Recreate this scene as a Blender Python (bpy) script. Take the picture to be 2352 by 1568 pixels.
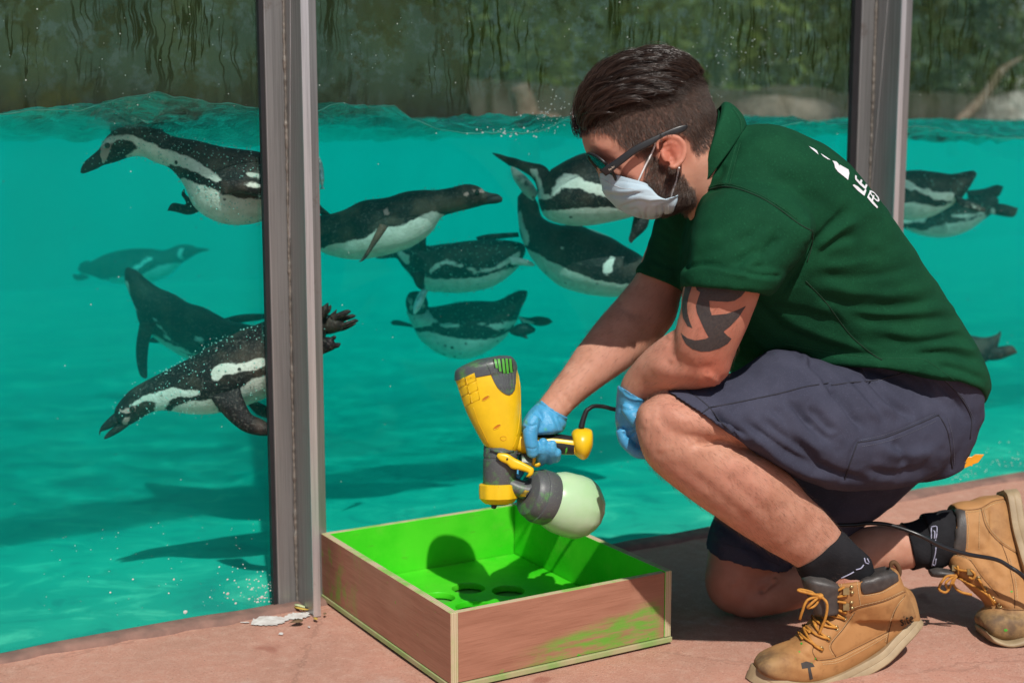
import bpy, math, random
import numpy as np
from mathutils import Vector, Matrix
from mathutils.bvhtree import BVHTree
from mathutils.geometry import delaunay_2d_cdt
for _o in list(bpy.data.objects): bpy.data.objects.remove(_o)
SC = bpy.context.scene
COL = SC.collection
R = math.radians
random.seed(7); RNG = np.random.default_rng(7)

# ------------------------------------------------------------------ camera
H, PITCH, LENS = 0.90, R(8.5), 50.0
cam_d = bpy.data.cameras.new('camera'); cam = bpy.data.objects.new('camera', cam_d); COL.objects.link(cam)
cam.location = (0, 0, H); cam.rotation_euler = (R(90) - PITCH, 0, 0)
cam_d.lens = LENS; cam_d.sensor_width = 36; cam_d.clip_start = 0.05; cam_d.clip_end = 400
cam_d.dof.use_dof = True; cam_d.dof.focus_distance = 2.32; cam_d.dof.aperture_fstop = 4.0
SC.camera = cam
# ------------------------------------------------------------------ daylight
SUN_TRAVEL = Vector((-0.13, 0.62, -0.78)).normalized()
to_sun = -SUN_TRAVEL
world = bpy.data.worlds.new('World'); SC.world = world; world.use_nodes = True
wn = world.node_tree.nodes; wl = world.node_tree.links
sky = wn.new('ShaderNodeTexSky'); sky.sky_type = 'NISHITA'; sky.sun_disc = False
sky.sun_elevation = math.asin(to_sun.z); sky.sun_rotation = math.atan2(to_sun.x, to_sun.y)
wn['Background'].inputs['Strength'].default_value = 0.075
wl.new(sky.outputs[0], wn['Background'].inputs['Color'])
sun_d = bpy.data.lights.new('sun', 'SUN'); sun_d.energy = 4.6; sun_d.angle = R(0.6); sun_d.color = (1, 0.955, 0.89)
sun = bpy.data.objects.new('sun', sun_d); COL.objects.link(sun); sun.location = (2, -6, 8)
sun.rotation_euler = SUN_TRAVEL.to_track_quat('-Z', 'Y').to_euler()
SC.view_settings.view_transform = 'Standard'; SC.view_settings.look = 'None'
SC.view_settings.exposure = -0.10; SC.view_settings.gamma = 1; SC.view_settings.use_curve_mapping = False
cy = SC.cycles
cy.use_denoising = True; cy.max_bounces = 8; cy.diffuse_bounces = 3; cy.glossy_bounces = 3
cy.transmission_bounces = 4; cy.volume_bounces = 3; cy.transparent_max_bounces = 24
cy.caustics_reflective = False; cy.caustics_refractive = False; cy.sample_clamp_indirect = 4

# ------------------------------------------------------------------ picture units -> place
F = 2352 * LENS / 36.0
SN, CS = math.sin(PITCH), math.cos(PITCH)
FWD = np.array([0, CS, -SN]); UPV = np.array([0, SN, CS]); RGT = np.array([1.0, 0, 0]); EYE = np.array([0, 0, H])
def AT(u, v, d):
    u, v, d = np.broadcast_arrays(np.asarray(u, float), np.asarray(v, float), np.asarray(d, float))
    x = (u - 1176) / F * d; y = -(v - 784) / F * d
    return EYE + x[..., None] * RGT + y[..., None] * UPV + d[..., None] * FWD
def PX(P):
    Q = np.asarray(P, float) - EYE; d = Q @ FWD
    return np.stack([1176 + F * (Q @ RGT) / d, 784 - F * (Q @ UPV) / d], -1), d
def GROUND(u, v, z=0.0):
    y = -(v - 784) / F
    return AT(u, v, (H - z) / (SN - y * CS))
_g0 = GROUND(0, 1503); _g1 = GROUND(2352, 1085)
G0 = _g0.copy(); GT = (_g1 - _g0) / np.linalg.norm(_g1 - _g0); GN = np.array([-GT[1], GT[0], 0])
GANG = math.atan2(GT[1], GT[0])
def GW(s, off, z):            # along the glass line, into the pool, up
    s, off, z = np.broadcast_arrays(np.asarray(s, float), np.asarray(off, float), np.asarray(z, float))
    return G0 + s[..., None] * GT + off[..., None] * GN + np.stack([0 * z, 0 * z, z], -1)
def GS(u, v, off=0.0):        # picture point -> (s, z) on the plane parallel to the glass
    r = AT(u, v, 1.0) - EYE
    k = ((G0 + off * GN - EYE) @ GN) / (r @ GN)
    p = EYE + r * k
    return float((p - G0) @ GT), float(p[2])
def crop(x0, y0, x1, y1, w):
    k = (x1 - x0) / w * 0.91875
    return lambda cx, cy: (x0 * 0.91875 + cx * k, y0 * 0.91875 + cy * k)
def crpts(f, pts): return [f(*p) for p in pts]

# ------------------------------------------------------------------ numeric helpers
def _hash(i, j, k, seed):
    n = (i * 374761393 + j * 668265263 + k * 2147483647 + seed * 1274126177) & 0xffffffff
    n = ((n ^ (n >> 13)) * 1274126177) & 0xffffffff
    return ((n ^ (n >> 16)) & 0xffff) / 65535.0
def vnoise(P, scale=1.0, seed=0):
    P = np.asarray(P, float) * scale; I = np.floor(P).astype(np.int64); f = P - I; f = f * f * (3 - 2 * f)
    out = 0
    for a in (0, 1):
        for b in (0, 1):
            for c in (0, 1):
                w = (f[..., 0] if a else 1 - f[..., 0]) * (f[..., 1] if b else 1 - f[..., 1]) * (f[..., 2] if c else 1 - f[..., 2])
                out = out + w * _hash(I[..., 0] + a, I[..., 1] + b, I[..., 2] + c, seed)
    return out * 2 - 1
def smooth01(x): x = np.clip(x, 0, 1); return x * x * (3 - 2 * x)
def cr(P, n):
    P = np.asarray(P, float)
    if len(P) < 3:
        t = np.linspace(0, 1, n * (len(P) - 1) + 1)[:, None]; return P[0] * (1 - t) + P[-1] * t
    Q = np.vstack([2 * P[0] - P[1], P, 2 * P[-1] - P[-2]]); out = []
    for i in range(len(P) - 1):
        p0, p1, p2, p3 = Q[i:i + 4]
        for j in range(n):
            t = j / n
            out.append(.5 * (2 * p1 + (p2 - p0) * t + (2 * p0 - 5 * p1 + 4 * p2 - p3) * t * t + (3 * p1 - p0 - 3 * p2 + p3) * t ** 3))
    out.append(P[-1]); return np.array(out)
def tubefaces(nr, na, closed=True, off=0):
    i = np.arange(nr - 1)[:, None]; j = np.arange(na if closed else na - 1)[None, :]; j2 = (j + 1) % na
    a = i * na + j; b = i * na + j2
    return (np.stack([a, b, b + na, a + na], -1).reshape(-1, 4) + off).tolist()
def join(*ms):
    V, Fc, o = [], [], 0
    for v, f in ms:
        v = np.asarray(v, float); V.append(v); Fc += [[x + o for x in q] for q in f]; o += len(v)
    return np.vstack(V), Fc
# a body drawn by pairs of opposite outline points: (u0,v0,u1,v1,distance,half thickness)
def loft(rings, nb=6, na=32, ex=2.0, cap0=0.0, cap1=0.0):
    Rg = cr([r if len(r) == 7 else (*r, 0.0) for r in rings], nb)
    p0 = AT(Rg[:, 0], Rg[:, 1], Rg[:, 4]); p1 = AT(Rg[:, 2], Rg[:, 3], Rg[:, 4])
    c = (p0 + p1) / 2; a = (p1 - p0) / 2; b = np.maximum(Rg[:, 5], 1e-4)[:, None] * FWD - (Rg[:, 6] / F * Rg[:, 4])[:, None] * UPV
    ph = np.linspace(0, 2 * np.pi, na, endpoint=False)
    co, si = np.cos(ph), np.sin(ph)
    co = np.sign(co) * np.abs(co) ** (2 / ex); si = np.sign(si) * np.abs(si) ** (2 / ex)
    V = c[:, None] + a[:, None] * co[None, :, None] + b[:, None] * si[None, :, None]
    n = len(c); V = V.reshape(-1, 3); Fc = tubefaces(n, na)
    ax0 = c[0] - c[min(2, n - 1)]; ax0 /= np.linalg.norm(ax0) + 1e-9
    ax1 = c[-1] - c[max(-3, -n)]; ax1 /= np.linalg.norm(ax1) + 1e-9
    V = np.vstack([V, c[0] + ax0 * cap0, c[-1] + ax1 * cap1])
    for j in range(na):
        j2 = (j + 1) % na
        Fc.append([n * na, j2, j]); Fc.append([n * na + 1, (n - 1) * na + j, (n - 1) * na + j2])
    return V, Fc
def autot(rings, d, k=0.95):     # rings without thickness: as thick as they are tall
    return [(a, b, c_, e, d, k * 0.5 * math.hypot(c_ - a, e - b) / F * d) for a, b, c_, e in rings]
def ball(u, v, ru, rv, d, t, n=20, ang=0.0):
    c = AT(u, v, d); ca, sa = math.cos(ang), math.sin(ang)
    e1 = (RGT * ca - UPV * sa) * ru / F * d; e2 = (RGT * sa + UPV * ca) * rv / F * d
    th = np.linspace(0, np.pi, n); ph = np.linspace(0, 2 * np.pi, 2 * n, endpoint=False)
    V = c + (np.sin(th)[:, None, None] * np.cos(ph)[None, :, None] * e1 + np.cos(th)[:, None, None] * e2 + np.sin(th)[:, None, None] * np.sin(ph)[None, :, None] * FWD * t)
    return V.reshape(-1, 3), tubefaces(n, 2 * n)
def tube(P, r, na=8, n=4, taper=None):
    P = cr(np.asarray(P, float), n) if n > 1 else np.asarray(P, float)
    k = len(P); T = np.gradient(P, axis=0); T /= np.linalg.norm(T, axis=1)[:, None] + 1e-12
    ref = np.array([0.13, 0.31, 0.94]); N = np.cross(T, ref)
    bad = np.linalg.norm(N, axis=1) < 0.15
    N[bad] = np.cross(T[bad], np.array([1, 0.1, 0])); N /= np.linalg.norm(N, axis=1)[:, None]
    B = np.cross(T, N)
    rr = np.full(k, r, float) if np.isscalar(r) else np.interp(np.linspace(0, 1, k), np.linspace(0, 1, len(r)), r)
    ph = np.linspace(0, 2 * np.pi, na, endpoint=False)
    V = P[:, None] + rr[:, None, None] * (np.cos(ph)[None, :, None] * N[:, None] + np.sin(ph)[None, :, None] * B[:, None])
    V = V.reshape(-1, 3); Fc = tubefaces(k, na); Fc.append(list(range(na))[::-1]); Fc.append([(k - 1) * na + j for j in range(na)])
    return V, Fc
def revolve(p0, p1, prof, na=40, sq=None):
    p0, p1 = np.asarray(p0, float), np.asarray(p1, float); ax = p1 - p0; L = np.linalg.norm(ax); ax = ax / L
    e1 = np.cross(ax, [0.2, 0.3, 0.93]); e1 /= np.linalg.norm(e1); e2 = np.cross(ax, e1)
    ph = np.linspace(0, 2 * np.pi, na, endpoint=False); V = []
    for f, r in prof:
        rr = r if sq is None else r * (1 + sq * np.cos(ph * 10))
        V.append(p0 + ax * L * f + (np.cos(ph) * rr)[:, None] * e1 + (np.sin(ph) * rr)[:, None] * e2)
    V = np.vstack(V); n = len(prof); Fc = tubefaces(n, na)
    Fc.append(list(range(na))[::-1]); Fc.append([(n - 1) * na + j for j in range(na)])
    return V, Fc
def box(c, ex, ey, ez, bev=0.0):     # centre and three half-axis vectors
    c, ex, ey, ez = [np.asarray(q, float) for q in (c, ex, ey, ez)]
    V, Fc = [], []
    S = [(-1, -1, -1), (1, -1, -1), (1, 1, -1), (-1, 1, -1), (-1, -1, 1), (1, -1, 1), (1, 1, 1), (-1, 1, 1)]
    V = np.array([c + a * ex + b * ey + e * ez for a, b, e in S])
    return V, [[0, 3, 2, 1], [4, 5, 6, 7], [0, 1, 5, 4], [1, 2, 6, 5], [2, 3, 7, 6], [3, 0, 4, 7]]
def segdist(Q, P):     # distance of points Q (n,2) to a polyline P
    P = np.asarray(P, float); best = np.full(len(Q), 1e9)
    for a, b in zip(P[:-1], P[1:]):
        ab = b - a; t = np.clip(((Q - a) @ ab) / (ab @ ab + 1e-12), 0, 1)
        best = np.minimum(best, np.hypot(*(Q - a - t[:, None] * ab).T))
    return best
def inside(Q, P):
    P = np.asarray(P, float); x, y = Q[:, 0], Q[:, 1]; r = np.zeros(len(Q), bool)
    for (x1, y1), (x2, y2) in zip(P, np.roll(P, -1, 0)):
        c = ((y1 > y) != (y2 > y)) & (x < (x2 - x1) * (y - y1) / ((y2 - y1) if y2 != y1 else 1e-9) + x1)
        r ^= c
    return r
def sdf(Q, polys):     # signed distance in picture units, positive inside
    best = np.full(len(Q), -1e3)
    for P in polys:
        P = np.asarray(P, float); d = segdist(Q, np.vstack([P, P[:1]]))
        best = np.maximum(best, np.where(inside(Q, P), d, -d))
    return best

# ------------------------------------------------------------------ objects
BASE = {}
def tag(o, label=None, cat=None, group=None, kind=None):
    for k, v in (('label', label), ('category', cat), ('group', group), ('kind', kind)):
        if v: o[k] = v
    return o
def thing(name, loc, label, cat, group=None):
    o = bpy.data.objects.new(name, None); COL.objects.link(o); o.location = [float(x) for x in loc]
    o.empty_display_size = 0.05; BASE[o] = np.array(loc, float); return tag(o, label, cat, group)
def put(name, vf, mat, parent=None, smooth=True, mats=None, midx=None, auto=None):
    V, Fc = vf; V = np.asarray(V, float)
    b = BASE[parent] if parent is not None else np.zeros(3)
    me = bpy.data.meshes.new(name); me.from_pydata((V - b).tolist(), [], Fc)
    for m in (mats or [mat]): me.materials.append(m)
    if midx is not None: me.polygons.foreach_set('material_index', np.asarray(midx, np.int32))
    me.polygons.foreach_set('use_smooth', np.full(len(me.polygons), smooth))
    me.validate(); me.update()
    if auto is not None:
        import bmesh
        bm = bmesh.new(); bm.from_mesh(me)
        bmesh.ops.recalc_face_normals(bm, faces=bm.faces)
        for e in bm.edges:
            if len(e.link_faces) == 2 and e.calc_face_angle(0) > auto: e.smooth = False
        bm.to_mesh(me); bm.free()
    o = bpy.data.objects.new(name, me); COL.objects.link(o)
    if parent is not None: o.parent = parent; BASE[o] = b
    if 'stitching' in name: o['kind'] = 'stuff'
    return o
def vattr(o, name, vals):
    a = o.data.attributes.new(name, 'FLOAT', 'POINT'); a.data.foreach_set('value', np.asarray(vals, np.float32))
def bevel(o, w, seg=2):
    m = o.modifiers.new('bevel', 'BEVEL'); m.width = w; m.segments = seg; m.limit_method = 'ANGLE'; m.angle_limit = R(35); return o
def solid(o, t, off=-1):
    m = o.modifiers.new('solidify', 'SOLIDIFY'); m.thickness = t; m.offset = off; return o
def remesh(vf, vox, it=6, w=None):
    V, Fc = vf
    me = bpy.data.meshes.new('tmp'); me.from_pydata(np.asarray(V).tolist(), [], Fc); me.update()
    o = bpy.data.objects.new('tmp', me); COL.objects.link(o)
    m = o.modifiers.new('r', 'REMESH'); m.mode = 'VOXEL'; m.voxel_size = vox; m.adaptivity = 0
    dg = bpy.context.evaluated_depsgraph_get(); me2 = bpy.data.meshes.new_from_object(o.evaluated_get(dg))
    n = len(me2.vertices); V = np.empty(n * 3); me2.vertices.foreach_get('co', V); V = V.reshape(-1, 3)
    Fc = [list(p.vertices) for p in me2.polygons]
    bpy.data.objects.remove(o); bpy.data.meshes.remove(me); bpy.data.meshes.remove(me2)
    return lap(V, Fc, it, w), Fc
def edges_of(Fc):
    a = np.concatenate([np.stack([np.asarray(q), np.roll(np.asarray(q), -1)], 1) for q in (np.array([f for f in Fc if len(f) == k]).T for k in (3, 4)) if q.size] if False else
        [np.stack([A, np.roll(A, -1, 1)], -1).reshape(-1, 2) for A in (np.array([f for f in Fc if len(f) == k]) for k in (3, 4)) if A.size])
    return np.unique(np.sort(a, 1), axis=0)
def lap(V, Fc, it, w=None, lam=0.5):
    if it <= 0: return V
    E = edges_of(Fc); n = len(V); deg = np.bincount(E.ravel(), minlength=n).astype(float); deg[deg == 0] = 1
    ww = 1.0 if w is None else (w(V) if callable(w) else w)
    ww = np.broadcast_to(ww, n)[:, None]
    for _ in range(it):
        S = np.stack([np.bincount(E[:, 0], V[E[:, 1], k], n) + np.bincount(E[:, 1], V[E[:, 0], k], n) for k in range(3)], 1)
        V = V + lam * ww * (S / deg[:, None] - V)
    return V
def normals(V, Fc):
    N = np.zeros_like(V)
    for k in (3, 4):
        A = np.array([f for f in Fc if len(f) == k])
        if not A.size: continue
        n = np.cross(V[A[:, 2]] - V[A[:, 0]], (V[A[:, 3]] if k == 4 else V[A[:, 1]]) - (V[A[:, 1]] if k == 4 else V[A[:, 0]]))
        if k == 3: n = np.cross(V[A[:, 1]] - V[A[:, 0]], V[A[:, 2]] - V[A[:, 0]])
        for c in range(k):
            for x in range(3): N[:, x] += np.bincount(A[:, c], n[:, x], len(V))
    return N / (np.linalg.norm(N, axis=1)[:, None] + 1e-12)
def creases(vf, lst, near=None):     # ridges (+) and valleys (-) along drawn lines: (points, width, height m)
    V, Fc = vf; N = normals(V, Fc); q, d = PX(V); D = np.zeros(len(V))
    facing = ((V - EYE) * N).sum(1) < 0
    for pts, wd, h in lst:
        P = cr(np.asarray(pts, float), 5) if len(pts) > 2 else np.asarray(pts, float)
        sel = (q[:, 0] > P[:, 0].min() - 3 * wd) & (q[:, 0] < P[:, 0].max() + 3 * wd) & (q[:, 1] > P[:, 1].min() - 3 * wd) & (q[:, 1] < P[:, 1].max() + 3 * wd) & facing
        idx = np.where(sel)[0]
        if not len(idx): continue
        ds = segdist(q[idx], P)
        L = np.linalg.norm(np.diff(P, axis=0), axis=1).sum()
        e = np.minimum(np.hypot(*(q[idx] - P[0]).T), np.hypot(*(q[idx] - P[-1]).T))
        fade = smooth01(e / (0.3 * L) + 0.15) if wd > 4 else 1.0
        D[idx] += h * np.exp(-(ds / wd) ** 2) * fade
    return V + N * D[:, None], Fc
def BVH(vf): return BVHTree.FromPolygons([tuple(v) for v in vf[0]], [tuple(f) for f in vf[1]])
def hit(bvh, u, v, off=0.0, d0=None):
    p = AT(u, v, 1.0); r = Vector(p - EYE).normalized()
    loc, nor, _, _ = bvh.ray_cast(Vector(EYE), r)
    if loc is None:
        loc, nor, _, _ = bvh.find_nearest(Vector(AT(u, v, d0 if d0 else 2.4)))
    if nor.dot(r) > 0: nor = -nor
    return np.array(loc + nor * off)
def onsurf(bvh, pts, off=0.0, n=5, d0=None):
    P = cr(np.asarray(pts, float), n) if n > 1 else np.asarray(pts, float)
    return np.array([hit(bvh, u, v, off, d0) for u, v in P])
def seam(bvh, pts, r=0.0008, off=0.0004, d0=None, n=5): return tube(onsurf(bvh, pts, off, n, d0), r, 5, 1)
def stitches(bvh, pts, r=0.0006, off=0.0006, step=5.0, dash=0.6):
    P = cr(np.asarray(pts, float), 8); L = np.r_[0, np.cumsum(np.linalg.norm(np.diff(P, axis=0), axis=1))]; ms = []
    for s in np.arange(0, L[-1] - step, step):
        q = [[np.interp(x, L, P[:, k]) for k in (0, 1)] for x in (s, s + step * dash)]
        ms.append(tube(onsurf(bvh, q, off, 1), r, 4, 1))
    return join(*ms)
def decal(bvh, poly, off=0.0006, sp=5.0, d0=None, rnd=True):
    P = np.asarray(poly, float); B = []
    for a, b in zip(P, np.roll(P, -1, 0)):
        k = max(1, int(np.hypot(*(b - a)) / sp)); B += [a + (b - a) * i / k for i in range(k)]
    B = np.array(B); xs = np.arange(B[:, 0].min(), B[:, 0].max(), sp); ys = np.arange(B[:, 1].min(), B[:, 1].max(), sp)
    Gd = np.stack(np.meshgrid(xs, ys), -1).reshape(-1, 2)
    if len(Gd): Gd = Gd[inside(Gd, P)]
    if len(Gd): Gd = Gd[segdist(Gd, np.vstack([B, B[:1]])) > sp * 0.45]
    allp = np.vstack([B, Gd]) if len(Gd) else B
    r = delaunay_2d_cdt([Vector(p) for p in allp], [], [list(range(len(B)))], 1, 1e-4)
    V = np.array([hit(bvh, p.x, p.y, off, d0) for p in r[0]])
    return V, [list(f) for f in r[2]]
_txt = {}
def textpoly(s):     # flat letters as (verts2d, faces)
    cu = bpy.data.curves.new('t', 'FONT'); cu.body = s; cu.resolution_u = 3
    o = bpy.data.objects.new('t', cu); COL.objects.link(o)
    dg = bpy.context.evaluated_depsgraph_get(); me = bpy.data.meshes.new_from_object(o.evaluated_get(dg))
    V = np.array([v.co[:2] for v in me.vertices]); Fc = [list(p.vertices) for p in me.polygons]
    bpy.data.objects.remove(o); bpy.data.meshes.remove(me); bpy.data.curves.remove(cu)
    return V, Fc
def textdecal(bvh, s, org, ex, ey, off=0.0006, d0=None, bold=0.0):
    V, Fc = textpoly(s); org, ex, ey = [np.asarray(q, float) for q in (org, ex, ey)]
    Q = org + V[:, :1] * ex + V[:, 1:] * ey
    return np.array([hit(bvh, u, v, off, d0) for u, v in Q]), Fc

# ------------------------------------------------------------------ materials
class NT:
    def __init__(s, name, disp=False):
        s.m = bpy.data.materials.new(name); s.m.use_nodes = True; s.t = s.m.node_tree; s.n = s.t.nodes; s.l = s.t.links
        s.b = s.n['Principled BSDF']; s.out = s.n['Material Output']; s._tc = None
    def node(s, ty, **kw):
        x = s.n.new(ty)
        for k, v in kw.items():
            if k in x.inputs: s.put(x.inputs[k], v)
            else: setattr(x, k, v)
        return x
    def put(s, inp, v):
        if hasattr(v, 'is_output') or isinstance(v, bpy.types.NodeSocket): s.l.new(v, inp)
        else:
            if isinstance(v, (tuple, list)) and len(v) == 3 and len(inp.default_value) == 4: v = (*v, 1)
            inp.default_value = v
    def co(s, which='Object'):
        if s._tc is None: s._tc = s.n.new('ShaderNodeTexCoord')
        return s._tc.outputs[which]
    def map(s, scale=(1, 1, 1), vec=None, loc=(0, 0, 0), rot=(0, 0, 0)):
        x = s.n.new('ShaderNodeMapping'); s.l.new(vec or s.co(), x.inputs[0]); x.inputs['Scale'].default_value = scale
        x.inputs['Location'].default_value = loc; x.inputs['Rotation'].default_value = rot; return x.outputs[0]
    def noise(s, scale, detail=4, rough=0.55, vec=None, dist=0.0):
        x = s.n.new('ShaderNodeTexNoise'); s.l.new(vec or s.co(), x.inputs['Vector']); x.inputs['Scale'].default_value = scale
        x.inputs['Detail'].default_value = detail; x.inputs['Roughness'].default_value = rough; x.inputs['Distortion'].default_value = dist
        return x.outputs[0]
    def voro(s, scale, vec=None, feat='F1', out=0):
        x = s.n.new('ShaderNodeTexVoronoi'); s.l.new(vec or s.co(), x.inputs['Vector']); x.inputs['Scale'].default_value = scale; x.feature = feat
        return x.outputs[out]
    def ramp(s, f, a, b, lo=0.0, hi=1.0):
        x = s.n.new('ShaderNodeMapRange'); x.interpolation_type = 'SMOOTHSTEP'; s.put(x.inputs[0], f)
        for i, v in zip((1, 2, 3, 4), (a, b, lo, hi)): x.inputs[i].default_value = v
        return x.outputs[0]
    def math(s, op, a, b=0.0, clamp=False):
        x = s.n.new('ShaderNodeMath'); x.operation = op; x.use_clamp = clamp; s.put(x.inputs[0], a); s.put(x.inputs[1], b); return x.outputs[0]
    def mix(s, f, a, b, mode='MIX'):
        x = s.n.new('ShaderNodeMix'); x.data_type = 'RGBA'; x.blend_type = mode; s.put(x.inputs[0], f); s.put(x.inputs[6], a); s.put(x.inputs[7], b); return x.outputs[2]
    def attr(s, name):
        x = s.n.new('ShaderNodeAttribute'); x.attribute_name = name; return x.outputs['Fac']
    def sep(s, vec=None):
        x = s.n.new('ShaderNodeSeparateXYZ'); s.l.new(vec or s.co(), x.inputs[0]); return x.outputs
    def bump(s, h, st=0.3, dist=0.002, prev=None):
        x = s.n.new('ShaderNodeBump'); s.put(x.inputs['Height'], h); x.inputs['Strength'].default_value = st; x.inputs['Distance'].default_value = dist
        if prev is not None: s.l.new(prev, x.inputs['Normal'])
        s.l.new(x.outputs[0], s.b.inputs['Normal']); return x.outputs[0]
    def set(s, **kw):
        mp = dict(col='Base Color', rough='Roughness', spec='Specular IOR Level', metal='Metallic', sss='Subsurface Weight', sheen='Sheen Weight', coat='Coat Weight', alpha='Alpha', trans='Transmission Weight')
        for k, v in kw.items(): s.put(s.b.inputs[mp[k]], v)
        return s
def simple(name, col, rough=0.5, spec=0.5, metal=0.0, var=0.15, vscale=30, bscale=0, bst=0.2, bd=0.001, coat=0.0, col2=None):
    m = NT(name); n = m.noise(vscale, 5)
    c2 = col2 or tuple(x * (1 - var) for x in col); c1 = col if col2 else tuple(min(1, x * (1 + var)) for x in col)
    m.set(col=m.mix(m.ramp(n, .3, .7), c1, c2), rough=rough, spec=spec, metal=metal, coat=coat)
    if bscale: m.bump(m.noise(bscale, 4), bst, bd)
    return m.m
# ================================================================== SETTING
# ---- materials of the place
def m_ground():
    m = NT('pink_concrete'); n1 = m.noise(2.2, 6, .6); n2 = m.noise(40, 5, .6); n3 = m.noise(240, 4, .7); v = m.voro(150)
    c = m.mix(m.ramp(n1, .35, .68), (.54, .270, .195), (.43, .228, .165))
    c = m.mix(m.math('MULTIPLY', m.ramp(n2, .42, .75), .55), c, (.58, .36, .275))
    c = m.mix(m.math('MULTIPLY', m.ramp(n3, .56, .70), .6), c, (.66, .44, .34)); c = m.mix(m.math('MULTIPLY', m.ramp(n3, .44, .32), .55), c, (.25, .12, .085))
    c = m.mix(m.math('MULTIPLY', m.ramp(v, .16, .08), m.ramp(m.noise(90, 2), .5, .62)), c, (.13, .09, .075))
    st = m.noise(7, 3, .5, dist=.6); c = m.mix(m.math('MULTIPLY', m.ramp(st, .63, .72), .55), c, (.26, .075, .05))
    st2 = m.noise(5.2, 4, .6, vec=m.map((1, 1, 1), loc=(3, 1, 0))); c = m.mix(m.math('MULTIPLY', m.ramp(st2, .60, .72), .45), c, (.60, .50, .43))
    ck = m.voro(.9, vec=m.map((1, 1, 1), loc=(.3, .7, 0)), feat='DISTANCE_TO_EDGE'); wv = m.math('ADD', ck, m.math('MULTIPLY', m.math('SUBTRACT', m.noise(5, 5, .7), .5), .10)); c = m.mix(m.math('MULTIPLY', m.ramp(m.math('ABSOLUTE', wv), .0032, .0010), .20), c, (.12, .07, .05))
    m.set(col=c, rough=.88, spec=.25)
    b = m.bump(m.noise(9, 4), .25, .01); m.bump(n3, .8, .003, b); return m.m
MAT_GROUND = m_ground()
def m_steel(name, col, rough):
    m = NT(name); z = m.map((60, 60, 1.2)); n = m.noise(3.0, 6, .7, vec=z); n2 = m.noise(14, 5, .65)
    c = m.mix(m.ramp(n, .35, .7), col, tuple(x * .72 for x in col)); c = m.mix(m.ramp(n2, .62, .8), c, tuple(x * y for x, y in zip(col, (.55, .45, .38))))
    m.set(col=c, metal=.7, rough=rough, spec=.5); m.bump(n, .12, .001); return m.m
MAT_STEEL = m_steel('brushed_steel', (.345, .345, .340), .38)
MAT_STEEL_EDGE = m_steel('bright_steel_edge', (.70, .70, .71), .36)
MAT_WELD = simple('weld_bead', (.20, .18, .155), .5, metal=.45, var=.35, vscale=90, bscale=300, bst=.6)
MAT_RUBBER = simple('black_rubber', (.012, .012, .014), .55, bscale=250, bst=.3)
MAT_TEAL = None
def m_teal():
    m = NT('teal_paint_light_dapples'); n = m.noise(1.4, 5); n2 = m.noise(9, 4)
    st = m.noise(3.0, 5, .6, vec=m.map((1, 1, 1), vec=m.map((1.9, 2.7, 1), rot=(0, 0, -.55))), dist=.9)  # blotches put caustic light dapples into the patchy floor colour
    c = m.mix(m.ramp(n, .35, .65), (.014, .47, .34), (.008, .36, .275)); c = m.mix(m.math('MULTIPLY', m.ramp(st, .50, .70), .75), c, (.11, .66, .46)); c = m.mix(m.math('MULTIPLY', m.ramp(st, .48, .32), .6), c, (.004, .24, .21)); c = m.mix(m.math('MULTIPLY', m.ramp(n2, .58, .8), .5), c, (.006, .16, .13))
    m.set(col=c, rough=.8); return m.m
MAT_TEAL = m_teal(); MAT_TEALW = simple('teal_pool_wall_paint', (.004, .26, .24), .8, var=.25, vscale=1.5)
def m_conc(name, k):
    m = NT(name); n = m.noise(3, 6, .65); n2 = m.noise(18, 5, .6); dr = m.noise(5, 4, .6, vec=m.map((3, 3, .25)))
    c = m.mix(m.ramp(n, .35, .65), (.24, .22, .19), (.13, .125, .10)); c = m.mix(m.ramp(dr, .48, .66), c, (.05, .058, .025)); c = m.mix(m.ramp(n2, .6, .75), c, (.30, .27, .23))
    m.set(col=m.mix(1.0, c, k, 'MULTIPLY'), rough=.9); m.bump(n2, .5, .02); return m.m
MAT_CONC = m_conc('grey_concrete', (.36, .36, .31, 1)); MAT_MOSS_SHADE = m_conc('shade_toned_mossy_rock', (.06, .10, .055, 1))  # mossy copy is toned down to put shade into the rock colour
MAT_ROCK = simple('weathered_rock', (.22, .19, .15), .9, col2=(.09, .085, .065), vscale=5, bscale=14, bst=.8, bd=.03)

# ---- ground on the visitors' side, one sheet to the horizon
fr = -GN
g_near = []
def sheet_ground():
    ss = np.r_[np.linspace(-60, -2, 12), np.linspace(-1.9, 5, 60), np.linspace(6, 80, 12)]
    oo = np.r_[np.linspace(-.012, -2.2, 40), np.linspace(-2.6, -8, 8), np.array([-20, -60.])]
    S, O = np.meshgrid(ss, oo, indexing='ij'); Z = vnoise(np.stack([S * 3, O * 3, 0 * S], -1), 1, 3) * .003 * (np.abs(O) < 3)
    Z = Z * smooth01((-O - .03) / .1)
    V = GW(S, O, Z - .0015).reshape(-1, 3); return V, tubefaces(len(ss), len(oo), False)
gv, gf = sheet_ground()
gq, gd = PX(gv)
tag(put('ground', (gv, [q[::-1] for q in gf]), MAT_GROUND), kind='structure')
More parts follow.
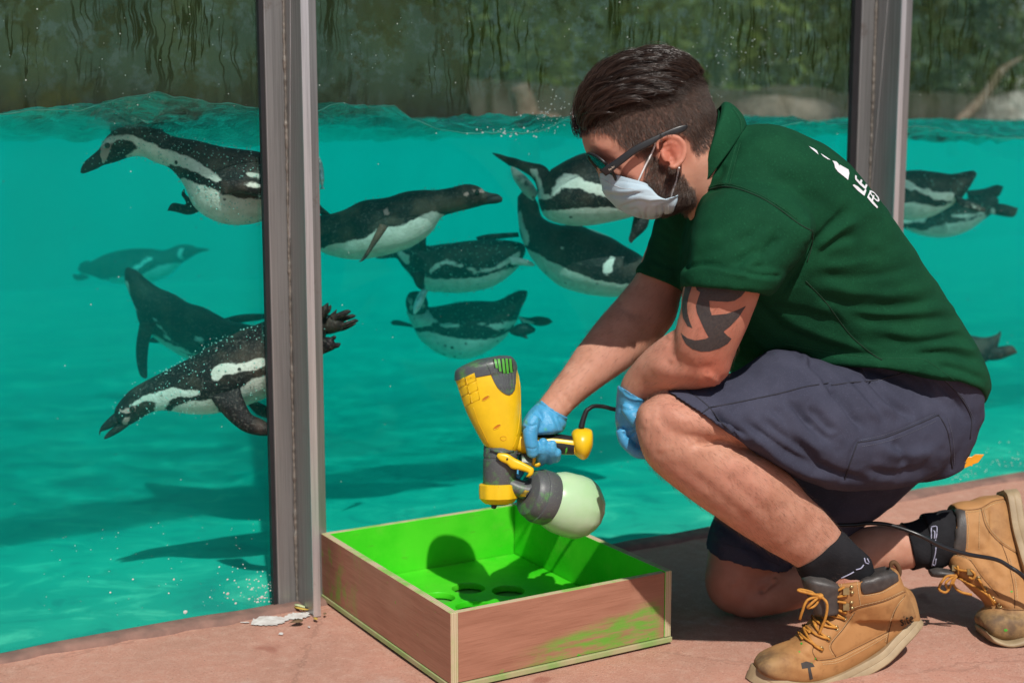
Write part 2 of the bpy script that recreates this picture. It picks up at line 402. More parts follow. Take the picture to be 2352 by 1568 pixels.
# raised, broken mortar strip where the paving meets the glass
def kerb():
    s = np.linspace(-1.8, 5, 560); w = .050 + .012 * vnoise(np.stack([s * 5, 0 * s, 0 * s], -1), 1, 5) + .006 * vnoise(np.stack([s * 28, 0 * s, 0 * s], -1), 1, 6)
    h = .0075 + .003 * vnoise(np.stack([s * 9, 0 * s, 0 * s], -1), 1, 8); rows = []
    for o, z in ((-.0035, -.02), (-.0035, h * .8), (-.01, h), (-w * .7, h * .95), (-w * .92, h * .7), (-w, -.004)):
        rows.append(GW(s, o if np.ndim(o) else np.full_like(s, o), z if np.ndim(z) else np.full_like(s, z)))
    return np.stack(rows, 1).reshape(-1, 3), tubefaces(len(s), 6, False)
MAT_KERB = simple('worn_mortar', (.27, .15, .115), .92, col2=(.17, .10, .08), vscale=22, bscale=120, bst=.6, bd=.003)
tag(put('kerb', kerb(), MAT_KERB), kind='structure')

# ---- the pool
S0, S1, OW = -1.6, 13.0, 6.0
WL = [(0, 257), (90, 256), (180, 254), (260, 236), (320, 220), (365, 212), (420, 221), (480, 231), (560, 244), (604, 250), (690, 262), (729, 256), (757, 246), (788, 235), (812, 240), (834, 238), (856, 246), (905, 247), (930, 260), (952, 273), (990, 287), (1031, 300), (1072, 307), (1181, 309), (1236, 303), (1277, 284), (1310, 268), (1380, 290), (1500, 305), (1700, 303), (1797, 292), (1831, 281), (1881, 279), (1935, 289), (2066, 290), (2099, 292), (2166, 296), (2217, 306), (2250, 315), (2284, 314), (2352, 316)]
wl = np.array([GS(u, v, .03) for u, v in WL])
def zfront(s):
    z = np.interp(s, wl[:, 0], wl[:, 1])
    for _ in range(1): pass
    f = smooth01((s - wl[0, 0] + .4) / .4) * smooth01((wl[-1, 0] + .6 - s) / .6)
    return .9 + (z - .9) * f + .0022 * vnoise(np.stack([s * 60, 0 * s, 0 * s], -1), 1, 12) + .004 * vnoise(np.stack([s * 17, 0 * s, 0 * s], -1), 1, 13)
def wave(S, O):
    P = np.stack([S, O, 0 * S], -1); W = P * np.array([1, 1.6, 1])
    w = .030 * vnoise(W, 2.1, 21) + .020 * vnoise(W, 5.3, 22) + .010 * vnoise(W, 12, 23) + .008 * vnoise(W, 24, 24) + .005 * vnoise(W, 52, 25)
    k = smooth01((O - .03) / .30)
    return zfront(S) * (1 - k) + (.901 + w) * k + (1 - k) * k * (1.6 * w + .040 * vnoise(W, 8, 31) + .022 * vnoise(W, 21, 32))
def water_mesh():
    ss = np.r_[np.linspace(S0, -.1, 60, endpoint=False), np.linspace(-.1, 3.2, 480, endpoint=False), np.linspace(3.2, S1, 220)]
    oo = .03 + (OW - .03) * np.linspace(0, 1, 110) ** 2.6
    S, O = np.meshgrid(ss, oo, indexing='ij'); T = GW(S, O, wave(S, O)); ns, no = S.shape
    V = T.reshape(-1, 3); Fc = tubefaces(ns, no, False)
    ring = [i * no for i in range(ns)] + [(ns - 1) * no + j for j in range(1, no)] + [i * no + no - 1 for i in range(ns - 2, -1, -1)] + [j for j in range(no - 2, 0, -1)]
    low = V[ring].copy(); low[:, 2] = -.02; b = len(V); V = np.vstack([V, low]); m = len(ring)
    for i in range(m):
        j = (i + 1) % m; Fc.append([ring[j], ring[i], b + i, b + j])
    Fc.append([b + i for i in range(m)])
    return V, [q[::-1] for q in Fc]
def m_water():
    m = NT('pool_water'); m.n.remove(m.b)
    geo = m.node('ShaderNodeNewGeometry'); nz = m.sep(geo.outputs['True Normal'])[2]
    top = m.math('MULTIPLY', m.ramp(m.math('ABSOLUTE', nz), .18, .3), m.ramp(m.sep(geo.outputs['Position'])[2], .3, .4))
    v1 = m.voro(7.5, vec=m.map((1, 1, 1)), feat='SMOOTH_F1'); v2 = m.noise(5, 3, dist=1.2)
    ca = m.ramp(m.math('ABSOLUTE', m.math('SUBTRACT', m.noise(6.5, 2, .45, dist=.8), .5)), .0, .085, 1.0, .42)  # patterned transparency, added so sunlight through the surface casts caustic dapples
    ca = m.math('MULTIPLY', ca, 1.0)
    lw = m.node('ShaderNodeLayerWeight', Blend=.42)
    bp = m.n.new('ShaderNodeBump'); bp.inputs['Strength'].default_value = .5; bp.inputs['Distance'].default_value = .02
    m.l.new(m.math('ADD', m.noise(34, 5, .7, dist=.9, vec=m.map((.55, 1.3, 1), rot=(0, 0, -GANG))), m.noise(9, 3, .5, dist=1.0)), bp.inputs['Height']); m.l.new(bp.outputs[0], lw.inputs['Normal'])
    tr = m.node('ShaderNodeBsdfTransparent'); m.l.new(m.mix(top, (1, 1, 1, 1), m.mix(ca, (.46, .46, .46, 1), (1, 1, 1, 1))), tr.inputs[0])
    gl = m.node('ShaderNodeBsdfGlossy', Roughness=.06); gl.inputs['Color'].default_value = (.92, .97, .96, 1); m.l.new(bp.outputs[0], gl.inputs['Normal'])
    mx = m.node('ShaderNodeMixShader'); m.l.new(m.math('MULTIPLY', top, m.math('ADD', m.math('MULTIPLY', geo.outputs['Backfacing'], m.ramp(lw.outputs['Facing'], .20, .50, .03, .97)), m.math('MULTIPLY', m.math('SUBTRACT', 1.0, geo.outputs['Backfacing']), m.ramp(lw.outputs['Facing'], .6, 1.0, .02, .55)))), mx.inputs[0])
    m.l.new(tr.outputs[0], mx.inputs[1]); m.l.new(gl.outputs[0], mx.inputs[2]); m.l.new(mx.outputs[0], m.out.inputs['Surface'])
    sc = m.node('ShaderNodeVolumeScatter', Density=.30, Anisotropy=.0); sc.inputs['Color'].default_value = (.002, .76, .71, 1)
    ab = m.node('ShaderNodeVolumeAbsorption', Density=1.3); ab.inputs['Color'].default_value = (.0, .972, .964, 1)
    ad = m.node('ShaderNodeAddShader'); m.l.new(sc.outputs[0], ad.inputs[0]); m.l.new(ab.outputs[0], ad.inputs[1]); m.l.new(ad.outputs[0], m.out.inputs['Volume'])
    m.m.cycles.homogeneous_volume = True
    return m.m
tag(put('water', water_mesh(), m_water(), auto=4.0), kind='structure')
_s = np.linspace(-.1, 3.1, 900); _w = put('water_edge', tube(GW(_s, .0285, zfront(_s) - .0008), .0011 + .0006 * vnoise(np.stack([_s * 40, 0 * _s, 0 * _s], -1), 1, 3), 6, 1), simple('water_edge', (.05, .30, .25), .12, spec=.6)); tag(_w, kind='structure')
ang = Matrix.Rotation(GANG, 4, 'Z')
def slab(name, s0, s1, o0, o1, z0, z1, mat, kind='structure', parent=None):
    c = GW((s0 + s1) / 2, (o0 + o1) / 2, (z0 + z1) / 2)
    return put(name, box(c, GT * (s1 - s0) / 2, GN * (o1 - o0) / 2, [0, 0, (z1 - z0) / 2]), mat, parent, smooth=False)
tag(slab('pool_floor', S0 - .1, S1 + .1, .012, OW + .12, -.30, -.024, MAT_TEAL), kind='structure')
tag(slab('pool_wall', S0 - .1, S1 + .1, OW + .004, OW + .12, -.022, .86, MAT_TEALW), kind='structure')
tag(slab('pool_wall', S0 - .3, S0 - .006, .004, OW + .002, -.022, .98, MAT_TEAL), kind='structure')
tag(slab('pool_wall', S1 + .006, S1 + .3, .004, OW + .002, -.022, .98, MAT_TEAL), kind='structure')
# far bank behind the pool
def bank():
    ss = np.linspace(-40, 60, 90); oo = np.r_[np.linspace(OW + .13, OW + 4, 14), np.linspace(OW + 5, 90, 12)]
    S, O = np.meshgrid(ss, oo, indexing='ij'); Z = .95 + .03 * (O - OW) + .12 * vnoise(np.stack([S, O, 0 * S], -1), .8, 31) * smooth01((O - OW - .2))
    return GW(S, O, Z).reshape(-1, 3), tubefaces(len(ss), len(oo), False)
MAT_BANK = simple('dark_soil', (.06, .055, .035), .95, col2=(.045, .06, .02), vscale=2.5)
tag(put('bank', bank(), MAT_BANK), kind='structure')
# rough concrete rim behind the water, built up in blocks
def block(s0, s1, o0, o1, z0, z1, seed):
    c = GW((s0 + s1) / 2, (o0 + o1) / 2, (z0 + z1) / 2); n = 14
    V, Fc = ball(0, 0, 1, 1, 1, 1, 4)
    g = np.linspace(-1, 1, n); P, Fq = [], []
    for ax in range(3):
        for sg in (-1, 1):
            A, B = np.meshgrid(g, g, indexing='ij'); C = np.full_like(A, sg); q = [None] * 3; q[ax] = C; q[(ax + 1) % 3] = A; q[(ax + 2) % 3] = B
            o = sum(len(x) for x in P); P.append(np.stack(q, -1).reshape(-1, 3)); f = tubefaces(n, n, False, o); Fq += f if sg > 0 else [x[::-1] for x in f]
    P = np.vstack(P); hs = np.array([(s1 - s0) / 2, (o1 - o0) / 2, (z1 - z0) / 2]); L = P * hs
    W = c + L[:, :1] * GT + L[:, 1:2] * GN + L[:, 2:] * np.array([0, 0, 1])
    rr = np.stack([vnoise(W, 2.2, seed + k) * .07 + vnoise(W, 7, seed + 5 + k) * .025 for k in range(3)], 1)
    return W + rr, Fq
for i, (s0, s1, zt, lb) in enumerate([(-1.5, 1.35, 2.2, 'tall shade-toned mossy rock face behind the water, behind the left glass pane'),
                                      (1.38, 4.3, 1.75, 'mossy grey rock face behind the water, beside the pale wooden stump'),
                                      (4.33, 7.6, 1.22, 'low grey concrete block at the far pool edge, behind the kneeling person'),
                                      (7.63, 11.9, 1.18, 'low brownish concrete block at the far pool edge behind the right glass pane')]):
    t = put('rock_wall', block(s0, s1, OW + .16, OW + .9, .7, zt, 40 + i * 11), MAT_MOSS_SHADE if i < 2 else MAT_CONC); tag(t, lb, 'rock wall', 'rough walls at the far pool edge')

# trees and bushes beyond the pool
def m_leaf(name, a, b):
    m = NT(name); n = m.noise(1.3, 3); o = m.node('ShaderNodeObjectInfo'); g = m.node('ShaderNodeNewGeometry')
    c = m.mix(m.math('MULTIPLY', g.outputs['Random Per Island'], .8), a, b); m.set(col=c, rough=.6, spec=.3); return m.m
LEAF = [m_leaf('leaf_green', (.035, .075, .016), (.11, .16, .03)), m_leaf('leaf_dark', (.02, .05, .02), (.055, .09, .03)), m_leaf('leaf_bright', (.06, .12, .018), (.17, .22, .04))]
BARK = simple('bark', (.10, .075, .05), .9, col2=(.05, .04, .03), vscale=12, bscale=40, bst=.7, bd=.01)
def leaves(c, rad, n, sz, seed, flat=1.0):
    rg = np.random.default_rng(seed); k = max(6, n // 90)
    cl = rg.normal(size=(k, 3)); cl /= np.linalg.norm(cl, axis=1)[:, None]; cl *= rg.uniform(.35, 1, (k, 1)) ** .6 * np.array(rad)
    P = cl[rg.integers(0, k, n)] + rg.normal(size=(n, 3)) * np.array(rad) * .16; P = P + np.asarray(c)
    A = rg.normal(size=(n, 3)); A /= np.linalg.norm(A, axis=1)[:, None]; B = np.cross(A, rg.normal(size=(n, 3))); B /= np.linalg.norm(B, axis=1)[:, None] + 1e-9
    s = (sz * rg.uniform(.6, 1.3, n))[:, None]
    V = np.stack([P - A * s, P + B * s * .45, P + A * s, P - B * s * .45], 1).reshape(-1, 3)
    return V, (np.arange(n * 4).reshape(-1, 4)).tolist()
def tree(s, off, h, rad, n, mat, label, seed, cz=None):
    b = GW(s, off, .95); t = thing('tree', b, label, 'tree', 'trees beyond the pool'); rg = np.random.default_rng(seed)
    cz = cz or h * .62; ms = [tube([b + [0, 0, -.2], b + [.05, 0, h * .3], b + [-.04, .05, h * .55], b + [0, 0, h * .85]], [.16, .12, .08, .02], 10, 5)]
    for k in range(7):
        a = rg.uniform(0, 6.28); z0 = rg.uniform(.08, .6) * h; L = rg.uniform(.5, .95) * rad
        ms.append(tube([b + [0, 0, z0], b + [math.cos(a) * L * .5, math.sin(a) * L * .5, z0 + .25 * L], b + [math.cos(a) * L, math.sin(a) * L, z0 + .45 * L]], [.055, .035, .008], 7, 4))
    put('trunk', join(*ms), BARK, t)
    put('crown', leaves(b + [0, 0, cz], (rad, rad, h * .52), n, .085, seed), mat, t, smooth=False)
tree(3.2, 8.2, 4.2, 1.7, 9000, LEAF[1], 'dark leafy tree above the mossy rock face', 3, 1.9)
tree(5.6, 7.8, 4.0, 1.6, 11000, LEAF[0], 'bushy green tree beyond the pool, above the head of the kneeling person', 5, 1.65)
tree(7.6, 8.6, 4.6, 1.9, 12000, LEAF[2], 'bright green tree beyond the pool, left of the right steel post', 8, 1.85)
tree(10.2, 9.0, 4.6, 1.9, 11000, LEAF[1], 'dark green tree beyond the pool, behind the right glass pane', 11, 2.0)
tree(12.6, 9.6, 4.8, 2.0, 10000, LEAF[0], 'rounded green tree beyond the pool at the right edge', 14, 1.9)
tree(.2, 8.6, 5.0, 2.0, 8000, LEAF[1], 'tall dark tree behind the left rock face', 17, 2.6)
for i, (s, off, z, rad, n, mt, lb) in enumerate([(2.9, 6.75, 1.85, (.8, .3, .38), 2600, 1, 'dark bush growing over the mossy rock face'), (4.6, 6.85, 1.35, (.7, .4, .38), 2600, 0, 'green bush at the far pool edge, left of the low concrete'),
                                                 (8.9, 7.1, 1.50, (.9, .4, .40), 2600, 1, 'dark bush behind the low brownish concrete'), (6.4, 7.2, 1.45, (.9, .4, .36), 2600, 2, 'light green bush behind the low grey concrete')]):
    t = thing('bush', GW(s, off, z - .4), lb, 'bush', 'bushes at the far pool edge'); b = GW(s, off, z)
    put('foliage', leaves(b, rad, n, .055, 60 + i), LEAF[mt], t, smooth=False)
    put('stem', join(*[tube([b + [0, 0, -.45], b + [dx * .3, .02, -.2], b + [dx, dx * .2, .1]], [.02, .014, .004], 6, 3) for dx in (-.4, -.15, .1, .35)]), BARK, t)
# drift wood, stump and pale rock at the far edge
def lump(c, r, seed, n=22, amp=.25):
    V, Fc = ball(1176, 784, 100, 100, 1, 1, n); V = V - V.mean(0); V /= np.linalg.norm(V, axis=1)[:, None] + 1e-9
    V = V * (1 + amp * vnoise(V, 1.6, seed) + .35 * amp * vnoise(V, 4.5, seed + 1))[:, None] * np.asarray(r); return V + np.asarray(c), Fc
MAT_WOOD_PALE = simple('pale_driftwood', (.22, .165, .12), .85, col2=(.12, .08, .055), vscale=20, bscale=50, bst=.6, bd=.006)
def atoff(u, v, off):
    s, z = GS(u, v, off); return GW(s, off, z)
p0, p1 = atoff(1205, 318, 5.2), atoff(1192, 196, 5.2)
tag(put('wooden_stump', tube([p0 + [0, 0, -.25], p0, (p0 + p1) / 2 + [.03, 0, 0], p1], [.10, .085, .075, .06], 14, 5), MAT_WOOD_PALE), 'pale wooden stump standing out of the water against the rock face', 'stump')
p0, p1 = atoff(2190, 300, 5.4), atoff(2300, 165, 5.4)
tag(put('driftwood_branch', tube([p0 + [0, 0, -.2], p0, (p0 + p1) / 2 + [.04, 0, .02], p1, p1 + [.2, .1, .12]], [.05, .045, .04, .035, .01], 10, 5), MAT_WOOD_PALE), 'slanting brown driftwood branch behind the right glass pane', 'branch')
MAT_ROCKP = simple('pale_wet_rock', (.42, .41, .36), .6, col2=(.16, .15, .12), vscale=6, bscale=16, bst=.9, bd=.03)
tag(put('rock', lump(atoff(2335, 285, 5.2), (.34, .24, .26), 5), MAT_ROCKP), 'pale wet rock at the water line behind the right glass pane', 'rock', 'rocks at the far pool edge')
tag(put('rock', lump(atoff(1790, 300, 5.3), (.42, .28, .24), 9), MAT_ROCK), 'low brown rock at the water line behind the shirt collar', 'rock', 'rocks at the far pool edge')
tag(put('rock', lump(atoff(1255, 300, 5.1), (.13, .12, .12), 12), MAT_WOOD_PALE), 'small tan rock at the foot of the pale stump', 'rock', 'rocks at the far pool edge')

# ---- steel posts (T section, fin towards the visitors)
PT = 2.75
def post(bu, bv, u_l, u_r, u_f, u_seal, label, finoff=-.094):
    sl = GS(u_l, bv, -.012)[0]; sr = GS(u_r, bv, -.012)[0]; sf = GS(u_f, bv, -.012)[0]; sk = GS(u_seal, bv, -.004)[0]
    t = thing('steel_post', GW(sf, -.012, 0), label, 'post', 'steel posts between the glass panes')
    bevel(slab('plate', sl, sr, -.016, -.002, .0, PT, MAT_STEEL, parent=t), .0025)
    fn = put('fin', box(GW(sf, (-.0165 + finoff) / 2, PT / 2 - .0), GT * .0062, GN * (finoff + .0165) / 2, [0, 0, PT / 2 + .002]), MAT_STEEL, t, smooth=False); bevel(fn, .0018)
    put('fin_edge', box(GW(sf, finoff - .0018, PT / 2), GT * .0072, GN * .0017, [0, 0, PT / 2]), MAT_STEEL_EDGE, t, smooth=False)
    put('fin_highlight', tube([GW(sf - .0064, finoff * (.62 - .10 * k), 1.28 - .14 * k) for k in range(6)], .0006, 6, 3), MAT_STEEL_EDGE, t)  # thin bright line added as a painted highlight on the fin
    z = np.arange(.002, PT, .0045); n = len(z); w = .0026 + .0007 * vnoise(np.stack([z * 300, 0 * z, 0 * z], -1), 1, int(u_l)) + .0012 * (vnoise(np.stack([z * 40, 0 * z, 0 * z], -1), 1, int(u_l) + 1) > .55)
    for sg in (-1, 1):
        P = GW(np.full(n, sf + sg * .0078) + .0006 * vnoise(np.stack([z * 90, 0 * z, 0 * z], -1), 1, 4), np.full(n, -.0178), z)
        put('weld_bead', tube(P, w, 7, 1), MAT_WELD, t)
    slab('rubber_seal', sk, sl - .001, -.013, -.0015, .004, PT, MAT_RUBBER, parent=t)
    return sk, sr
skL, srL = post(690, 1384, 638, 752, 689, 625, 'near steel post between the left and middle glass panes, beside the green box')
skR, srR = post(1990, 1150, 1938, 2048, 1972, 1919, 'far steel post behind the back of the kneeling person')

# ---- glass panes
def m_glass():
    m = NT('dirty_glass'); m.n.remove(m.b); x, y, z = m.sep()
    tr = m.node('ShaderNodeBsdfTransparent'); tr.inputs[0].default_value = (.955, .985, .972, 1)
    gl = m.node('ShaderNodeBsdfGlossy', Roughness=.02); gl.inputs['Color'].default_value = (1, 1, 1, 1)
    fr_ = m.node('ShaderNodeFresnel', IOR=1.45); m1 = m.node('ShaderNodeMixShader'); m.l.new(m.math('MULTIPLY', fr_.outputs[0], m.ramp(y, .011, .013, .10, 0.0)), m1.inputs[0])
    m.l.new(tr.outputs[0], m1.inputs[1]); m.l.new(gl.outputs[0], m1.inputs[2])
    up = m.math('MULTIPLY', m.math('MULTIPLY', m.ramp(z, .895, 1.03), m.ramp(z, 1.24, 1.32, 1.0, .04)), m.ramp(y, .011, .013, 1.0, 0.0))
    big = m.noise(3.2, 5, .6); fine = m.noise(70, 4, .65)
    # dried runs of algae
    wx = m.math('ADD', x, m.math('MULTIPLY', m.math('SUBTRACT', m.noise(9, 3), .5), .055)); cv = m.node('ShaderNodeCombineXYZ'); m.put(cv.inputs[0], wx); m.put(cv.inputs[2], m.math('MULTIPLY', z, .06))
    run = m.noise(46, 2, .5, vec=cv.outputs[0]); runm = m.math('MULTIPLY', m.ramp(m.math('ABSOLUTE', m.math('SUBTRACT', run, .5)), .026, .010), m.ramp(m.noise(6, 2, vec=m.map((1, 1, .7), loc=(4, 0, 1))), .42, .58))
    blot = m.ramp(m.noise(7.5, 6, .72), .52, .58)
    film = m.math('MULTIPLY', m.math('MULTIPLY', up, m.ramp(x, 1.35, 2.1, 1.0, .62)), m.ramp(big, .25, .75, .58, .80)); film = m.math('ADD', film, m.math('MULTIPLY', up, m.math('MULTIPLY', m.ramp(fine, .55, .75), .14)))
    film = m.math('MAXIMUM', film, m.math('MULTIPLY', up, m.math('MULTIPLY', runm, m.ramp(x, .2, 1.0, .34, .85))))
    film = m.math('MAXIMUM', film, m.math('MULTIPLY', up, m.math('MULTIPLY', blot, .66)))
    spk = m.math('MULTIPLY', m.ramp(m.voro(46), .075, .05), m.ramp(m.noise(11, 2), .50, .60)); film = m.math('MAXIMUM', film, m.math('MULTIPLY', spk, m.ramp(z, .05, 1.0, .35, .8)))
    film = m.math('MULTIPLY', m.math('MAXIMUM', film, .012), m.ramp(y, .011, .013, 1.0, 0.0))
    c = m.mix(m.ramp(big, .3, .7), (.036, .084, .062, 1), (.050, .086, .040, 1)); c = m.mix(m.math('MULTIPLY', m.ramp(m.noise(24, 6, .75), .49, .60), .8), c, (.066, .125, .104, 1)); c = m.mix(m.math('MULTIPLY', m.ramp(m.noise(13, 5, .7, vec=m.map((1, 1, 1), loc=(7, 2, 3))), .54, .68), .8), c, (.020, .034, .012, 1)); c = m.mix(m.math('MULTIPLY', blot, .75), c, (.034, .052, .018, 1)); c = m.mix(m.math('MULTIPLY', m.math('MULTIPLY', m.ramp(z, 1.0, .93), m.ramp(m.noise(6, 4, .6, vec=m.map((1, 1, 1), loc=(1, 5, 2))), .45, .62)), m.ramp(x, .5, .1)), c, (.095, .115, .006, 1)); c = m.mix(runm, c, (.016, .028, .008, 1)); c = m.mix(spk, c, (.5, .56, .53, 1))
    df = m.node('ShaderNodeBsdfDiffuse'); m.l.new(c, df.inputs[0])
    m2 = m.node('ShaderNodeMixShader'); m.l.new(film, m2.inputs[0]); m.l.new(m1.outputs[0], m2.inputs[1]); m.l.new(df.outputs[0], m2.inputs[2])
    m.l.new(m2.outputs[0], m.out.inputs['Surface']); return m.m
MAT_GLASS = m_glass()
def pane(s0, s1, label):
    t = put('glass_pane', box([(s0 + s1) / 2, .013, PT / 2 + .004], [(s1 - s0) / 2, 0, 0], [0, .011, 0], [0, 0, PT / 2]), MAT_GLASS, smooth=False)
    t.location = GW(0, 0, 0); t.rotation_euler = (0, 0, GANG); tag(t, label, 'glass pane', 'glass panes of the penguin pool')
pane(-1.55, skL - .001, 'left glass pane of the pool, with white spatter near its lower right corner')
pane(skL + .001, skR - .001, 'middle glass pane of the pool, behind the green box and the person')
pane(skR + .001, 6.0, 'right glass pane of the pool, beyond the far steel post')
# ================================================================== PENGUINS
def m_penguin(brown=0.0):
    m = NT('penguin_plumage'); n1 = m.noise(55, 4, .6); n2 = m.noise(16, 3); n3 = m.noise(190, 3, .6, vec=m.map((1, 1, 1)))
    wob = m.math('ADD', m.math('MULTIPLY', m.math('SUBTRACT', n1, .5), 16.0), m.math('MULTIPLY', m.math('SUBTRACT', n2, .5), 6.0))
    f = m.ramp(m.math('ADD', m.attr('wf'), wob), -2.2, 2.2); p = m.ramp(m.math('ADD', m.attr('pf'), wob), -1.5, 1.5)
    bl = m.mix(m.ramp(n2, .42, .7), (.010, .010, .012, 1), (.060 + brown, .045 + brown * .7, .036 + brown * .4, 1))
    bl = m.mix(m.ramp(n3, .52, .72), bl, (.10, .095, .088, 1))
    wh = m.mix(m.ramp(n1, .35, .7), (.80, .80, .74, 1), (.62, .63, .56, 1))
    sp = m.math('MULTIPLY', m.ramp(m.voro(34), .17, .11), m.ramp(n2, .46, .56)); wh = m.mix(sp, wh, (.03, .03, .03, 1))
    c = m.mix(f, bl, wh); c = m.mix(p, c, (.55, .36, .33, 1)); c = m.mix(m.ramp(m.attr('bf'), -.8, .8), c, (.03, .032, .034, 1))
    m.set(col=c, rough=.55, spec=.22); m.bump(m.noise(230, 3, .6), .6, .003); return m.m
MAT_PENG = m_penguin(); MAT_PENGB = m_penguin(.05)
MAT_EYE = simple('dark_eye', (.015, .01, .008), .1, spec=.8)
BUB = []
def penguin(label, f, d, rings, white=(), pink=(), extra=(), beak=(), bub=0, eye=None, kth=.92, mat=None, spots=()):
    """rings: pairs of outline points in a crop of the picture; extra: flippers, feet, tail as (rings, thickness, distance offset, white polygons)"""
    Rg = [(*f(a, b), *f(c, e)) for a, b, c, e in rings]
    Rg = autot(Rg, d, kth); body = loft(Rg, 7, 40)
    parts = [body]; kinds = [0]
    for rg, t, dz, wh in extra:
        q = [(*f(a, b), *f(c, e), d + dz, 0) for a, b, c, e in rg]; q = [(a, b, c, e, g, min(t, 0.42 * math.hypot(c - a, e - b) / F * d) if i not in (0, len(q) - 1) else t * .25) for i, (a, b, c, e, g, _) in enumerate(q)]
        parts.append(loft(q, 6, 18)); kinds.append(wh)
    V, Fc = join(*parts)
    sel = np.concatenate([np.full(len(p[0]), i) for i, p in enumerate(parts)])
    Q, _ = PX(V)
    wf = sdf(Q, [crpts(f, p) for p in white]) if white else np.full(len(V), -99.)
    pf = sdf(Q, [crpts(f, p) for p in pink]) if pink else np.full(len(V), -99.)
    bf = sdf(Q, [crpts(f, p) for p in beak]) if beak else np.full(len(V), -99.)
    for i, k in enumerate(kinds):
        if i:
            m_ = sel == i; pf[m_] = -99; bf[m_] = -99
            wf[m_] = -99. if k is None else (sdf(Q[m_], [crpts(f, p) for p in k]) if isinstance(k, list) else k)
    c = V[sel == 0].mean(0); t = thing('penguin', c, label, 'penguin', 'penguins swimming behind the glass')
    o = put('body', (V, Fc), mat or MAT_PENG, t); vattr(o, 'wf', wf); vattr(o, 'pf', pf); vattr(o, 'bf', bf)
    if eye:
        u, v = f(*eye); bh = BVH(body); p = hit(bh, u, v, .0005, d)
        e = ball(1176, 784, 9 , 9, 2.0, 9 / F * 2, 10); put('eye', (e[0] - e[0].mean(0) + p, e[1]), MAT_EYE, t)
    if bub:
        N = normals(*body); rg = np.random.default_rng(int(abs(c[0]) * 1e4)); A_ = np.array([f_ for f_ in body[1] if len(f_) == 4]); ar = np.linalg.norm(np.cross(body[0][A_[:, 2]] - body[0][A_[:, 0]], body[0][A_[:, 3]] - body[0][A_[:, 1]]), axis=1)
        ids = A_[rg.choice(len(A_), int(bub * 2.4), p=ar / ar.sum()), 0]; ids = ids[((body[0][ids] - EYE) * N[ids]).sum(1) < 0]
        for i in ids: BUB.append((body[0][i] + N[i] * .0012 + rg.normal(size=3) * .004, rg.uniform(.0009, .0020)))
    return t
c7 = crop(150, 200, 820, 650, 2335); c8 = crop(150, 580, 920, 1120, 2236); c5 = crop(790, 220, 1340, 680, 1875)
c6 = crop(940, 560, 1400, 900, 2121); cU = crop(1180, 360, 1660, 760, 1882); cR = crop(2220, 380, 2560, 930, 969)
GN_D = lambda u, v, off: float((atoff(u, v, off) - EYE) @ FWD)      # camera distance of a picture point at a given depth into the pool
penguin('large penguin at the surface, upper left, beak pointing down to the left', c7, GN_D(420, 400, .22),
  [(178, 806, 190, 815), (187, 765, 212, 814), (222, 708, 262, 796), (285, 655, 322, 772), (345, 600, 378, 742), (420, 490, 480, 715), (540, 415, 600, 672), (700, 408, 715, 668), (850, 430, 835, 720), (1000, 495, 960, 772), (1200, 530, 1075, 905), (1400, 580, 1180, 1115), (1600, 608, 1345, 1225), (1750, 630, 1520, 1262), (1890, 680, 1740, 1235), (1990, 760, 1930, 1130), (2080, 860, 2070, 1000), (2120, 910, 2118, 950)],
  white=[[(352, 560), (420, 500), (540, 482), (640, 492), (770, 540), (900, 600), (1000, 632), (1150, 685), (1280, 770), (1390, 845), (1420, 915), (1330, 880), (1200, 810), (1100, 765), (960, 735), (940, 760), (800, 720), (600, 700), (580, 660), (680, 590), (620, 525), (500, 520), (445, 560), (420, 640), (395, 700), (372, 730), (352, 650)],
         [(1060, 850), (1180, 885), (1300, 940), (1420, 1000), (1600, 1035), (1800, 1050), (2100, 1000), (2100, 1500), (800, 1500), (960, 1000)], [(1625, 805), (1700, 815), (1800, 850), (1900, 880), (1900, 905), (1750, 865), (1640, 835)], [(1590, 905), (1700, 905), (1850, 930), (1850, 955), (1700, 940), (1620, 935)]],
  pink=[[(355, 575), (400, 545), (465, 545), (440, 610), (405, 690), (375, 715), (350, 650)]], beak=[[(170, 820), (160, 740), (300, 590), (345, 640), (360, 742), (260, 830)]], eye=(415, 572), bub=620,
  extra=[([(1085, 945, 1060, 985), (1100, 1000, 1062, 1010), (1190, 1075, 1090, 1050), (1215, 1140, 1090, 1085), (1120, 1175, 1000, 1070), (1010, 1150, 960, 1090), (945, 1138, 935, 1142)], .012, .11, None),
         ([(1380, 880, 1430, 1000), (1520, 870, 1560, 985), (1700, 880, 1720, 1010), (1880, 930, 1880, 1020), (1960, 985, 1960, 1005)], .011, -.088, [[(1590, 900), (1700, 900), (1850, 930), (1850, 950), (1700, 932), (1620, 928)]])])
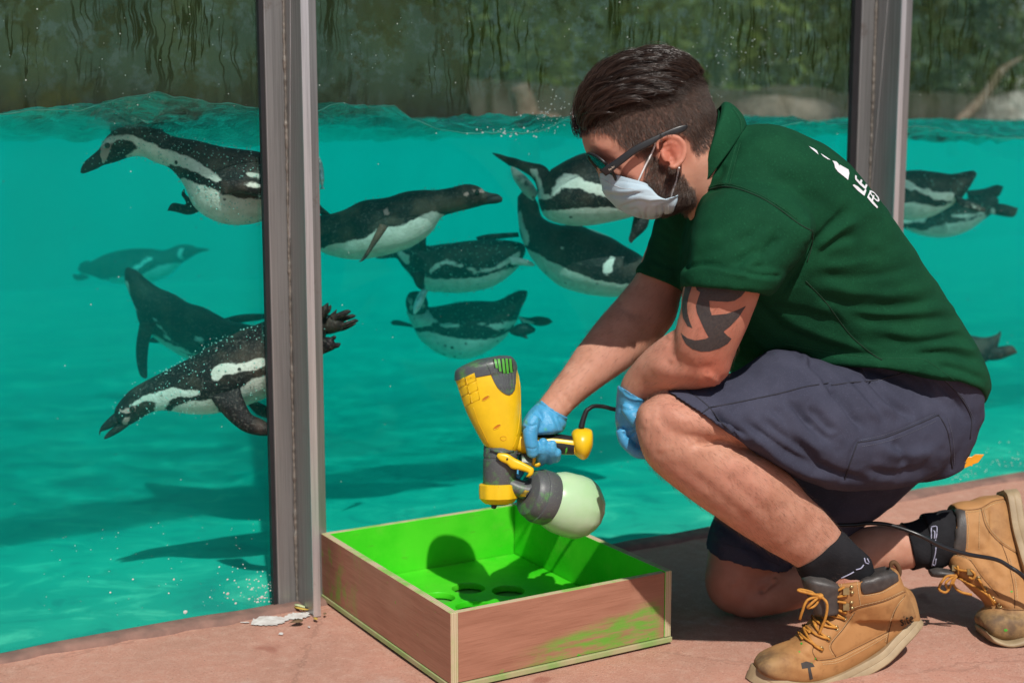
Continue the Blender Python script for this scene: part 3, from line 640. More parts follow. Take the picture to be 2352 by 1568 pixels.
penguin('small dim penguin swimming right in the distance, on the left', c8, GN_D(320, 610, 2.0),
  [(1080, 124, 1082, 134), (1040, 116, 1030, 146), (995, 112, 985, 162), (945, 94, 930, 196), (860, 95, 872, 232), (760, 132, 800, 305), (650, 120, 700, 352), (520, 122, 560, 378), (400, 142, 420, 372), (300, 176, 300, 342), (215, 222, 235, 318), (150, 246, 165, 300), (130, 262, 140, 285)],
  white=[[(530, 262), (640, 185), (672, 190), (560, 268)], [(862, 130), (892, 115), (892, 128), (878, 170), (895, 195), (870, 195), (855, 160)], [(300, 345), (600, 305), (720, 240), (870, 232), (900, 300), (700, 440), (250, 440)]],
  extra=[([(160, 300, 220, 330), (130, 310, 165, 348), (100, 305, 118, 350), (92, 318, 100, 330)], .012, 0, None), ([(200, 205, 250, 235), (150, 225, 165, 262), (140, 240, 145, 250)], .01, .02, None), ([(480, 300, 560, 330), (560, 250, 610, 300), (660, 205, 690, 235), (690, 190, 700, 200)], .012, -.13, [[(520, 262), (640, 185), (672, 190), (560, 268)]])], bub=200)
penguin('dim penguin with raised head and one flipper hanging straight down, middle left', c8, GN_D(400, 720, .62),
  [(478, 262, 500, 256), (470, 300, 560, 282), (476, 370, 632, 345), (510, 460, 715, 402), (552, 560, 830, 452), (580, 660, 930, 512), (660, 742, 1040, 545), (770, 832, 1130, 592), (910, 912, 1230, 642), (1050, 955, 1340, 665), (1200, 940, 1420, 680), (1330, 880, 1480, 690), (1420, 800, 1510, 700), (1500, 760, 1530, 720)],
  white=[[(665, 600), (690, 605), (730, 680), (800, 770), (900, 850), (990, 885), (985, 905), (860, 850), (760, 760), (690, 655)], [(475, 350), (490, 370), (505, 450), (545, 540), (560, 575), (535, 545), (495, 450), (470, 380)], [(965, 760), (1010, 755), (1050, 790), (1040, 810), (980, 790)], [(600, 700), (760, 790), (900, 880), (1000, 930), (960, 1000), (600, 900)]],
  extra=[([(580, 640, 700, 660), (572, 700, 668, 740), (556, 790, 648, 800), (552, 880, 638, 880), (560, 960, 634, 960), (580, 1035, 634, 1040), (610, 1062, 630, 1060)], .014, -.09, None), ([(1140, 640, 1160, 700), (1300, 600, 1310, 660), (1450, 592, 1450, 640), (1520, 596, 1520, 620)], .02, .06, None), ([(690, 740, 720, 800), (650, 780, 700, 806), (640, 795, 650, 800)], .012, .12, None)], bub=420)
penguin('large dark penguin diving left with its beak open, lower left', c8, GN_D(420, 860, .19),
  [(398, 1300, 462, 1404), (412, 1262, 520, 1392), (455, 1205, 590, 1350), (520, 1140, 665, 1308), (620, 1080, 740, 1294), (760, 1008, 830, 1302), (950, 910, 960, 1322), (1120, 812, 1120, 1316), (1300, 722, 1310, 1272), (1500, 640, 1510, 1195), (1640, 570, 1690, 1085), (1760, 540, 1840, 940), (1850, 560, 1910, 800), (1900, 590, 1940, 720), (1925, 620, 1950, 680)],
  white=[[(505, 1255), (600, 1200), (700, 1160), (830, 1132), (1000, 1150), (1042, 1182), (960, 1192), (850, 1192), (795, 1225), (755, 1292), (690, 1300), (692, 1232), (620, 1215), (540, 1258)], [(815, 1275), (950, 1225), (1105, 1215), (1165, 1320), (900, 1345), (800, 1320)],
         [(1088, 1045), (1120, 980), (1200, 950), (1300, 956), (1450, 918), (1520, 912), (1640, 880), (1640, 930), (1510, 962), (1400, 1002), (1280, 1022), (1180, 1042), (1130, 1090)], [(1298, 1132), (1400, 1070), (1510, 1035), (1700, 980), (1850, 940), (1700, 1250), (1350, 1300), (1310, 1210)]],
  pink=[[(425, 1275), (455, 1288), (545, 1262), (548, 1300), (500, 1312), (470, 1320), (430, 1305)], [(462, 1345), (515, 1330), (500, 1370), (475, 1402), (458, 1395)]], eye=(525, 1284), bub=520,
  extra=[([(425, 1290, 462, 1362), (380, 1325, 420, 1398), (330, 1372, 375, 1420), (295, 1415, 325, 1440), (284, 1455, 296, 1450), (286, 1474, 290, 1472)], .016, 0, -9.),
         ([(470, 1350, 520, 1385), (420, 1390, 465, 1430), (370, 1430, 415, 1462), (330, 1472, 360, 1490), (318, 1496, 330, 1502)], .013, 0, -9.),
         ([(1085, 1190, 1300, 1130), (1140, 1270, 1345, 1240), (1230, 1370, 1390, 1320), (1330, 1445, 1460, 1355), (1430, 1474, 1520, 1390), (1520, 1478, 1580, 1420), (1600, 1470, 1610, 1450)], .013, -.075, None),
         ([(1365, 1255, 1430, 1228), (1430, 1325, 1500, 1262), (1520, 1352, 1560, 1300), (1600, 1345, 1610, 1330)], .014, .13, -9.),
         ([(1870, 620, 1890, 745), (1950, 600, 1975, 738), (2020, 615, 2040, 715), (2060, 650, 2065, 690)], .014, 0, None), ([(1960, 612, 1985, 650), (2030, 580, 2050, 622), (2085, 562, 2098, 592), (2112, 572, 2112, 578)], .006, -.012, None), ([(1980, 640, 2000, 675), (2060, 610, 2075, 645), (2120, 596, 2132, 622), (2146, 604, 2146, 610)], .006, .006, None), ([(2000, 672, 2010, 702), (2080, 650, 2092, 680), (2140, 630, 2150, 656), (2166, 640, 2165, 648)], .006, -.004, None), ([(1990, 700, 2000, 728), (2060, 690, 2070, 712), (2120, 662, 2128, 682), (2150, 660, 2148, 668)], .005, .01, None), ([(1960, 600, 1975, 620), (1990, 575, 2002, 596), (2006, 560, 2010, 566)], .004, .008, None), ([(1870, 560, 1890, 650), (1910, 535, 1930, 600), (1934, 518, 1948, 560), (1944, 512, 1950, 520)], .008, -.03, None), ([(1900, 560, 1920, 620), (1945, 540, 1960, 580), (1966, 528, 1972, 540)], .006, -.02, None),
         ([(1890, 770, 1900, 890), (1940, 760, 1955, 868), (1975, 772, 1990, 850), (2000, 805, 2010, 835)], .009, -.05, None), ([(1960, 765, 1970, 800), (1990, 750, 2000, 775), (2004, 756, 2004, 766)], .006, -.05, None), ([(1985, 805, 1990, 845), (2020, 802, 2022, 838), (2038, 806, 2036, 820)], .006, -.052, None)])
penguin('juvenile brownish penguin swimming right, beside the near steel post', c5, GN_D(900, 510, .24),
  [(1590, 938, 1586, 970), (1555, 908, 1535, 985), (1500, 896, 1480, 990), (1440, 880, 1420, 1000), (1380, 838, 1380, 1012), (1280, 820, 1300, 1032), (1150, 850, 1180, 1062), (1020, 870, 1072, 1100), (900, 870, 1000, 1205), (760, 886, 920, 1285), (600, 935, 770, 1372), (400, 962, 560, 1432), (250, 1035, 340, 1462), (120, 1075, 150, 1435), (20, 1090, 40, 1390), (-80, 1130, -70, 1310), (-140, 1190, -140, 1260)],
  white=[[(-100, 1375), (40, 1362), (200, 1322), (400, 1285), (560, 1178), (700, 1185), (850, 1112), (980, 1055), (1085, 1078), (1000, 1400), (500, 1600), (-100, 1600)]],
  pink=[[(565, 1030), (610, 1010), (625, 1070), (580, 1095)], [(1330, 870), (1420, 860), (1440, 890), (1360, 905)], [(1250, 890), (1300, 890), (1290, 925), (1255, 920)]], beak=[[(1460, 880), (1610, 920), (1600, 985), (1460, 1000)]], eye=(1372, 892), bub=420, mat=MAT_PENGB,
  extra=[([(545, 1155, 620, 1175), (490, 1265, 555, 1270), (440, 1370, 480, 1375), (390, 1455, 425, 1452), (366, 1478, 378, 1484)], .009, -.13, None), ([(30, 990, 20, 1060), (70, 1030, 60, 1090), (130, 1080, 120, 1110)], .01, 0, -9.)])
penguin('spotted dark penguin with a raised tail, partly hidden behind the juvenile penguin', c6, GN_D(1060, 600, .44),
  [(0, 382, 4, 398), (70, 360, 80, 400), (150, 335, 165, 392), (225, 308, 240, 398), (290, 280, 300, 480), (390, 215, 390, 580), (490, 210, 470, 690), (590, 250, 570, 765), (750, 232, 750, 785), (900, 215, 940, 792), (1100, 190, 1150, 770), (1300, 180, 1350, 718), (1480, 185, 1530, 600), (1600, 200, 1640, 490), (1680, 220, 1700, 380), (1720, 250, 1725, 320)],
  white=[[(235, 290), (292, 300), (392, 378), (382, 465), (320, 450), (290, 402), (250, 342)], [(705, 452), (800, 412), (950, 450), (1130, 518), (1300, 508), (1500, 415), (1650, 325), (1650, 385), (1500, 475), (1300, 552), (1130, 552), (950, 492), (800, 462), (720, 502), (620, 575), (608, 545)], [(560, 615), (800, 632), (1200, 615), (1500, 525), (1700, 465), (1650, 650), (1300, 860), (550, 860)]],
  extra=[([(410, 560, 570, 540), (430, 640, 562, 620), (470, 720, 545, 700), (520, 758, 540, 750)], .014, -.16, None), ([(1150, 150, 1180, 205), (1280, 118, 1300, 190), (1440, 105, 1450, 170), (1640, 95, 1650, 150)], .012, .03, None), ([(480, 150, 578, 145), (490, 220, 578, 240), (480, 300, 590, 320)], .014, -.1, None), ([(1540, 375, 1560, 470), (1660, 390, 1680, 478), (1780, 430, 1790, 485), (1830, 465, 1832, 480)], .012, -.05, 5.)], bub=420)
penguin('penguin facing us with a silver fish across its beak, lower middle', c6, GN_D(1110, 740, .50),
  [(400, 900, 385, 1000), (440, 860, 410, 1110), (500, 880, 440, 1200), (600, 950, 510, 1330), (750, 938, 680, 1470), (950, 900, 880, 1545), (1150, 885, 1100, 1545), (1350, 888, 1300, 1455), (1450, 860, 1420, 1372), (1550, 808, 1520, 1270), (1650, 765, 1620, 1120), (1735, 768, 1680, 960), (1748, 800, 1725, 880)],
  white=[[(340, 1035), (600, 1005), (705, 1112), (680, 1135), (380, 1145)], [(695, 1118), (760, 1148), (960, 1152), (950, 1180), (862, 1195), (765, 1190)], [(1155, 1140), (1400, 1150), (1600, 1108), (1650, 1130), (1530, 1200), (1380, 1212), (1250, 1180)], [(455, 1245), (600, 1240), (800, 1282), (900, 1312), (1100, 1332), (1350, 1320), (1560, 1230), (1420, 1700), (500, 1700)]],
  extra=[([(345, 865, 350, 960), (375, 800, 372, 1020), (430, 775, 420, 1045), (500, 775, 500, 1045), (560, 800, 560, 1030), (590, 870, 592, 980), (597, 910, 597, 940)], .055, -.05, [[(355, 850), (420, 850), (425, 900), (405, 990), (390, 960), (400, 890), (370, 880)], [(520, 850), (560, 860), (560, 960), (530, 990), (545, 900)]]),
         ([(345, 1010, 610, 990), (370, 1060, 620, 1020), (395, 1120, 690, 1090), (430, 1200, 720, 1160)], .07, -.03, 9.),
         ([(420, 1155, 425, 1190), (340, 1130, 330, 1178), (260, 1108, 240, 1168), (200, 1108, 190, 1160), (170, 1130, 172, 1140)], .01, .04, None),
         ([(1640, 1062, 1680, 1142), (1760, 1078, 1780, 1152), (1870, 1062, 1880, 1176), (1980, 1080, 1970, 1165), (2036, 1122, 2030, 1134)], .012, -.02, [[(1630, 1050), (1690, 1080), (1840, 1140), (1700, 1150)]]), ([(1530, 1235, 1560, 1270), (1620, 1160, 1640, 1295), (1740, 1140, 1730, 1280), (1830, 1200, 1800, 1255), (1835, 1222, 1828, 1240)], .012, -.06, None), ([(1610, 1255, 1640, 1290), (1680, 1250, 1700, 1310), (1740, 1285, 1752, 1325)], .01, -.06, None)], bub=260)
penguin('green tinged penguin with its long beak raised to the surface, beside the face mask', cU, GN_D(1330, 450, .17),
  [(775, 250, 642, 500), (850, 205, 668, 620), (950, 150, 740, 735), (1100, 92, 930, 795), (1250, 100, 1100, 802), (1400, 150, 1300, 775), (1560, 230, 1560, 715), (1700, 320, 1680, 650), (1820, 420, 1800, 600), (1900, 490, 1890, 560)],
  white=[[(640, 380), (692, 425), (702, 500), (775, 490), (795, 440), (832, 350), (920, 282), (1000, 300), (1100, 350), (1290, 405), (1400, 470), (1400, 560), (1290, 515), (1150, 480), (1050, 432), (950, 442), (880, 432), (825, 500), (785, 535), (620, 545)], [(680, 655), (900, 642), (1050, 625), (1400, 622), (1700, 600), (1650, 850), (1000, 900), (700, 800)]],
  extra=[([(198, 86, 202, 96), (240, 92, 250, 135), (300, 108, 310, 175), (370, 130, 372, 218)], .014, 0, -20.),
         ([(350, 124, 350, 210), (430, 140, 415, 228), (500, 165, 482, 262), (590, 185, 560, 310), (690, 205, 610, 365), (755, 260, 635, 430), (780, 340, 645, 500), (800, 420, 660, 560)], .05, 0, [[(580, 250), (640, 240), (660, 330), (690, 400), (690, 470), (650, 480), (640, 380), (600, 300)], [(640, 500), (780, 490), (800, 540), (650, 560)]]),
         ([(600, 560, 650, 480), (520, 500, 600, 400), (450, 410, 520, 310), (405, 340, 450, 255), (385, 270, 405, 225), (380, 230, 390, 222)], .014, .06, 2.),
         ([(1600, 640, 1740, 640), (1575, 760, 1735, 760), (1555, 860, 1700, 840), (1535, 930, 1590, 940), (1550, 968, 1565, 972)], .014, .02, None)], kth=.9)
penguin('large black penguin diving with its head up, beside the far bare arm', cU, GN_D(1330, 560, .27),
  [(448, 520, 520, 440), (446, 560, 590, 500), (446, 640, 650, 590), (455, 760, 690, 718), (475, 890, 845, 790), (525, 1010, 1060, 802), (605, 1150, 1200, 862), (725, 1285, 1370, 922), (870, 1395, 1500, 1002), (1100, 1468, 1640, 1082), (1350, 1498, 1750, 1182), (1550, 1480, 1830, 1292), (1680, 1430, 1870, 1380)],
  white=[[(500, 1000), (545, 1025), (650, 1080), (800, 1160), (1000, 1262), (1200, 1332), (1400, 1362), (1700, 1390), (1500, 1620), (1000, 1600), (600, 1300)], [(1275, 1190), (1330, 1128), (1365, 1080), (1430, 1140), (1372, 1172), (1392, 1240), (1342, 1302), (1280, 1270)], [(430, 700), (478, 645), (492, 760), (565, 900), (555, 985), (460, 1035), (430, 1010), (500, 920), (450, 800)], [(870, 1010), (930, 1005), (930, 1045), (880, 1040)]],
  extra=[([(1060, 805, 1100, 850), (1200, 850, 1230, 890), (1330, 900, 1350, 930), (1380, 925, 1385, 935)], .012, .1, 4.)], bub=90)
penguin('penguin with a white flank stripe swimming away, right of the far steel post', cR, GN_D(2150, 430, .24),
  [(-260, 250, -255, 350), (-150, 190, -150, 400), (-20, 150, 0, 445), (50, 143, 80, 475), (200, 130, 180, 488), (350, 145, 310, 460), (450, 158, 420, 402), (540, 142, 500, 352), (600, 133, 555, 285), (630, 150, 600, 210)],
  white=[[(-200, 150), (50, 195), (140, 203), (250, 262), (350, 288), (485, 288), (472, 352), (350, 342), (200, 272), (50, 247), (-200, 240)], [(-200, 360), (60, 352), (200, 362), (330, 390), (460, 366), (350, 560), (-200, 560)]],
  extra=[([(470, 300, 500, 380), (600, 360, 610, 420), (690, 400, 690, 430)], .01, -.04, -2.)], bub=120)
penguin('penguin whose feet trail to the right, lowest of the pair beyond the far steel post', cR, GN_D(2190, 490, .34),
  [(60, 490, 70, 520), (110, 470, 130, 550), (190, 462, 200, 580), (300, 440, 300, 604), (420, 388, 430, 604), (560, 335, 560, 565), (650, 320, 670, 490), (740, 300, 750, 430), (780, 330, 775, 400)],
  white=[[(40, 478), (170, 470), (275, 468), (260, 502), (180, 502), (60, 520)], [(130, 535), (250, 562), (420, 512), (560, 492), (700, 450), (520, 700), (100, 700)], [(450, 455), (620, 440), (685, 425), (680, 442), (560, 470)]],
  extra=[([(560, 275, 580, 360), (680, 262, 700, 350), (770, 235, 780, 320), (822, 245, 800, 300)], .014, 0, None), ([(720, 370, 730, 440), (820, 370, 820, 458), (900, 392, 895, 462), (925, 400, 922, 412)], .014, -.02, [[(690, 400), (760, 400), (760, 440), (690, 440)]])], bub=110)
penguin('dim penguin mostly hidden behind the green shirt, its tail and feet showing at the right', cR, GN_D(2250, 800, .2),
  [(-200, 1360, -190, 1420), (-60, 1320, -40, 1500), (150, 1290, 170, 1560), (400, 1290, 410, 1560), (560, 1300, 600, 1530), (680, 1320, 720, 1480), (770, 1300, 770, 1400), (800, 1275, 790, 1330)],
  white=[[(-200, 1450), (600, 1480), (600, 1700), (-200, 1700)]], extra=[([(680, 1400, 700, 1485), (790, 1385, 790, 1480), (880, 1378, 880, 1448), (918, 1420, 915, 1432)], .014, -.02, None)])
# two silver fish
MAT_FISH = simple('silver_fish', (.62, .68, .70), .22, metal=.5, var=.35, vscale=60)
def fish(label, f, d, spine, wd):
    P = cr(np.array([f(*p) for p in spine], float), 4); k = len(P); T = np.gradient(P, axis=0); T /= np.linalg.norm(T, axis=1)[:, None]; N = np.stack([-T[:, 1], T[:, 0]], 1)
    w = np.interp(np.linspace(0, 1, k), np.linspace(0, 1, len(wd)), wd); rg = [(*(p + n * a), *(p - n * a), d, a / F * d * .55) for p, n, a in zip(P, N, w)]
    c = AT(*P[k // 2], d); t = thing('fish', c, label, 'fish', 'small silver fish'); put('body', loft(rg, 3, 20), MAT_FISH, t)
    q = P[-1]; dr = T[-1]; n_ = N[-1]
    put('tail_fin', loft([(*(q - dr * 3 + n_ * 1.2), *(q - dr * 3 - n_ * 1.2), d, .0012), (*(q + dr * 3 + n_ * 4), *(q + dr * 3 - n_ * 4), d, .001), (*(q + dr * 6 + n_ * 6), *(q + dr * 6 - n_ * 6), d, .0006)], 3, 10), MAT_FISH, t)
fish('small silver fish held across the beak of the penguin facing us', c6, GN_D(1110, 740, .50) - .13, [(440, 1040), (480, 940), (530, 820), (590, 730), (630, 680)], [2, 8, 10, 9, 7, 4, 1.5])
fish('small silver fish sinking beside the near steel post', c5, GN_D(735, 400, .3), [(25, 590), (32, 660), (42, 760), (52, 840)], [1.5, 6, 8, 7, 2])
# air bubbles on and around the birds
def bubbles():
    V, Fc = [], []
    O = np.array([(1, 0, 0), (-1, 0, 0), (0, 1, 0), (0, -1, 0), (0, 0, 1), (0, 0, -1)], float); fq = [(0, 2, 4), (2, 1, 4), (1, 3, 4), (3, 0, 4), (2, 0, 5), (1, 2, 5), (3, 1, 5), (0, 3, 5)]
    for i, (p, r) in enumerate(BUB): V.append(O * r + p); Fc += [[a + 6 * i for a in q] for q in fq]
    return np.vstack(V), Fc
MAT_BUB = simple('air_bubble', (.30, .66, .59), .2, spec=.8)
tag(put('air_bubbles', bubbles(), MAT_BUB), kind='stuff')
# ================================================================== WOODEN BOX
BF = GROUND(1036, 1590); E1 = np.array([GT[0], GT[1], 0]); E2 = np.array([-GT[1], GT[0], 0]); BW, BL, BH = .440, .535, .133; PTH = .0135
UZ = np.array([0, 0, 1.0])
def m_ply(stain):
    m = NT('red_plywood_face'); g = m.noise(3, 5, .65, vec=m.map((2.2, 2.2, 26))); g2 = m.noise(7, 4, .6, vec=m.map((2, 2, 60))); n = m.noise(4, 4)
    c = m.mix(m.ramp(g, .3, .7), (.40, .185, .120, 1), (.32, .140, .088, 1)); c = m.mix(m.math('MULTIPLY', m.ramp(g2, .5, .72), .6), c, (.25, .105, .062, 1)); c = m.mix(m.math('MULTIPLY', m.ramp(n, .55, .7), .35), c, (.44, .24, .16, 1))
    x, y, z = m.sep(); gr = (.075, .42, .022, 1)
    if stain == 'front':   # wide dry-brushed smear low on the right, drops along the foot
        d = m.math('ADD', z, m.math('MULTIPLY', x, -.16)); br = m.noise(11, 5, .7, vec=m.map((1, 1, 5)))
        k = m.math('MULTIPLY', m.math('MULTIPLY', m.ramp(d, .030, .005), m.ramp(x, .10, .22)), m.ramp(br, .38, .62, .05, .75)); k = m.math('MULTIPLY', k, m.ramp(x, .43, .40))
        sp = m.math('MULTIPLY', m.ramp(m.noise(34, 2), .66, .70), m.math('MULTIPLY', m.ramp(z, .06, .02), m.ramp(x, .06, .16))); k = m.math('MAXIMUM', k, sp)
        sp2 = m.math('MULTIPLY', m.ramp(m.noise(62, 2, vec=m.map((1, 1, .4))), .74, .77), m.ramp(x, .2, .34)); k = m.math('MAXIMUM', k, m.math('MULTIPLY', sp2, .8))
    else:
        br = m.noise(26, 4, .7, vec=m.map((1, 1, .5))); k = m.math('MULTIPLY', m.ramp(y, .28, .52), m.ramp(br, .50, .66, 0, .6)); k = m.math('MAXIMUM', k, m.math('MULTIPLY', m.ramp(m.noise(70, 2), .70, .74), .5))
    c = m.mix(k, c, gr); m.set(col=c, rough=.62, spec=.3); m.bump(g2, .25, .0012); return m.m
def m_edge(name, green, bd='X'):
    m = NT(name); n = m.noise(24, 4, .65); st = m.node('ShaderNodeTexWave', Scale=78.0, Distortion=1.0, Detail=2.0); st.bands_direction = bd; m.l.new(m.co(), st.inputs['Vector'])
    c = m.mix(st.outputs[0], (.60, .50, .33, 1), (.46, .35, .21, 1)); c = m.mix(m.ramp(n, .6, .75), c, (.34, .24, .15, 1))
    c = m.mix(m.math('MULTIPLY', m.ramp(m.noise(13, 5, .7), .42, .62), green), c, (.16, .48, .05, 1)); m.set(col=c, rough=.7, spec=.3); m.bump(n, .3, .001); return m.m
def m_green():
    m = NT('wet_green_paint'); n = m.noise(6, 5, .6); n2 = m.noise(150, 3)
    n4 = m.noise(19, 5, .7); c = m.mix(m.ramp(n, .3, .7), (.030, .52, .008, 1), (.085, .66, .020, 1)); c = m.mix(m.math('MULTIPLY', m.ramp(n4, .52, .72), .5), c, (.13, .58, .035, 1)); c = m.mix(m.math('MULTIPLY', m.ramp(m.noise(30, 4, .7, vec=m.map((1, 1, 4), loc=(3, 1, 2))), .62, .74), .45), c, (.12, .30, .03, 1)); m.set(col=c, rough=.42, spec=.42); m.bump(n2, .15, .0008); return m.m
MAT_PLYF, MAT_PLYL, MAT_EDGE, MAT_EDGEG, MAT_GREEN = m_ply('front'), m_ply('left'), m_edge('plywood_edge', .25), m_edge('plywood_edge_oversprayed', .75), m_green()
MAT_EDGEB = simple('bottom_ply_edge', (.42, .36, .20), .7, col2=(.22, .36, .10), vscale=14)
MAT_EDGEY, MAT_EDGEGY = m_edge('plywood_edge_long', .25, 'Y'), m_edge('plywood_edge_long_oversprayed', .75, 'Y')
MAT_GREEN_DULL = simple('thin_green_overspray', (.05, .40, .03), .6, col2=(.09, .36, .05), vscale=25)
wb = thing('wooden_box', BF, 'shallow open plywood box, painted wet bright green inside, standing on the paving', 'box')
def panel(name, a0, a1, b0, b1, z0, z1, axis, outer, inner):
    c = BF + E1 * (a0 + a1) / 2 + E2 * (b0 + b1) / 2 + UZ * (z0 + z1) / 2
    V, Fc = box(c, E1 * (a1 - a0) / 2, E2 * (b1 - b0) / 2, UZ * (z1 - z0) / 2)
    # faces: bottom, top, front(-E2), right(+E1), back(+E2), left(-E1)
    o = thing_mesh(name, V, Fc, [outer, MAT_EDGEG if axis in 'LR' else MAT_EDGEGY, inner, MAT_EDGE if axis in 'LR' else MAT_EDGEY], axis); return o
def thing_mesh(name, V, Fc, mats, axis):
    idx = {'L': [3, 1, 3, 2, 3, 0], 'R': [3, 1, 3, 0, 3, 2], 'F': [3, 1, 0, 3, 2, 3], 'B': [3, 1, 2, 3, 0, 3]}[axis]
    Vl = np.stack([(V - BF) @ E1, (V - BF) @ E2, (V - BF) @ UZ], 1); me = bpy.data.meshes.new(name); me.from_pydata(Vl.tolist(), [], Fc)
    for m in mats: me.materials.append(m)
    me.polygons.foreach_set('material_index', np.array(idx, np.int32)); o = bpy.data.objects.new(name, me); COL.objects.link(o); o.parent = wb; o.rotation_euler = (0, 0, GANG); bevel(o, .0011, 2); return o
panel('side_panel', 0, PTH, 0, BL, .0135, BH, 'L', MAT_PLYL, MAT_GREEN)
panel('side_panel', BW - PTH, BW, 0, BL, .0135, BH + .0008, 'R', MAT_PLYL, MAT_GREEN)
panel('side_panel', PTH + .0006, BW - PTH - .0006, .0012, PTH, .0135, BH - .0012, 'F', MAT_PLYF, MAT_GREEN)
panel('side_panel', PTH + .0006, BW - PTH - .0006, BL - PTH, BL - .0012, .0135, BH - .001, 'B', MAT_PLYF, MAT_GREEN)
c_ = BF + E1 * BW / 2 + E2 * BL / 2
bp_ = put('bottom_panel', box(c_ + UZ * .0078, E1 * (BW / 2 + .002), E2 * (BL / 2 + .002), UZ * .0046), MAT_EDGEB, wb, smooth=False); bevel(bp_, .001)
put('bottom_lining', box(c_ + UZ * .0137, E1 * (BW / 2 - PTH - .002), E2 * (BL / 2 - PTH - .002), UZ * .0011), MAT_GREEN_DULL, wb, smooth=False)
for dx in (.06, BW - .06):
    put('batten', box(BF + E1 * dx + E2 * BL / 2 + UZ * .0016, E1 * .016, E2 * (BL / 2 - .02), UZ * .0015), MAT_EDGE, wb, smooth=False)
# inner board with round holes
def holes_board():
    zb = .030; ctr = []
    for u, v in ((1006, 1372), (1075.6, 1350), (1168, 1356), (1086, 1392), (1000, 1410), (1170, 1400), (1250, 1362), (1085, 1440)):
        p = GROUND(u, v, zb) - BF; ctr.append((p @ E1, p @ E2))
    cu = bpy.data.curves.new('h', 'CURVE'); cu.dimensions = '2D'; cu.fill_mode = 'BOTH'; cu.extrude = .005; cu.bevel_depth = .0012; cu.bevel_resolution = 1
    m = PTH + .003; R_ = [(m, m), (BW - m, m), (BW - m, BL - m), (m, BL - m)]
    def spl(P):
        s = cu.splines.new('POLY'); s.points.add(len(P) - 1); s.use_cyclic_u = True
        for q, p in zip(s.points, P): q.co = (p[0], p[1], 0, 1)
    spl(R_); used = []
    for x, y in ctr:
        if any(math.hypot(x - a, y - b) < .075 for a, b in used) or not (.055 < x < BW - .055 and .055 < y < BL - .055): continue
        used.append((x, y)); spl([(x + .033 * math.cos(t), y + .033 * math.sin(t)) for t in np.linspace(0, 2 * math.pi, 36, endpoint=False)])
    for x in (.09, .18, .27, .36):
        for y in (.10, .19, .28):
            if all(math.hypot(x - a, y - b) > .078 for a, b in used): used.append((x, y)); spl([(x + .033 * math.cos(t), y + .033 * math.sin(t)) for t in np.linspace(0, 2 * math.pi, 36, endpoint=False)])
    o = bpy.data.objects.new('h', cu); COL.objects.link(o); dg = bpy.context.evaluated_depsgraph_get(); me = bpy.data.meshes.new_from_object(o.evaluated_get(dg)); bpy.data.objects.remove(o)
    me.materials.clear(); me.materials.append(MAT_GREEN); ob = bpy.data.objects.new('inner_board', me); COL.objects.link(ob); ob.parent = wb; ob.location = (0, 0, zb - .006); ob.rotation_euler = (0, 0, GANG)
holes_board()

# ================================================================== SPRAY GUN
c4 = crop(1080, 850, 1580, 1360, 1537); DG = 2.45
def g4(rings, ts, d=DG): return [(*c4(a, b), *c4(c, e), d, t) for (a, b, c, e), t in zip(rings, ts)]
def m_plast(name, col, rough, over=0.0, spec=.5):
    m = NT(name); n = m.noise(34, 4, .65); c = m.mix(m.ramp(n, .3, .7), col, tuple(x * .9 for x in col)); f = m.noise(520, 2)
    if over: c = m.mix(m.math('MULTIPLY', m.ramp(n, .50, .68), over), c, (.10, .42, .05, 1)); c = m.mix(m.math('MULTIPLY', m.ramp(f, .6, .68), over * .6), c, (.30, .45, .25, 1))
    m.set(col=c, rough=rough, spec=spec); m.bump(f, .08, .0005); return m.m
MAT_YEL = m_plast('yellow_plastic', (.82, .52, .010, 1), .34); MAT_GREY = m_plast('dark_grey_plastic', (.075, .082, .088, 1), .38, .35); MAT_GREYC = m_plast('oversprayed_grey_plastic', (.085, .09, .095, 1), .45, .45)
MAT_BLK = m_plast('black_soft_grip', (.012, .012, .013, 1), .5); MAT_SLOT = simple('dark_vent_slot', (.006, .008, .006), .8); MAT_SPRAYG = simple('green_overspray', (.07, .36, .035), .5)
MAT_HOLE = simple('orange_screw_hole', (.50, .16, .004), .6)
def m_cup():
    m = NT('milky_paint_cup'); n = m.noise(9, 4, .6); n2 = m.noise(26, 3, .6, dist=.8); x, y, z = m.sep()
    c = m.mix(m.ramp(n, .3, .7), (.42, .64, .36, 1), (.52, .68, .47, 1)); c = m.mix(m.math('MULTIPLY', m.ramp(z, -.165, -.215), .7), c, (.20, .60, .13, 1)); c = m.mix(m.math('MULTIPLY', m.ramp(n2, .64, .70), .8), c, (.13, .55, .06, 1))
    m.set(col=c, rough=.28, spec=.5, sss=.85); m.b.inputs['Subsurface Radius'].default_value = (.035, .045, .03); return m.m
MAT_CUP = m_cup()
sg = thing('spray_gun', AT(*c4(520, 640), DG), 'yellow and grey paint sprayer with milky cup, held over the green box', 'paint sprayer')
hr = [(176, 300, 652, 212), (196, 352, 668, 290), (214, 410, 681, 350), (262, 545, 686, 520), (330, 682, 690, 690), (392, 792, 676, 800), (434, 838, 648, 858), (462, 850, 632, 866)]
hous = loft(g4(hr, [.043, .044, .044, .042, .038, .032, .026, .022]), 8, 48, 2.5); put('housing', hous, MAT_YEL, sg)
cap = loft(g4([(172, 312, 654, 226), (172, 296, 655, 212), (178, 240, 640, 160), (214, 208, 618, 132), (270, 180, 585, 120), (340, 150, 520, 118)], [.0442, .0445, .0440, .041, .034, .018]), 7, 48, 2.5)
put('motor_cap', cap, MAT_GREY, sg); HB = BVH(join(hous, cap))
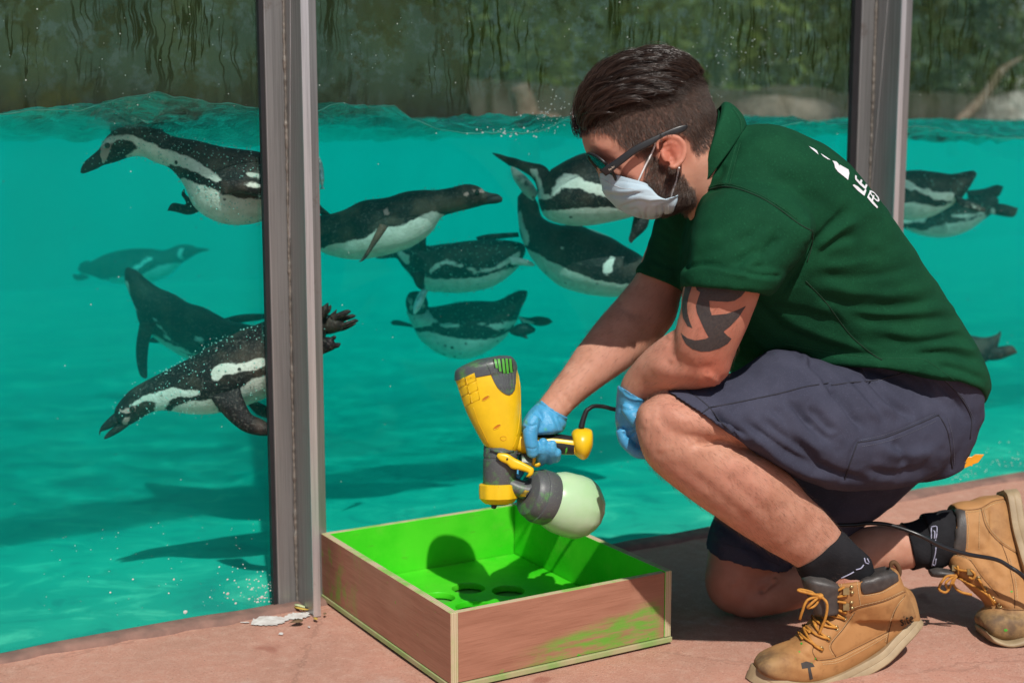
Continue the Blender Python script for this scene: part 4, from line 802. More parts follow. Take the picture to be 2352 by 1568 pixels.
put('vent_shield', decal(HB, crpts(c4, [(425, 195), (447, 235), (460, 280), (480, 325), (505, 365), (535, 395), (565, 415), (592, 422), (615, 408), (632, 380), (640, 330), (642, 260), (650, 205), (640, 170), (600, 128), (520, 126), (440, 150), (415, 180)]), .0016, 3.5, DG), MAT_GREY, sg)
for i, x in enumerate((474, 500, 530, 556, 582, 606)):
    y0, y1 = 148 + abs(i - 3) * 2, (215, 240, 255, 258, 250, 240)[i]
    put('vent_slot', decal(HB, crpts(c4, [(x - 8, y0), (x + 1, y0), (x + 12 + i * .5, y1), (x + 5, y1)]), .0022, 4, DG), MAT_SLOT, sg)
    if i < 5: put('vent_rib', decal(HB, crpts(c4, [(x + 4, y0), (x + 20, y0), (x + 31, y1), (x + 15, y1)]), .0024, 4, DG), MAT_SPRAYG, sg)
for i, x in enumerate((520, 546, 570, 594, 616)):
    put('vent_rib', seam(HB, crpts(c4, [(x, 258), (x + 5, 320), (x + 6, 372 + (8 if i == 2 else 0))]), .0006, .0018, DG), m_plast('grey_rib', (.12, .13, .135, 1), .4), sg)
for i, q in enumerate([[(198, 312), (248, 288), (262, 340), (212, 362)], [(258, 285), (326, 254), (340, 306), (272, 338)], [(214, 378), (264, 352), (280, 404), (232, 426)], [(276, 350), (342, 322), (354, 378), (290, 406)], [(238, 440), (284, 420), (300, 480), (258, 505)], [(296, 416), (356, 394), (366, 452), (308, 478)]]):
    P = crpts(c4, q); put('grip_square', decal(HB, P, .0009, 4, DG), MAT_YEL, sg); put('grip_square', seam(HB, P + P[:1], .0008, .0006, DG, 1), MAT_YEL, sg)
for q in ((413, 445), (500, 664)):
    u, v = c4(*q); P = [(u + 8.6 * math.cos(t) * .95 - 2.2 * math.sin(t), v + 5.2 * math.sin(t) - 3.2 * math.cos(t)) for t in np.linspace(0, 2 * math.pi, 18, endpoint=False)]
    put('screw_hole', decal(HB, P, .0005, 4, DG), MAT_HOLE, sg); put('screw_hole_rim', seam(HB, P + P[:1], .0006, .0004, DG, 1), MAT_YEL, sg)
put('housing_seam', seam(HB, crpts(c4, [(318, 515), (352, 620), (400, 720), (436, 800)]), .0004, .0002, DG), MAT_YEL, sg); put('housing_seam', seam(HB, crpts(c4, [(662, 250), (676, 400), (676, 560), (655, 720), (622, 830)]), .0006, .0003, DG), MAT_YEL, sg)
MAT_MARK = simple('embossed_mark', (.70, .38, .006), .5); u, v = c4(548, 752); put('embossed_oval', seam(HB, [(u + 7 * math.cos(t), v + 5 * math.sin(t)) for t in np.linspace(0, 6.3, 16)], .0005, .0003, DG, 1), MAT_MARK, sg)
def ax(p, q, d0=DG, d1=None): return AT(*c4(*p), d0), AT(*c4(*q), d1 or d0)
put('barrel', revolve(*ax((532, 800), (518, 1120)), [(0, .0285), (.06, .0302), (.30, .0300), (.31, .0292), (.36, .0292), (.37, .0300), (.94, .0288), (1, .027)], 44), MAT_GREYC, sg, auto=.6)
put('barrel_clip', tube([AT(*c4(452, 840), DG - .026), AT(*c4(540, 862), DG - .034), AT(*c4(625, 850), DG - .02)], .0028, 8, 4), MAT_GREY, sg)
put('nozzle_collar', revolve(*ax((510, 1100), (512, 1252)), [(0, .0300), (.05, .0335), (.35, .0342), (.72, .0335), (.9, .028), (1, .0235)], 60, .018), MAT_YEL, sg, auto=.6)
for k in range(7):
    a = -1.2 + k * .4; put('collar_groove', tube([AT(*c4(510 + 108 * math.sin(a), 1122), DG - .0338 * math.cos(a)), AT(*c4(510 + 104 * math.sin(a), 1205), DG - .0332 * math.cos(a))], .0006, 5, 1), MAT_HOLE, sg)
put('air_cap', revolve(*ax((512, 1240), (512, 1262)), [(0, .022), (.6, .021), (1, .016)], 30), MAT_BLK, sg, auto=.6)
put('nozzle_tip', loft(g4([(450, 1215, 512, 1215), (455, 1250, 505, 1258), (455, 1285, 490, 1292), (462, 1290, 482, 1294)], [.009, .008, .006, .003], DG - .012), 4, 16), MAT_BLK, sg)
put('air_horn', loft(g4([(512, 1225, 556, 1222), (512, 1246, 556, 1250), (520, 1262, 545, 1262)], [.008, .007, .004], DG - .014), 4, 14), MAT_SPRAYG, sg)
put('lever', loft(g4([(496, 885, 505, 905), (515, 866, 530, 930), (580, 872, 575, 952), (635, 905, 610, 985), (690, 932, 672, 998), (740, 958, 722, 1012), (780, 985, 738, 1022), (778, 1025, 728, 1042), (752, 1052, 722, 1048)], [.004, .006, .007, .007, .007, .007, .007, .006, .003], DG - .034), 5, 18, 3), MAT_YEL, sg)
put('lever_pin', ball(*c4(578, 912), 2.4, 2.4, DG - .042, .002, 8), MAT_BLK, sg)
put('adjusting_knob', revolve(*ax((680, 940), (770, 948), DG - .01), [(0, .012), (.1, .0155), (.9, .0155), (1, .012)], 26, .03), MAT_GREY, sg, auto=.6)
put('trigger_spring', tube([AT(*c4(640 + k * 5, 868 + 8 * (k % 2)), DG - .012) for k in range(9)], .0016, 6, 2), MAT_BLK, sg)
put('trigger', loft(g4([(726, 880, 800, 880), (730, 915, 800, 918), (745, 945, 792, 950), (775, 965, 830, 935), (800, 974, 836, 945), (820, 972, 834, 960)], [.008, .008, .007, .007, .006, .003], DG - .010), 5, 16, 3), MAT_YEL, sg)
put('paint_tube', loft(g4([(560, 1040, 560, 1150), (620, 1046, 618, 1190), (700, 1075, 660, 1205), (790, 1085, 700, 1225)], [.017, .020, .022, .024], DG - .004), 6, 28), MAT_GREYC, sg)
put('warning_label', decal(BVH(loft(g4([(560, 1040, 560, 1150), (620, 1046, 618, 1190), (700, 1075, 660, 1205), (790, 1085, 700, 1225)], [.017, .020, .022, .024], DG - .004), 6, 28)), crpts(c4, [(715, 1150), (762, 1160), (738, 1198), (664, 1202)]), .0006, 4, DG), simple('yellow_label', (.62, .42, .01), .5, col2=(.10, .09, .02), vscale=110), sg)
q0, q1 = AT(*c4(722, 1168), DG - .012), AT(*c4(1235, 1318), DG + .05); cx_ = q1 - q0; Lc = np.linalg.norm(cx_); cx_ /= Lc
lid = revolve(q0, q0 + cx_ * .046, [(0, .018), (.02, .026), (.10, .0375), (.18, .0405), (.30, .0425), (.44, .0440), (.46, .0458), (.54, .0470), (.94, .0470), (1, .0458)], 52); put('cup_lid', lid, MAT_GREYC, sg, auto=.55)
cupp = [(0, .0450), (.05, .0475), (.22, .0535), (.5, .0562), (.72, .0545), (.84, .0490), (.93, .041), (.97, .038), (1, .035)]
def facet(vf, k=12, amt=.05, f0=.55):
    V, Fc = vf; na = 52; n = len(cupp); out = V.copy()
    for i in range(n):
        w = smooth01((cupp[i][0] - f0) / .25)
        for j in range(na):
            a = 2 * math.pi * j / na; s = math.cos(math.pi / k) / math.cos((a % (2 * math.pi / k)) - math.pi / k); c = V[i * na:(i + 1) * na].mean(0); out[i * na + j] = c + (V[i * na + j] - c) * (1 - w + w * s * 1.02)
    return out, Fc
put('paint_cup', facet(revolve(q0 + cx_ * .045, q0 + cx_ * .142, cupp, 52)), MAT_CUP, sg, auto=1.0)
# grip, with black soft pads, and the flared end knob
grip = loft(g4([(640, 720, 650, 860), (720, 700, 720, 880), (820, 708, 815, 872), (950, 722, 960, 876), (1085, 738, 1092, 878), (1110, 760, 1112, 862)], [.020, .021, .019, .0185, .0185, .014], DG + .004), 6, 32, 2.4); put('grip', grip, MAT_YEL, sg); GB = BVH(grip)
put('grip_pad', decal(GB, crpts(c4, [(800, 714), (960, 722), (1078, 742), (1084, 770), (960, 756), (815, 748)]), .0013, 4, DG), MAT_BLK, sg)
put('grip_pad', decal(GB, crpts(c4, [(930, 786), (1000, 792), (1092, 806), (1092, 872), (960, 870), (930, 860)]), .0013, 4, DG), MAT_BLK, sg)
put('paint_smear', decal(GB, crpts(c4, [(1020, 868), (1028, 830), (1040, 820), (1040, 845), (1030, 870)]), .0017, 4, DG), MAT_SPRAYG, sg)
put('paint_smear', decal(GB, crpts(c4, [(930, 728), (946, 716), (956, 728), (948, 742)]), .0017, 4, DG), MAT_SPRAYG, sg)
knob = loft(g4([(1090, 742, 1095, 880), (1072, 722, 1100, 882), (1088, 692, 1125, 902), (1135, 674, 1158, 918), (1190, 676, 1195, 900), (1226, 690, 1226, 840), (1236, 720, 1236, 800)], [.016, .020, .027, .031, .028, .020, .008], DG + .006), 7, 36); put('end_knob', knob, MAT_YEL, sg)
put('strain_relief', tube([AT(*c4(1146, 676), DG), AT(*c4(1162, 610), DG), AT(*c4(1186, 545), DG), AT(*c4(1204, 528), DG)], [.0052, .0048, .0042, .0036], 12, 5), MAT_BLK, sg)
cord = [(*c4(1200, 532), DG), (*c4(1240, 508), DG + .005), (*c4(1300, 508), DG + .01), (*c4(1370, 524), DG + .015), (*c4(1440, 556), DG + .03), (1460, 1000, 2.50), (1530, 1085, 2.52), (1640, 1150, 2.53), (1760, 1185, 2.52), (1870, 1203, 2.50), (1954, 1205, 2.49), (2000, 1201, 2.48), (2047, 1206, 2.47), (2111, 1228, 2.455), (2169, 1256, 2.455), (2223, 1272, 2.46), (2287, 1284, 2.47), (2319, 1301, 2.47), (2352, 1325, 2.47), (2420, 1400, 2.5), (2520, 1452, 2.54), (2700, 1470, 2.6)]
MAT_CORD = simple('black_cable', (.010, .010, .011), .32, spec=.6)
t = put('power_cord', tube(AT(*np.array(cord).T), .0037, 10, 8), MAT_CORD); tag(t, 'black power cord running from the sprayer behind the knee and past the boots', 'cord')
# ================================================================== PERSON
c1 = crop(1350, 60, 2100, 600, 2178); c2 = crop(1300, 550, 2000, 1100, 1996); c3 = crop(1750, 200, 2550, 1250, 1195)
cS = crop(1500, 860, 2100, 1360, 1882); cB = crop(1740, 1200, 2560, 1707, 2352); cK = crop(1720, 1150, 2150, 1560, 1644); cP = crop(2100, 1080, 2560, 1420, 2121)
man = thing('person', GROUND(1800, 1420), 'kneeling person in green polo shirt, navy shorts and face mask spraying the box', 'person')
HD = 2.28
# ---------------- skin, one continuous body
def skin():
    P = []
    P.append(loft([(1450, 134, 1526, 124, HD, .026), (1396, 160, 1576, 147, HD, .055), (1352, 213, 1611, 190, HD, .070), (1335, 262, 1631, 235, HD, .0765), (1335, 305, 1641, 265, HD, .078), (1344, 345, 1640, 300, HD, .0755), (1360, 374, 1632, 335, HD, .070), (1384, 412, 1622, 372, HD, .065), (1412, 448, 1615, 402, HD, .060), (1446, 478, 1608, 432, HD, .053), (1482, 494, 1604, 455, HD, .040), (1520, 496, 1596, 468, HD, .02)], 6, 40, 2.2))
    P.append(ball(1390, 408, 20, 13, HD, .013, ang=.9))       # nose, brow ridge
    P.append(loft([(1500, 440, 1625, 280, HD, .05), (1535, 462, 1655, 290, 2.285, .057), (1575, 490, 1690, 320, 2.30, .060), (1600, 540, 1740, 360, 2.33, .075)], 5, 30))
    for sg in (-1, 1):      # ears
        P.append(ball(1543, 348, 24, 30, HD + sg * .079, .0055, ang=-.25))
        hx = [(1511, 345), (1509, 330), (1518, 318), (1536, 312), (1556, 316), (1570, 330), (1574, 346), (1570, 362), (1560, 376), (1547, 384), (1538, 378)]
        P.append(tube(AT(*np.array(hx).T, HD + sg * .0855), [.0034, .0036, .0042, .0044, .0044, .0044, .0042, .0042, .0046, .0058, .004], 10, 4))
        P.append(tube(AT(*np.array([(1525, 336), (1540, 328), (1556, 334), (1560, 350), (1552, 368)]).T, HD + sg * .083), [.002, .0032, .0034, .0032, .0025], 8, 4))
        P.append(tube(AT(*np.array([(1520, 350), (1524, 362), (1532, 372)]).T, HD + sg * .083), [.0028, .0034, .0026], 8, 4))
    # trunk under the clothes
    P.append(loft([(1600, 500, 1720, 340, 2.31, .08), (1600, 600, 1850, 380, 2.36, .15), (1640, 700, 1970, 520, 2.43, .14), (1720, 800, 2080, 680, 2.50, .12), (1820, 890, 2150, 830, 2.55, .11), (1930, 970, 2170, 940, 2.57, .11), (2020, 1040, 2150, 1010, 2.58, .08)], 4, 24))
    # near arm
    P.append(loft([(1672, 485, 1785, 500, 2.23, .05), (1614, 560, 1770, 570, 2.205, .058), (1571, 655, 1745, 672, 2.19, .056), (1563, 715, 1727, 724, 2.195, .053), (1549, 765, 1704, 778, 2.205, .050), (1540, 805, 1686, 818, 2.215, .045), (1560, 850, 1672, 862, 2.225, .035)], 6, 36, 2.15))
    P.append(ball(1618, 838, 52, 52, 2.225, .040)); P.append(ball(1640, 862, 22, 24, 2.226, .022, ang=.5))
    P.append(loft([(1570, 745, 1668, 868, 2.222, .030), (1534, 764, 1634, 886, 2.23, .042), (1504, 786, 1594, 895, 2.245, .042), (1470, 818, 1546, 899, 2.265, .038), (1442, 850, 1510, 908, 2.29, .032), (1426, 880, 1484, 921, 2.305, .028), (1422, 905, 1478, 940, 2.315, .028)], 6, 32))
    # far arm
    P.append(loft([(1520, 500, 1640, 540, 2.50, .06), (1485, 570, 1588, 610, 2.52, .055), (1462, 626, 1567, 674, 2.53, .050), (1424, 678, 1550, 735, 2.525, .049), (1378, 728, 1512, 785, 2.515, .048), (1330, 791, 1452, 838, 2.50, .044), (1290, 850, 1388, 884, 2.485, .037), (1259, 893, 1333, 926, 2.475, .031), (1243, 914, 1303, 955, 2.465, .028), (1232, 930, 1290, 970, 2.46, .027)], 6, 32))
    # near leg: thigh end, knee, calf
    P.append(loft([(1760, 840, 1840, 1080, 2.36, .09), (1660, 880, 1760, 1045, 2.31, .075), (1580, 902, 1680, 1020, 2.275, .066), (1516, 912, 1610, 1012, 2.255, .058), (1476, 950, 1540, 1010, 2.25, .045)], 6, 34, 2.1))
    P.append(ball(1535, 975, 76, 72, 2.255, .054)); P.append(ball(1492, 962, 32, 42, 2.25, .036)); 
    P.append(loft([(1462, 990, 1590, 965, 2.25, .046), (1475, 1040, 1630, 1000, 2.255, .052), (1502, 1080, 1685, 1020, 2.265, .057), (1562, 1130, 1752, 1044, 2.28, .059), (1640, 1185, 1812, 1088, 2.30, .057), (1702, 1226, 1853, 1134, 2.325, .051), (1765, 1266, 1893, 1172, 2.35, .044), (1832, 1304, 1931, 1218, 2.375, .038), (1870, 1345, 1980, 1275, 2.39, .036), (1900, 1390, 2010, 1330, 2.40, .034)], 6, 36))
    # far leg
    P.append(loft([(1960, 1010, 2080, 1090, 2.62, .08), (1800, 1090, 1960, 1200, 2.65, .085), (1690, 1160, 1880, 1265, 2.665, .078), (1638, 1230, 1800, 1320, 2.665, .068), (1622, 1300, 1750, 1370, 2.66, .058)], 6, 32))
    P.append(ball(1695, 1330, 76, 80, 2.655, .058))
    P.append(loft([(1640, 1350, 1720, 1290, 2.655, .045), (1690, 1412, 1780, 1290, 2.65, .055), (1770, 1410, 1850, 1262, 2.64, .057), (1860, 1385, 1930, 1228, 2.63, .053), (1960, 1325, 1985, 1210, 2.615, .044), (2085, 1306, 2082, 1203, 2.60, .036), (2170, 1290, 2165, 1200, 2.595, .034), (2220, 1285, 2215, 1205, 2.59, .034)], 6, 32))
    V, Fc = remesh(join(*P), .0026, 0)
    def w(V):
        q, d = PX(V); ear = np.exp(-((np.hypot(q[:, 0] - 1542, q[:, 1] - 348) / 45) ** 4)); return 1 - .93 * ear * (np.abs(d - HD) > .06)
    V = lap(V, Fc, 14, w)
    V, Fc = creases((V, Fc), [
        (crpts(cS, [(735, 768), (830, 776), (920, 770), (980, 762)]), 6, -.006), (crpts(cS, [(720, 800), (850, 815), (980, 800)]), 16, .003),
        (crpts(cS, [(430, 560), (520, 640), (560, 740)]), 16, -.0022), (crpts(cS, [(350, 640), (430, 720), (470, 830)]), 18, -.002), (crpts(cS, [(470, 480), (590, 540), (680, 640)]), 22, .002),
        (crpts(cS, [(560, 900), (800, 1080), (1100, 1330), (1300, 1500)]), 14, -.0022), (crpts(cS, [(1000, 900), (1200, 1050), (1450, 1300)]), 20, .002), (crpts(cS, [(900, 950), (1150, 1180), (1400, 1420)]), 14, -.0018),
        (crpts(c2, [(1060, 820), (1090, 900), (1080, 1000)]), 14, -.003), (crpts(c2, [(1150, 1010), (1250, 1060), (1380, 1060)]), 12, -.0018), (crpts(c2, [(1330, 1090), (1380, 1130), (1400, 1170)]), 8, .003), (crpts(c2, [(900, 1000), (1050, 1080), (1250, 1110)]), 18, .002),
        (crpts(c2, [(690, 590), (760, 640), (850, 700)]), 10, -.002), (crpts(c2, [(260, 1240), (330, 1330), (345, 1390)]), 6, .002), (crpts(c2, [(300, 1230), (360, 1330)]), 6, -.002),
        (crpts(cK, [(680, 1280), (760, 1200), (830, 1130)]), 8, -.008), (crpts(cK, [(420, 1180), (560, 1250), (680, 1290)]), 18, -.003),
        (crpts(c1, [(420, 1000), (520, 1010), (560, 1090)]), 10, -.005), (crpts(c1, [(580, 1060), (680, 1100), (720, 1180)]), 12, .002), (crpts(c1, [(925, 905), (950, 950), (955, 985)]), 8, -.006), (crpts(c1, [(380, 860), (460, 900), (540, 900)]), 10, .0015)])
    V = V + normals(V, Fc) * (.0006 * vnoise(V, 60, 3) + .0005 * vnoise(V, 25, 4))[:, None]
    return V, Fc
SK = skin()
SKB = BVH(SK); SKN = normals(*SK); SQ, SD = PX(SK[0])
def m_skin():
    m = NT('skin'); n = m.noise(28, 5, .6); n2 = m.noise(9, 4); f = m.noise(330, 3, .6)
    c = m.mix(m.ramp(n, .3, .7), (.56, .295, .205, 1), (.47, .225, .148, 1)); c = m.mix(m.math('MULTIPLY', m.ramp(n2, .45, .7), .7), c, (.53, .245, .175, 1)); c = m.mix(m.math('MULTIPLY', m.ramp(f, .6, .75), .2), c, (.36, .14, .09, 1))
    c = m.mix(m.attr('red'), c, (.46, .135, .085, 1)); c = m.mix(m.math('MULTIPLY', m.attr('stub'), m.ramp(f, .25, .6, .7, 1.0)), c, (.070, .042, .031, 1)); c = m.mix(m.attr('scalp'), c, (.030, .018, .013, 1))
    m.set(col=c, rough=.56, spec=.24, sss=.12); m.b.inputs['Subsurface Radius'].default_value = (.012, .004, .002); m.b.inputs['Subsurface Scale'].default_value = .5
    b = m.bump(f, .22, .0012); m.bump(m.noise(120, 4, .6), .18, .002, b); return m.m
MAT_SKIN = m_skin(); body = put('body', SK, MAT_SKIN, man)
headm = (SD < 2.42) & (SQ[:, 1] < 520) & (SQ[:, 0] < 1700)
LONG = crpts(c1, [(225, 690), (240, 560), (330, 400), (480, 250), (600, 165), (800, 118), (960, 138), (1080, 222), (1135, 300), (1050, 350), (900, 485), (760, 540), (600, 572), (480, 640), (380, 735), (300, 800), (245, 790)])
HAIR = crpts(c1, [(245, 800), (300, 805), (360, 795), (450, 785), (530, 830), (610, 905), (700, 960), (780, 1000), (850, 950), (840, 860), (900, 815), (1010, 800), (1060, 830), (1090, 890), (1130, 960), (1180, 930), (1250, 870), (1340, 720), (1340, 640), (1290, 480), (1190, 320), (1060, 170), (900, 110), (700, 120), (480, 210), (310, 400), (220, 560), (200, 690)])
BEARD = crpts(c1, [(770, 975), (845, 955), (875, 1010), (960, 1060), (1010, 1060), (1050, 1120), (1085, 1180), (1120, 1200), (1130, 1310), (1050, 1370), (940, 1390), (790, 1330), (710, 1260), (715, 1190), (780, 1110), (780, 1040)])
red = np.zeros(len(SQ)); 
for (x, y, r, a) in ((1545, 345, 42, .9), (1640, 850, 60, .8), (1630, 740, 120, .5), (1700, 1360, 90, .4), (1545, 960, 80, .15), (1450, 420, 40, .25), (1380, 350, 40, .3)): red = np.maximum(red, a * np.exp(-(np.hypot(SQ[:, 0] - x, SQ[:, 1] - y) / r) ** 2))
vattr(body, 'red', red); sh = sdf(SQ, [HAIR]); sl_ = sdf(SQ, [LONG]); sb = sdf(SQ, [BEARD])
vattr(body, 'stub', np.where(headm, np.maximum(smooth01(sb / 14 + .3) * .86, smooth01(sh / 26 + .2) * .93), 0)); vattr(body, 'scalp', np.where(headm, smooth01(sl_ / 8 + .5), 0))
for sg in (-1, 1):
    put('eye', ball(1416, 396, 9, 9, HD + sg * .030, .009, 14), simple('eye_white', (.7, .66, .62), .1), man); 
def strands(L, r0, r1):       # many tapered hairs as three-sided prisms
    A = np.asarray(L); n, k, _ = A.shape; T = np.gradient(A, axis=1); T /= np.linalg.norm(T, axis=2)[..., None] + 1e-12
    N = np.cross(T, np.array([.21, .37, .9])); N /= np.linalg.norm(N, axis=2)[..., None] + 1e-12; B = np.cross(T, N)
    r = np.linspace(r0, r1, k)[None, :, None, None]; ph = np.array([0, 2.094, 4.189])
    V = (A[:, :, None] + r * (np.cos(ph)[None, None, :, None] * N[:, :, None] + np.sin(ph)[None, None, :, None] * B[:, :, None])).reshape(-1, 3)
    i = np.arange(n)[:, None, None] * (k * 3); j = np.arange(k - 1)[None, :, None] * 3; a = np.arange(3)[None, None, :]; b = (a + 1) % 3
    return V, np.stack([i + j + a, i + j + b, i + j + 3 + b, i + j + 3 + a], -1).reshape(-1, 4).tolist()
def m_hair(name, a, b, rough):
    m = NT(name); g = m.node('ShaderNodeNewGeometry'); m.set(col=m.mix(g.outputs['Random Per Island'], a, b), rough=rough, spec=.55); return m.m
MAT_HAIRL = m_hair('slicked_dark_hair', (.010, .006, .004, 1), (.085, .052, .038, 1), .24); MAT_HAIRS = m_hair('cropped_brown_hair', (.026, .017, .012, 1), (.17, .115, .088, 1), .38); MAT_HAIRB = m_hair('body_hair', (.06, .03, .018, 1), (.20, .11, .06, 1), .5)
def hair():
    rg = np.random.default_rng(5); V, N = SK[0], SKN
    ids = np.where(headm & (sl_ > -2))[0]; g = rg.choice(ids, 300); L = []
    CX, CY = 1500.0, 500.0
    for vi in g:
        p = V[vi].copy(); path = []; da = rg.normal() * .16; steps = 11; ln = rg.uniform(.85, 1.2); u0 = SQ[vi, 0]; front = smooth01((1440 - u0) / 110); base = .002 + .0075 * front + rg.uniform(0, .0085)
        for i in range(steps):
            loc, nor, _, _ = SKB.find_nearest(Vector(p)); loc = np.array(loc); nor = np.array(nor); q, _ = PX(loc); rx, ry = q - (CX, CY)
            t2 = np.array([-ry, rx]) / math.hypot(rx, ry); t2 = np.array([t2[0] * math.cos(da) - t2[1] * math.sin(da), t2[0] * math.sin(da) + t2[1] * math.cos(da)]); T = RGT * t2[0] - UPV * t2[1]; T = T + FWD * (np.sign((loc - EYE) @ FWD - HD) * .10); T = T - nor * (T @ nor); T /= np.linalg.norm(T)
            f = i / (steps - 1); stop = sdf(q[None], [LONG])[0] < -9 - 5 * rg.uniform(); T = T * (0.02 if stop else 1.0); lift = base * math.sin(math.pi * min(1, .12 + f * .78)) + .0008; path.append(loc + nor * lift); p = loc + T * .0060 * ln
        path = np.array(path)
        for c in range(40):
            o = rg.normal(size=3) * .0034; w = np.linspace(1, .14, steps)[:, None] ** 1.2; wob = (np.sin(np.linspace(0, 3, steps) + rg.uniform(0, 6)) * .0005)[:, None] * rg.normal(size=3)
            k = rg.uniform(.8, 1.0); t = np.linspace(0, (steps - 1) * k, steps); pp = np.stack([np.interp(t, np.arange(steps), path[:, a]) for a in range(3)], 1); L.append(pp + o * w + wob)
    o = put('hair', strands(L, .00036, .00010), MAT_HAIRL, man)
    def short(ids, n, ln, tilt, r, name, mat, dirf):
        ids = rg.choice(ids, n); P = V[ids] + rg.normal(size=(n, 3)) * .0008; Nn = N[ids]; q = SQ[ids]; D = dirf(q); D = D - Nn * (D * Nn).sum(1)[:, None]; D /= np.linalg.norm(D, axis=1)[:, None] + 1e-9
        l = (ln * rg.uniform(.5, 1.25, n))[:, None]; j = rg.normal(size=(n, 3)) * .35
        dd = D * tilt + Nn + j; dd /= np.linalg.norm(dd, axis=1)[:, None]; A = np.stack([P - Nn * .0005, P + dd * l * .5, P + dd * l + D * l * .25], 1); o = put(name, strands(A, r, r * .35), mat, man); o['kind'] = 'stuff'
    short(np.where(headm & (sdf(SQ, [crpts(c1, [(368, 945), (410, 958), (480, 995), (500, 1025), (430, 1012), (378, 985)])]) > 0))[0], 700, .006, 2.2, .00024, 'eyebrow', MAT_HAIRL, lambda q: RGT * .8 - UPV * .3 + 0 * q[:, :1])
    d_h = lambda q: RGT * .55 - UPV * .83 + 0 * q[:, :1]
    short(np.where(headm & (sh > 1) & (sl_ < 5))[0], 24000, .0066, 1.9, .00025, 'cropped_hair', MAT_HAIRS, d_h)
    short(np.where(headm & (sl_ < 7) & (sl_ > -26) & (sh > 6))[0], 4200, .0165, 4.0, .00024, 'swept_hair', MAT_HAIRL, lambda q: RGT * (-(q[:, 1:] - CY)) / 330 + UPV * (-(q[:, :1] - CX)) / 330)
    short(np.where(headm & (sb > -3))[0], 12000, .0070, 1.2, .00024, 'beard', MAT_HAIRS, lambda q: -UPV * .9 - RGT * .25 + 0 * q[:, :1])
    short(np.where((SQ[:, 1] > 900) & (SD < 2.42) & (SQ[:, 0] < 1940))[0], 7000, .010, 2.0, .00011, 'leg_hair', MAT_HAIRB, lambda q: RGT * .6 - UPV * .6 + 0 * q[:, :1])
    short(np.where((SQ[:, 1] > 640) & (SQ[:, 1] < 930) & (SD < 2.60) & (SQ[:, 0] < 1700))[0], 3600, .009, 2.2, .00011, 'arm_hair', MAT_HAIRB, lambda q: -RGT * .6 - UPV * .6 + 0 * q[:, :1])
hair()
MAT_INK = NT('tattoo_ink'); _n = MAT_INK.noise(240, 3); MAT_INK.set(col=MAT_INK.mix(MAT_INK.ramp(_n, .3, .7), (.050, .046, .047, 1), (.068, .060, .058, 1)), rough=.5, spec=.3); MAT_INK = MAT_INK.m
put('tattoo', decal(SKB, crpts(c2, [(1250, 470), (1262, 500), (1285, 515), (1270, 560), (1255, 610), (1262, 660), (1290, 725), (1320, 790), (1345, 835), (1320, 847), (1250, 857), (1195, 842), (1162, 818), (1148, 800), (1160, 840), (1185, 885), (1230, 920), (1290, 937), (1350, 935), (1420, 915), (1480, 880), (1507, 845), (1480, 825), (1450, 795), (1500, 755), (1560, 690), (1610, 612), (1540, 645), (1470, 668), (1400, 675), (1368, 678), (1355, 640), (1350, 575), (1420, 580), (1480, 583), (1530, 575), (1575, 545), (1605, 510), (1620, 470)]), .00045, 4.5, 2.15), MAT_INK, man)
put('tattoo', decal(SKB, crpts(c2, [(1180, 470), (1228, 470), (1205, 540), (1192, 600), (1195, 660), (1210, 720), (1230, 770), (1195, 755), (1165, 700), (1155, 640), (1160, 570)]), .00045, 4.5, 2.15), MAT_INK, man)

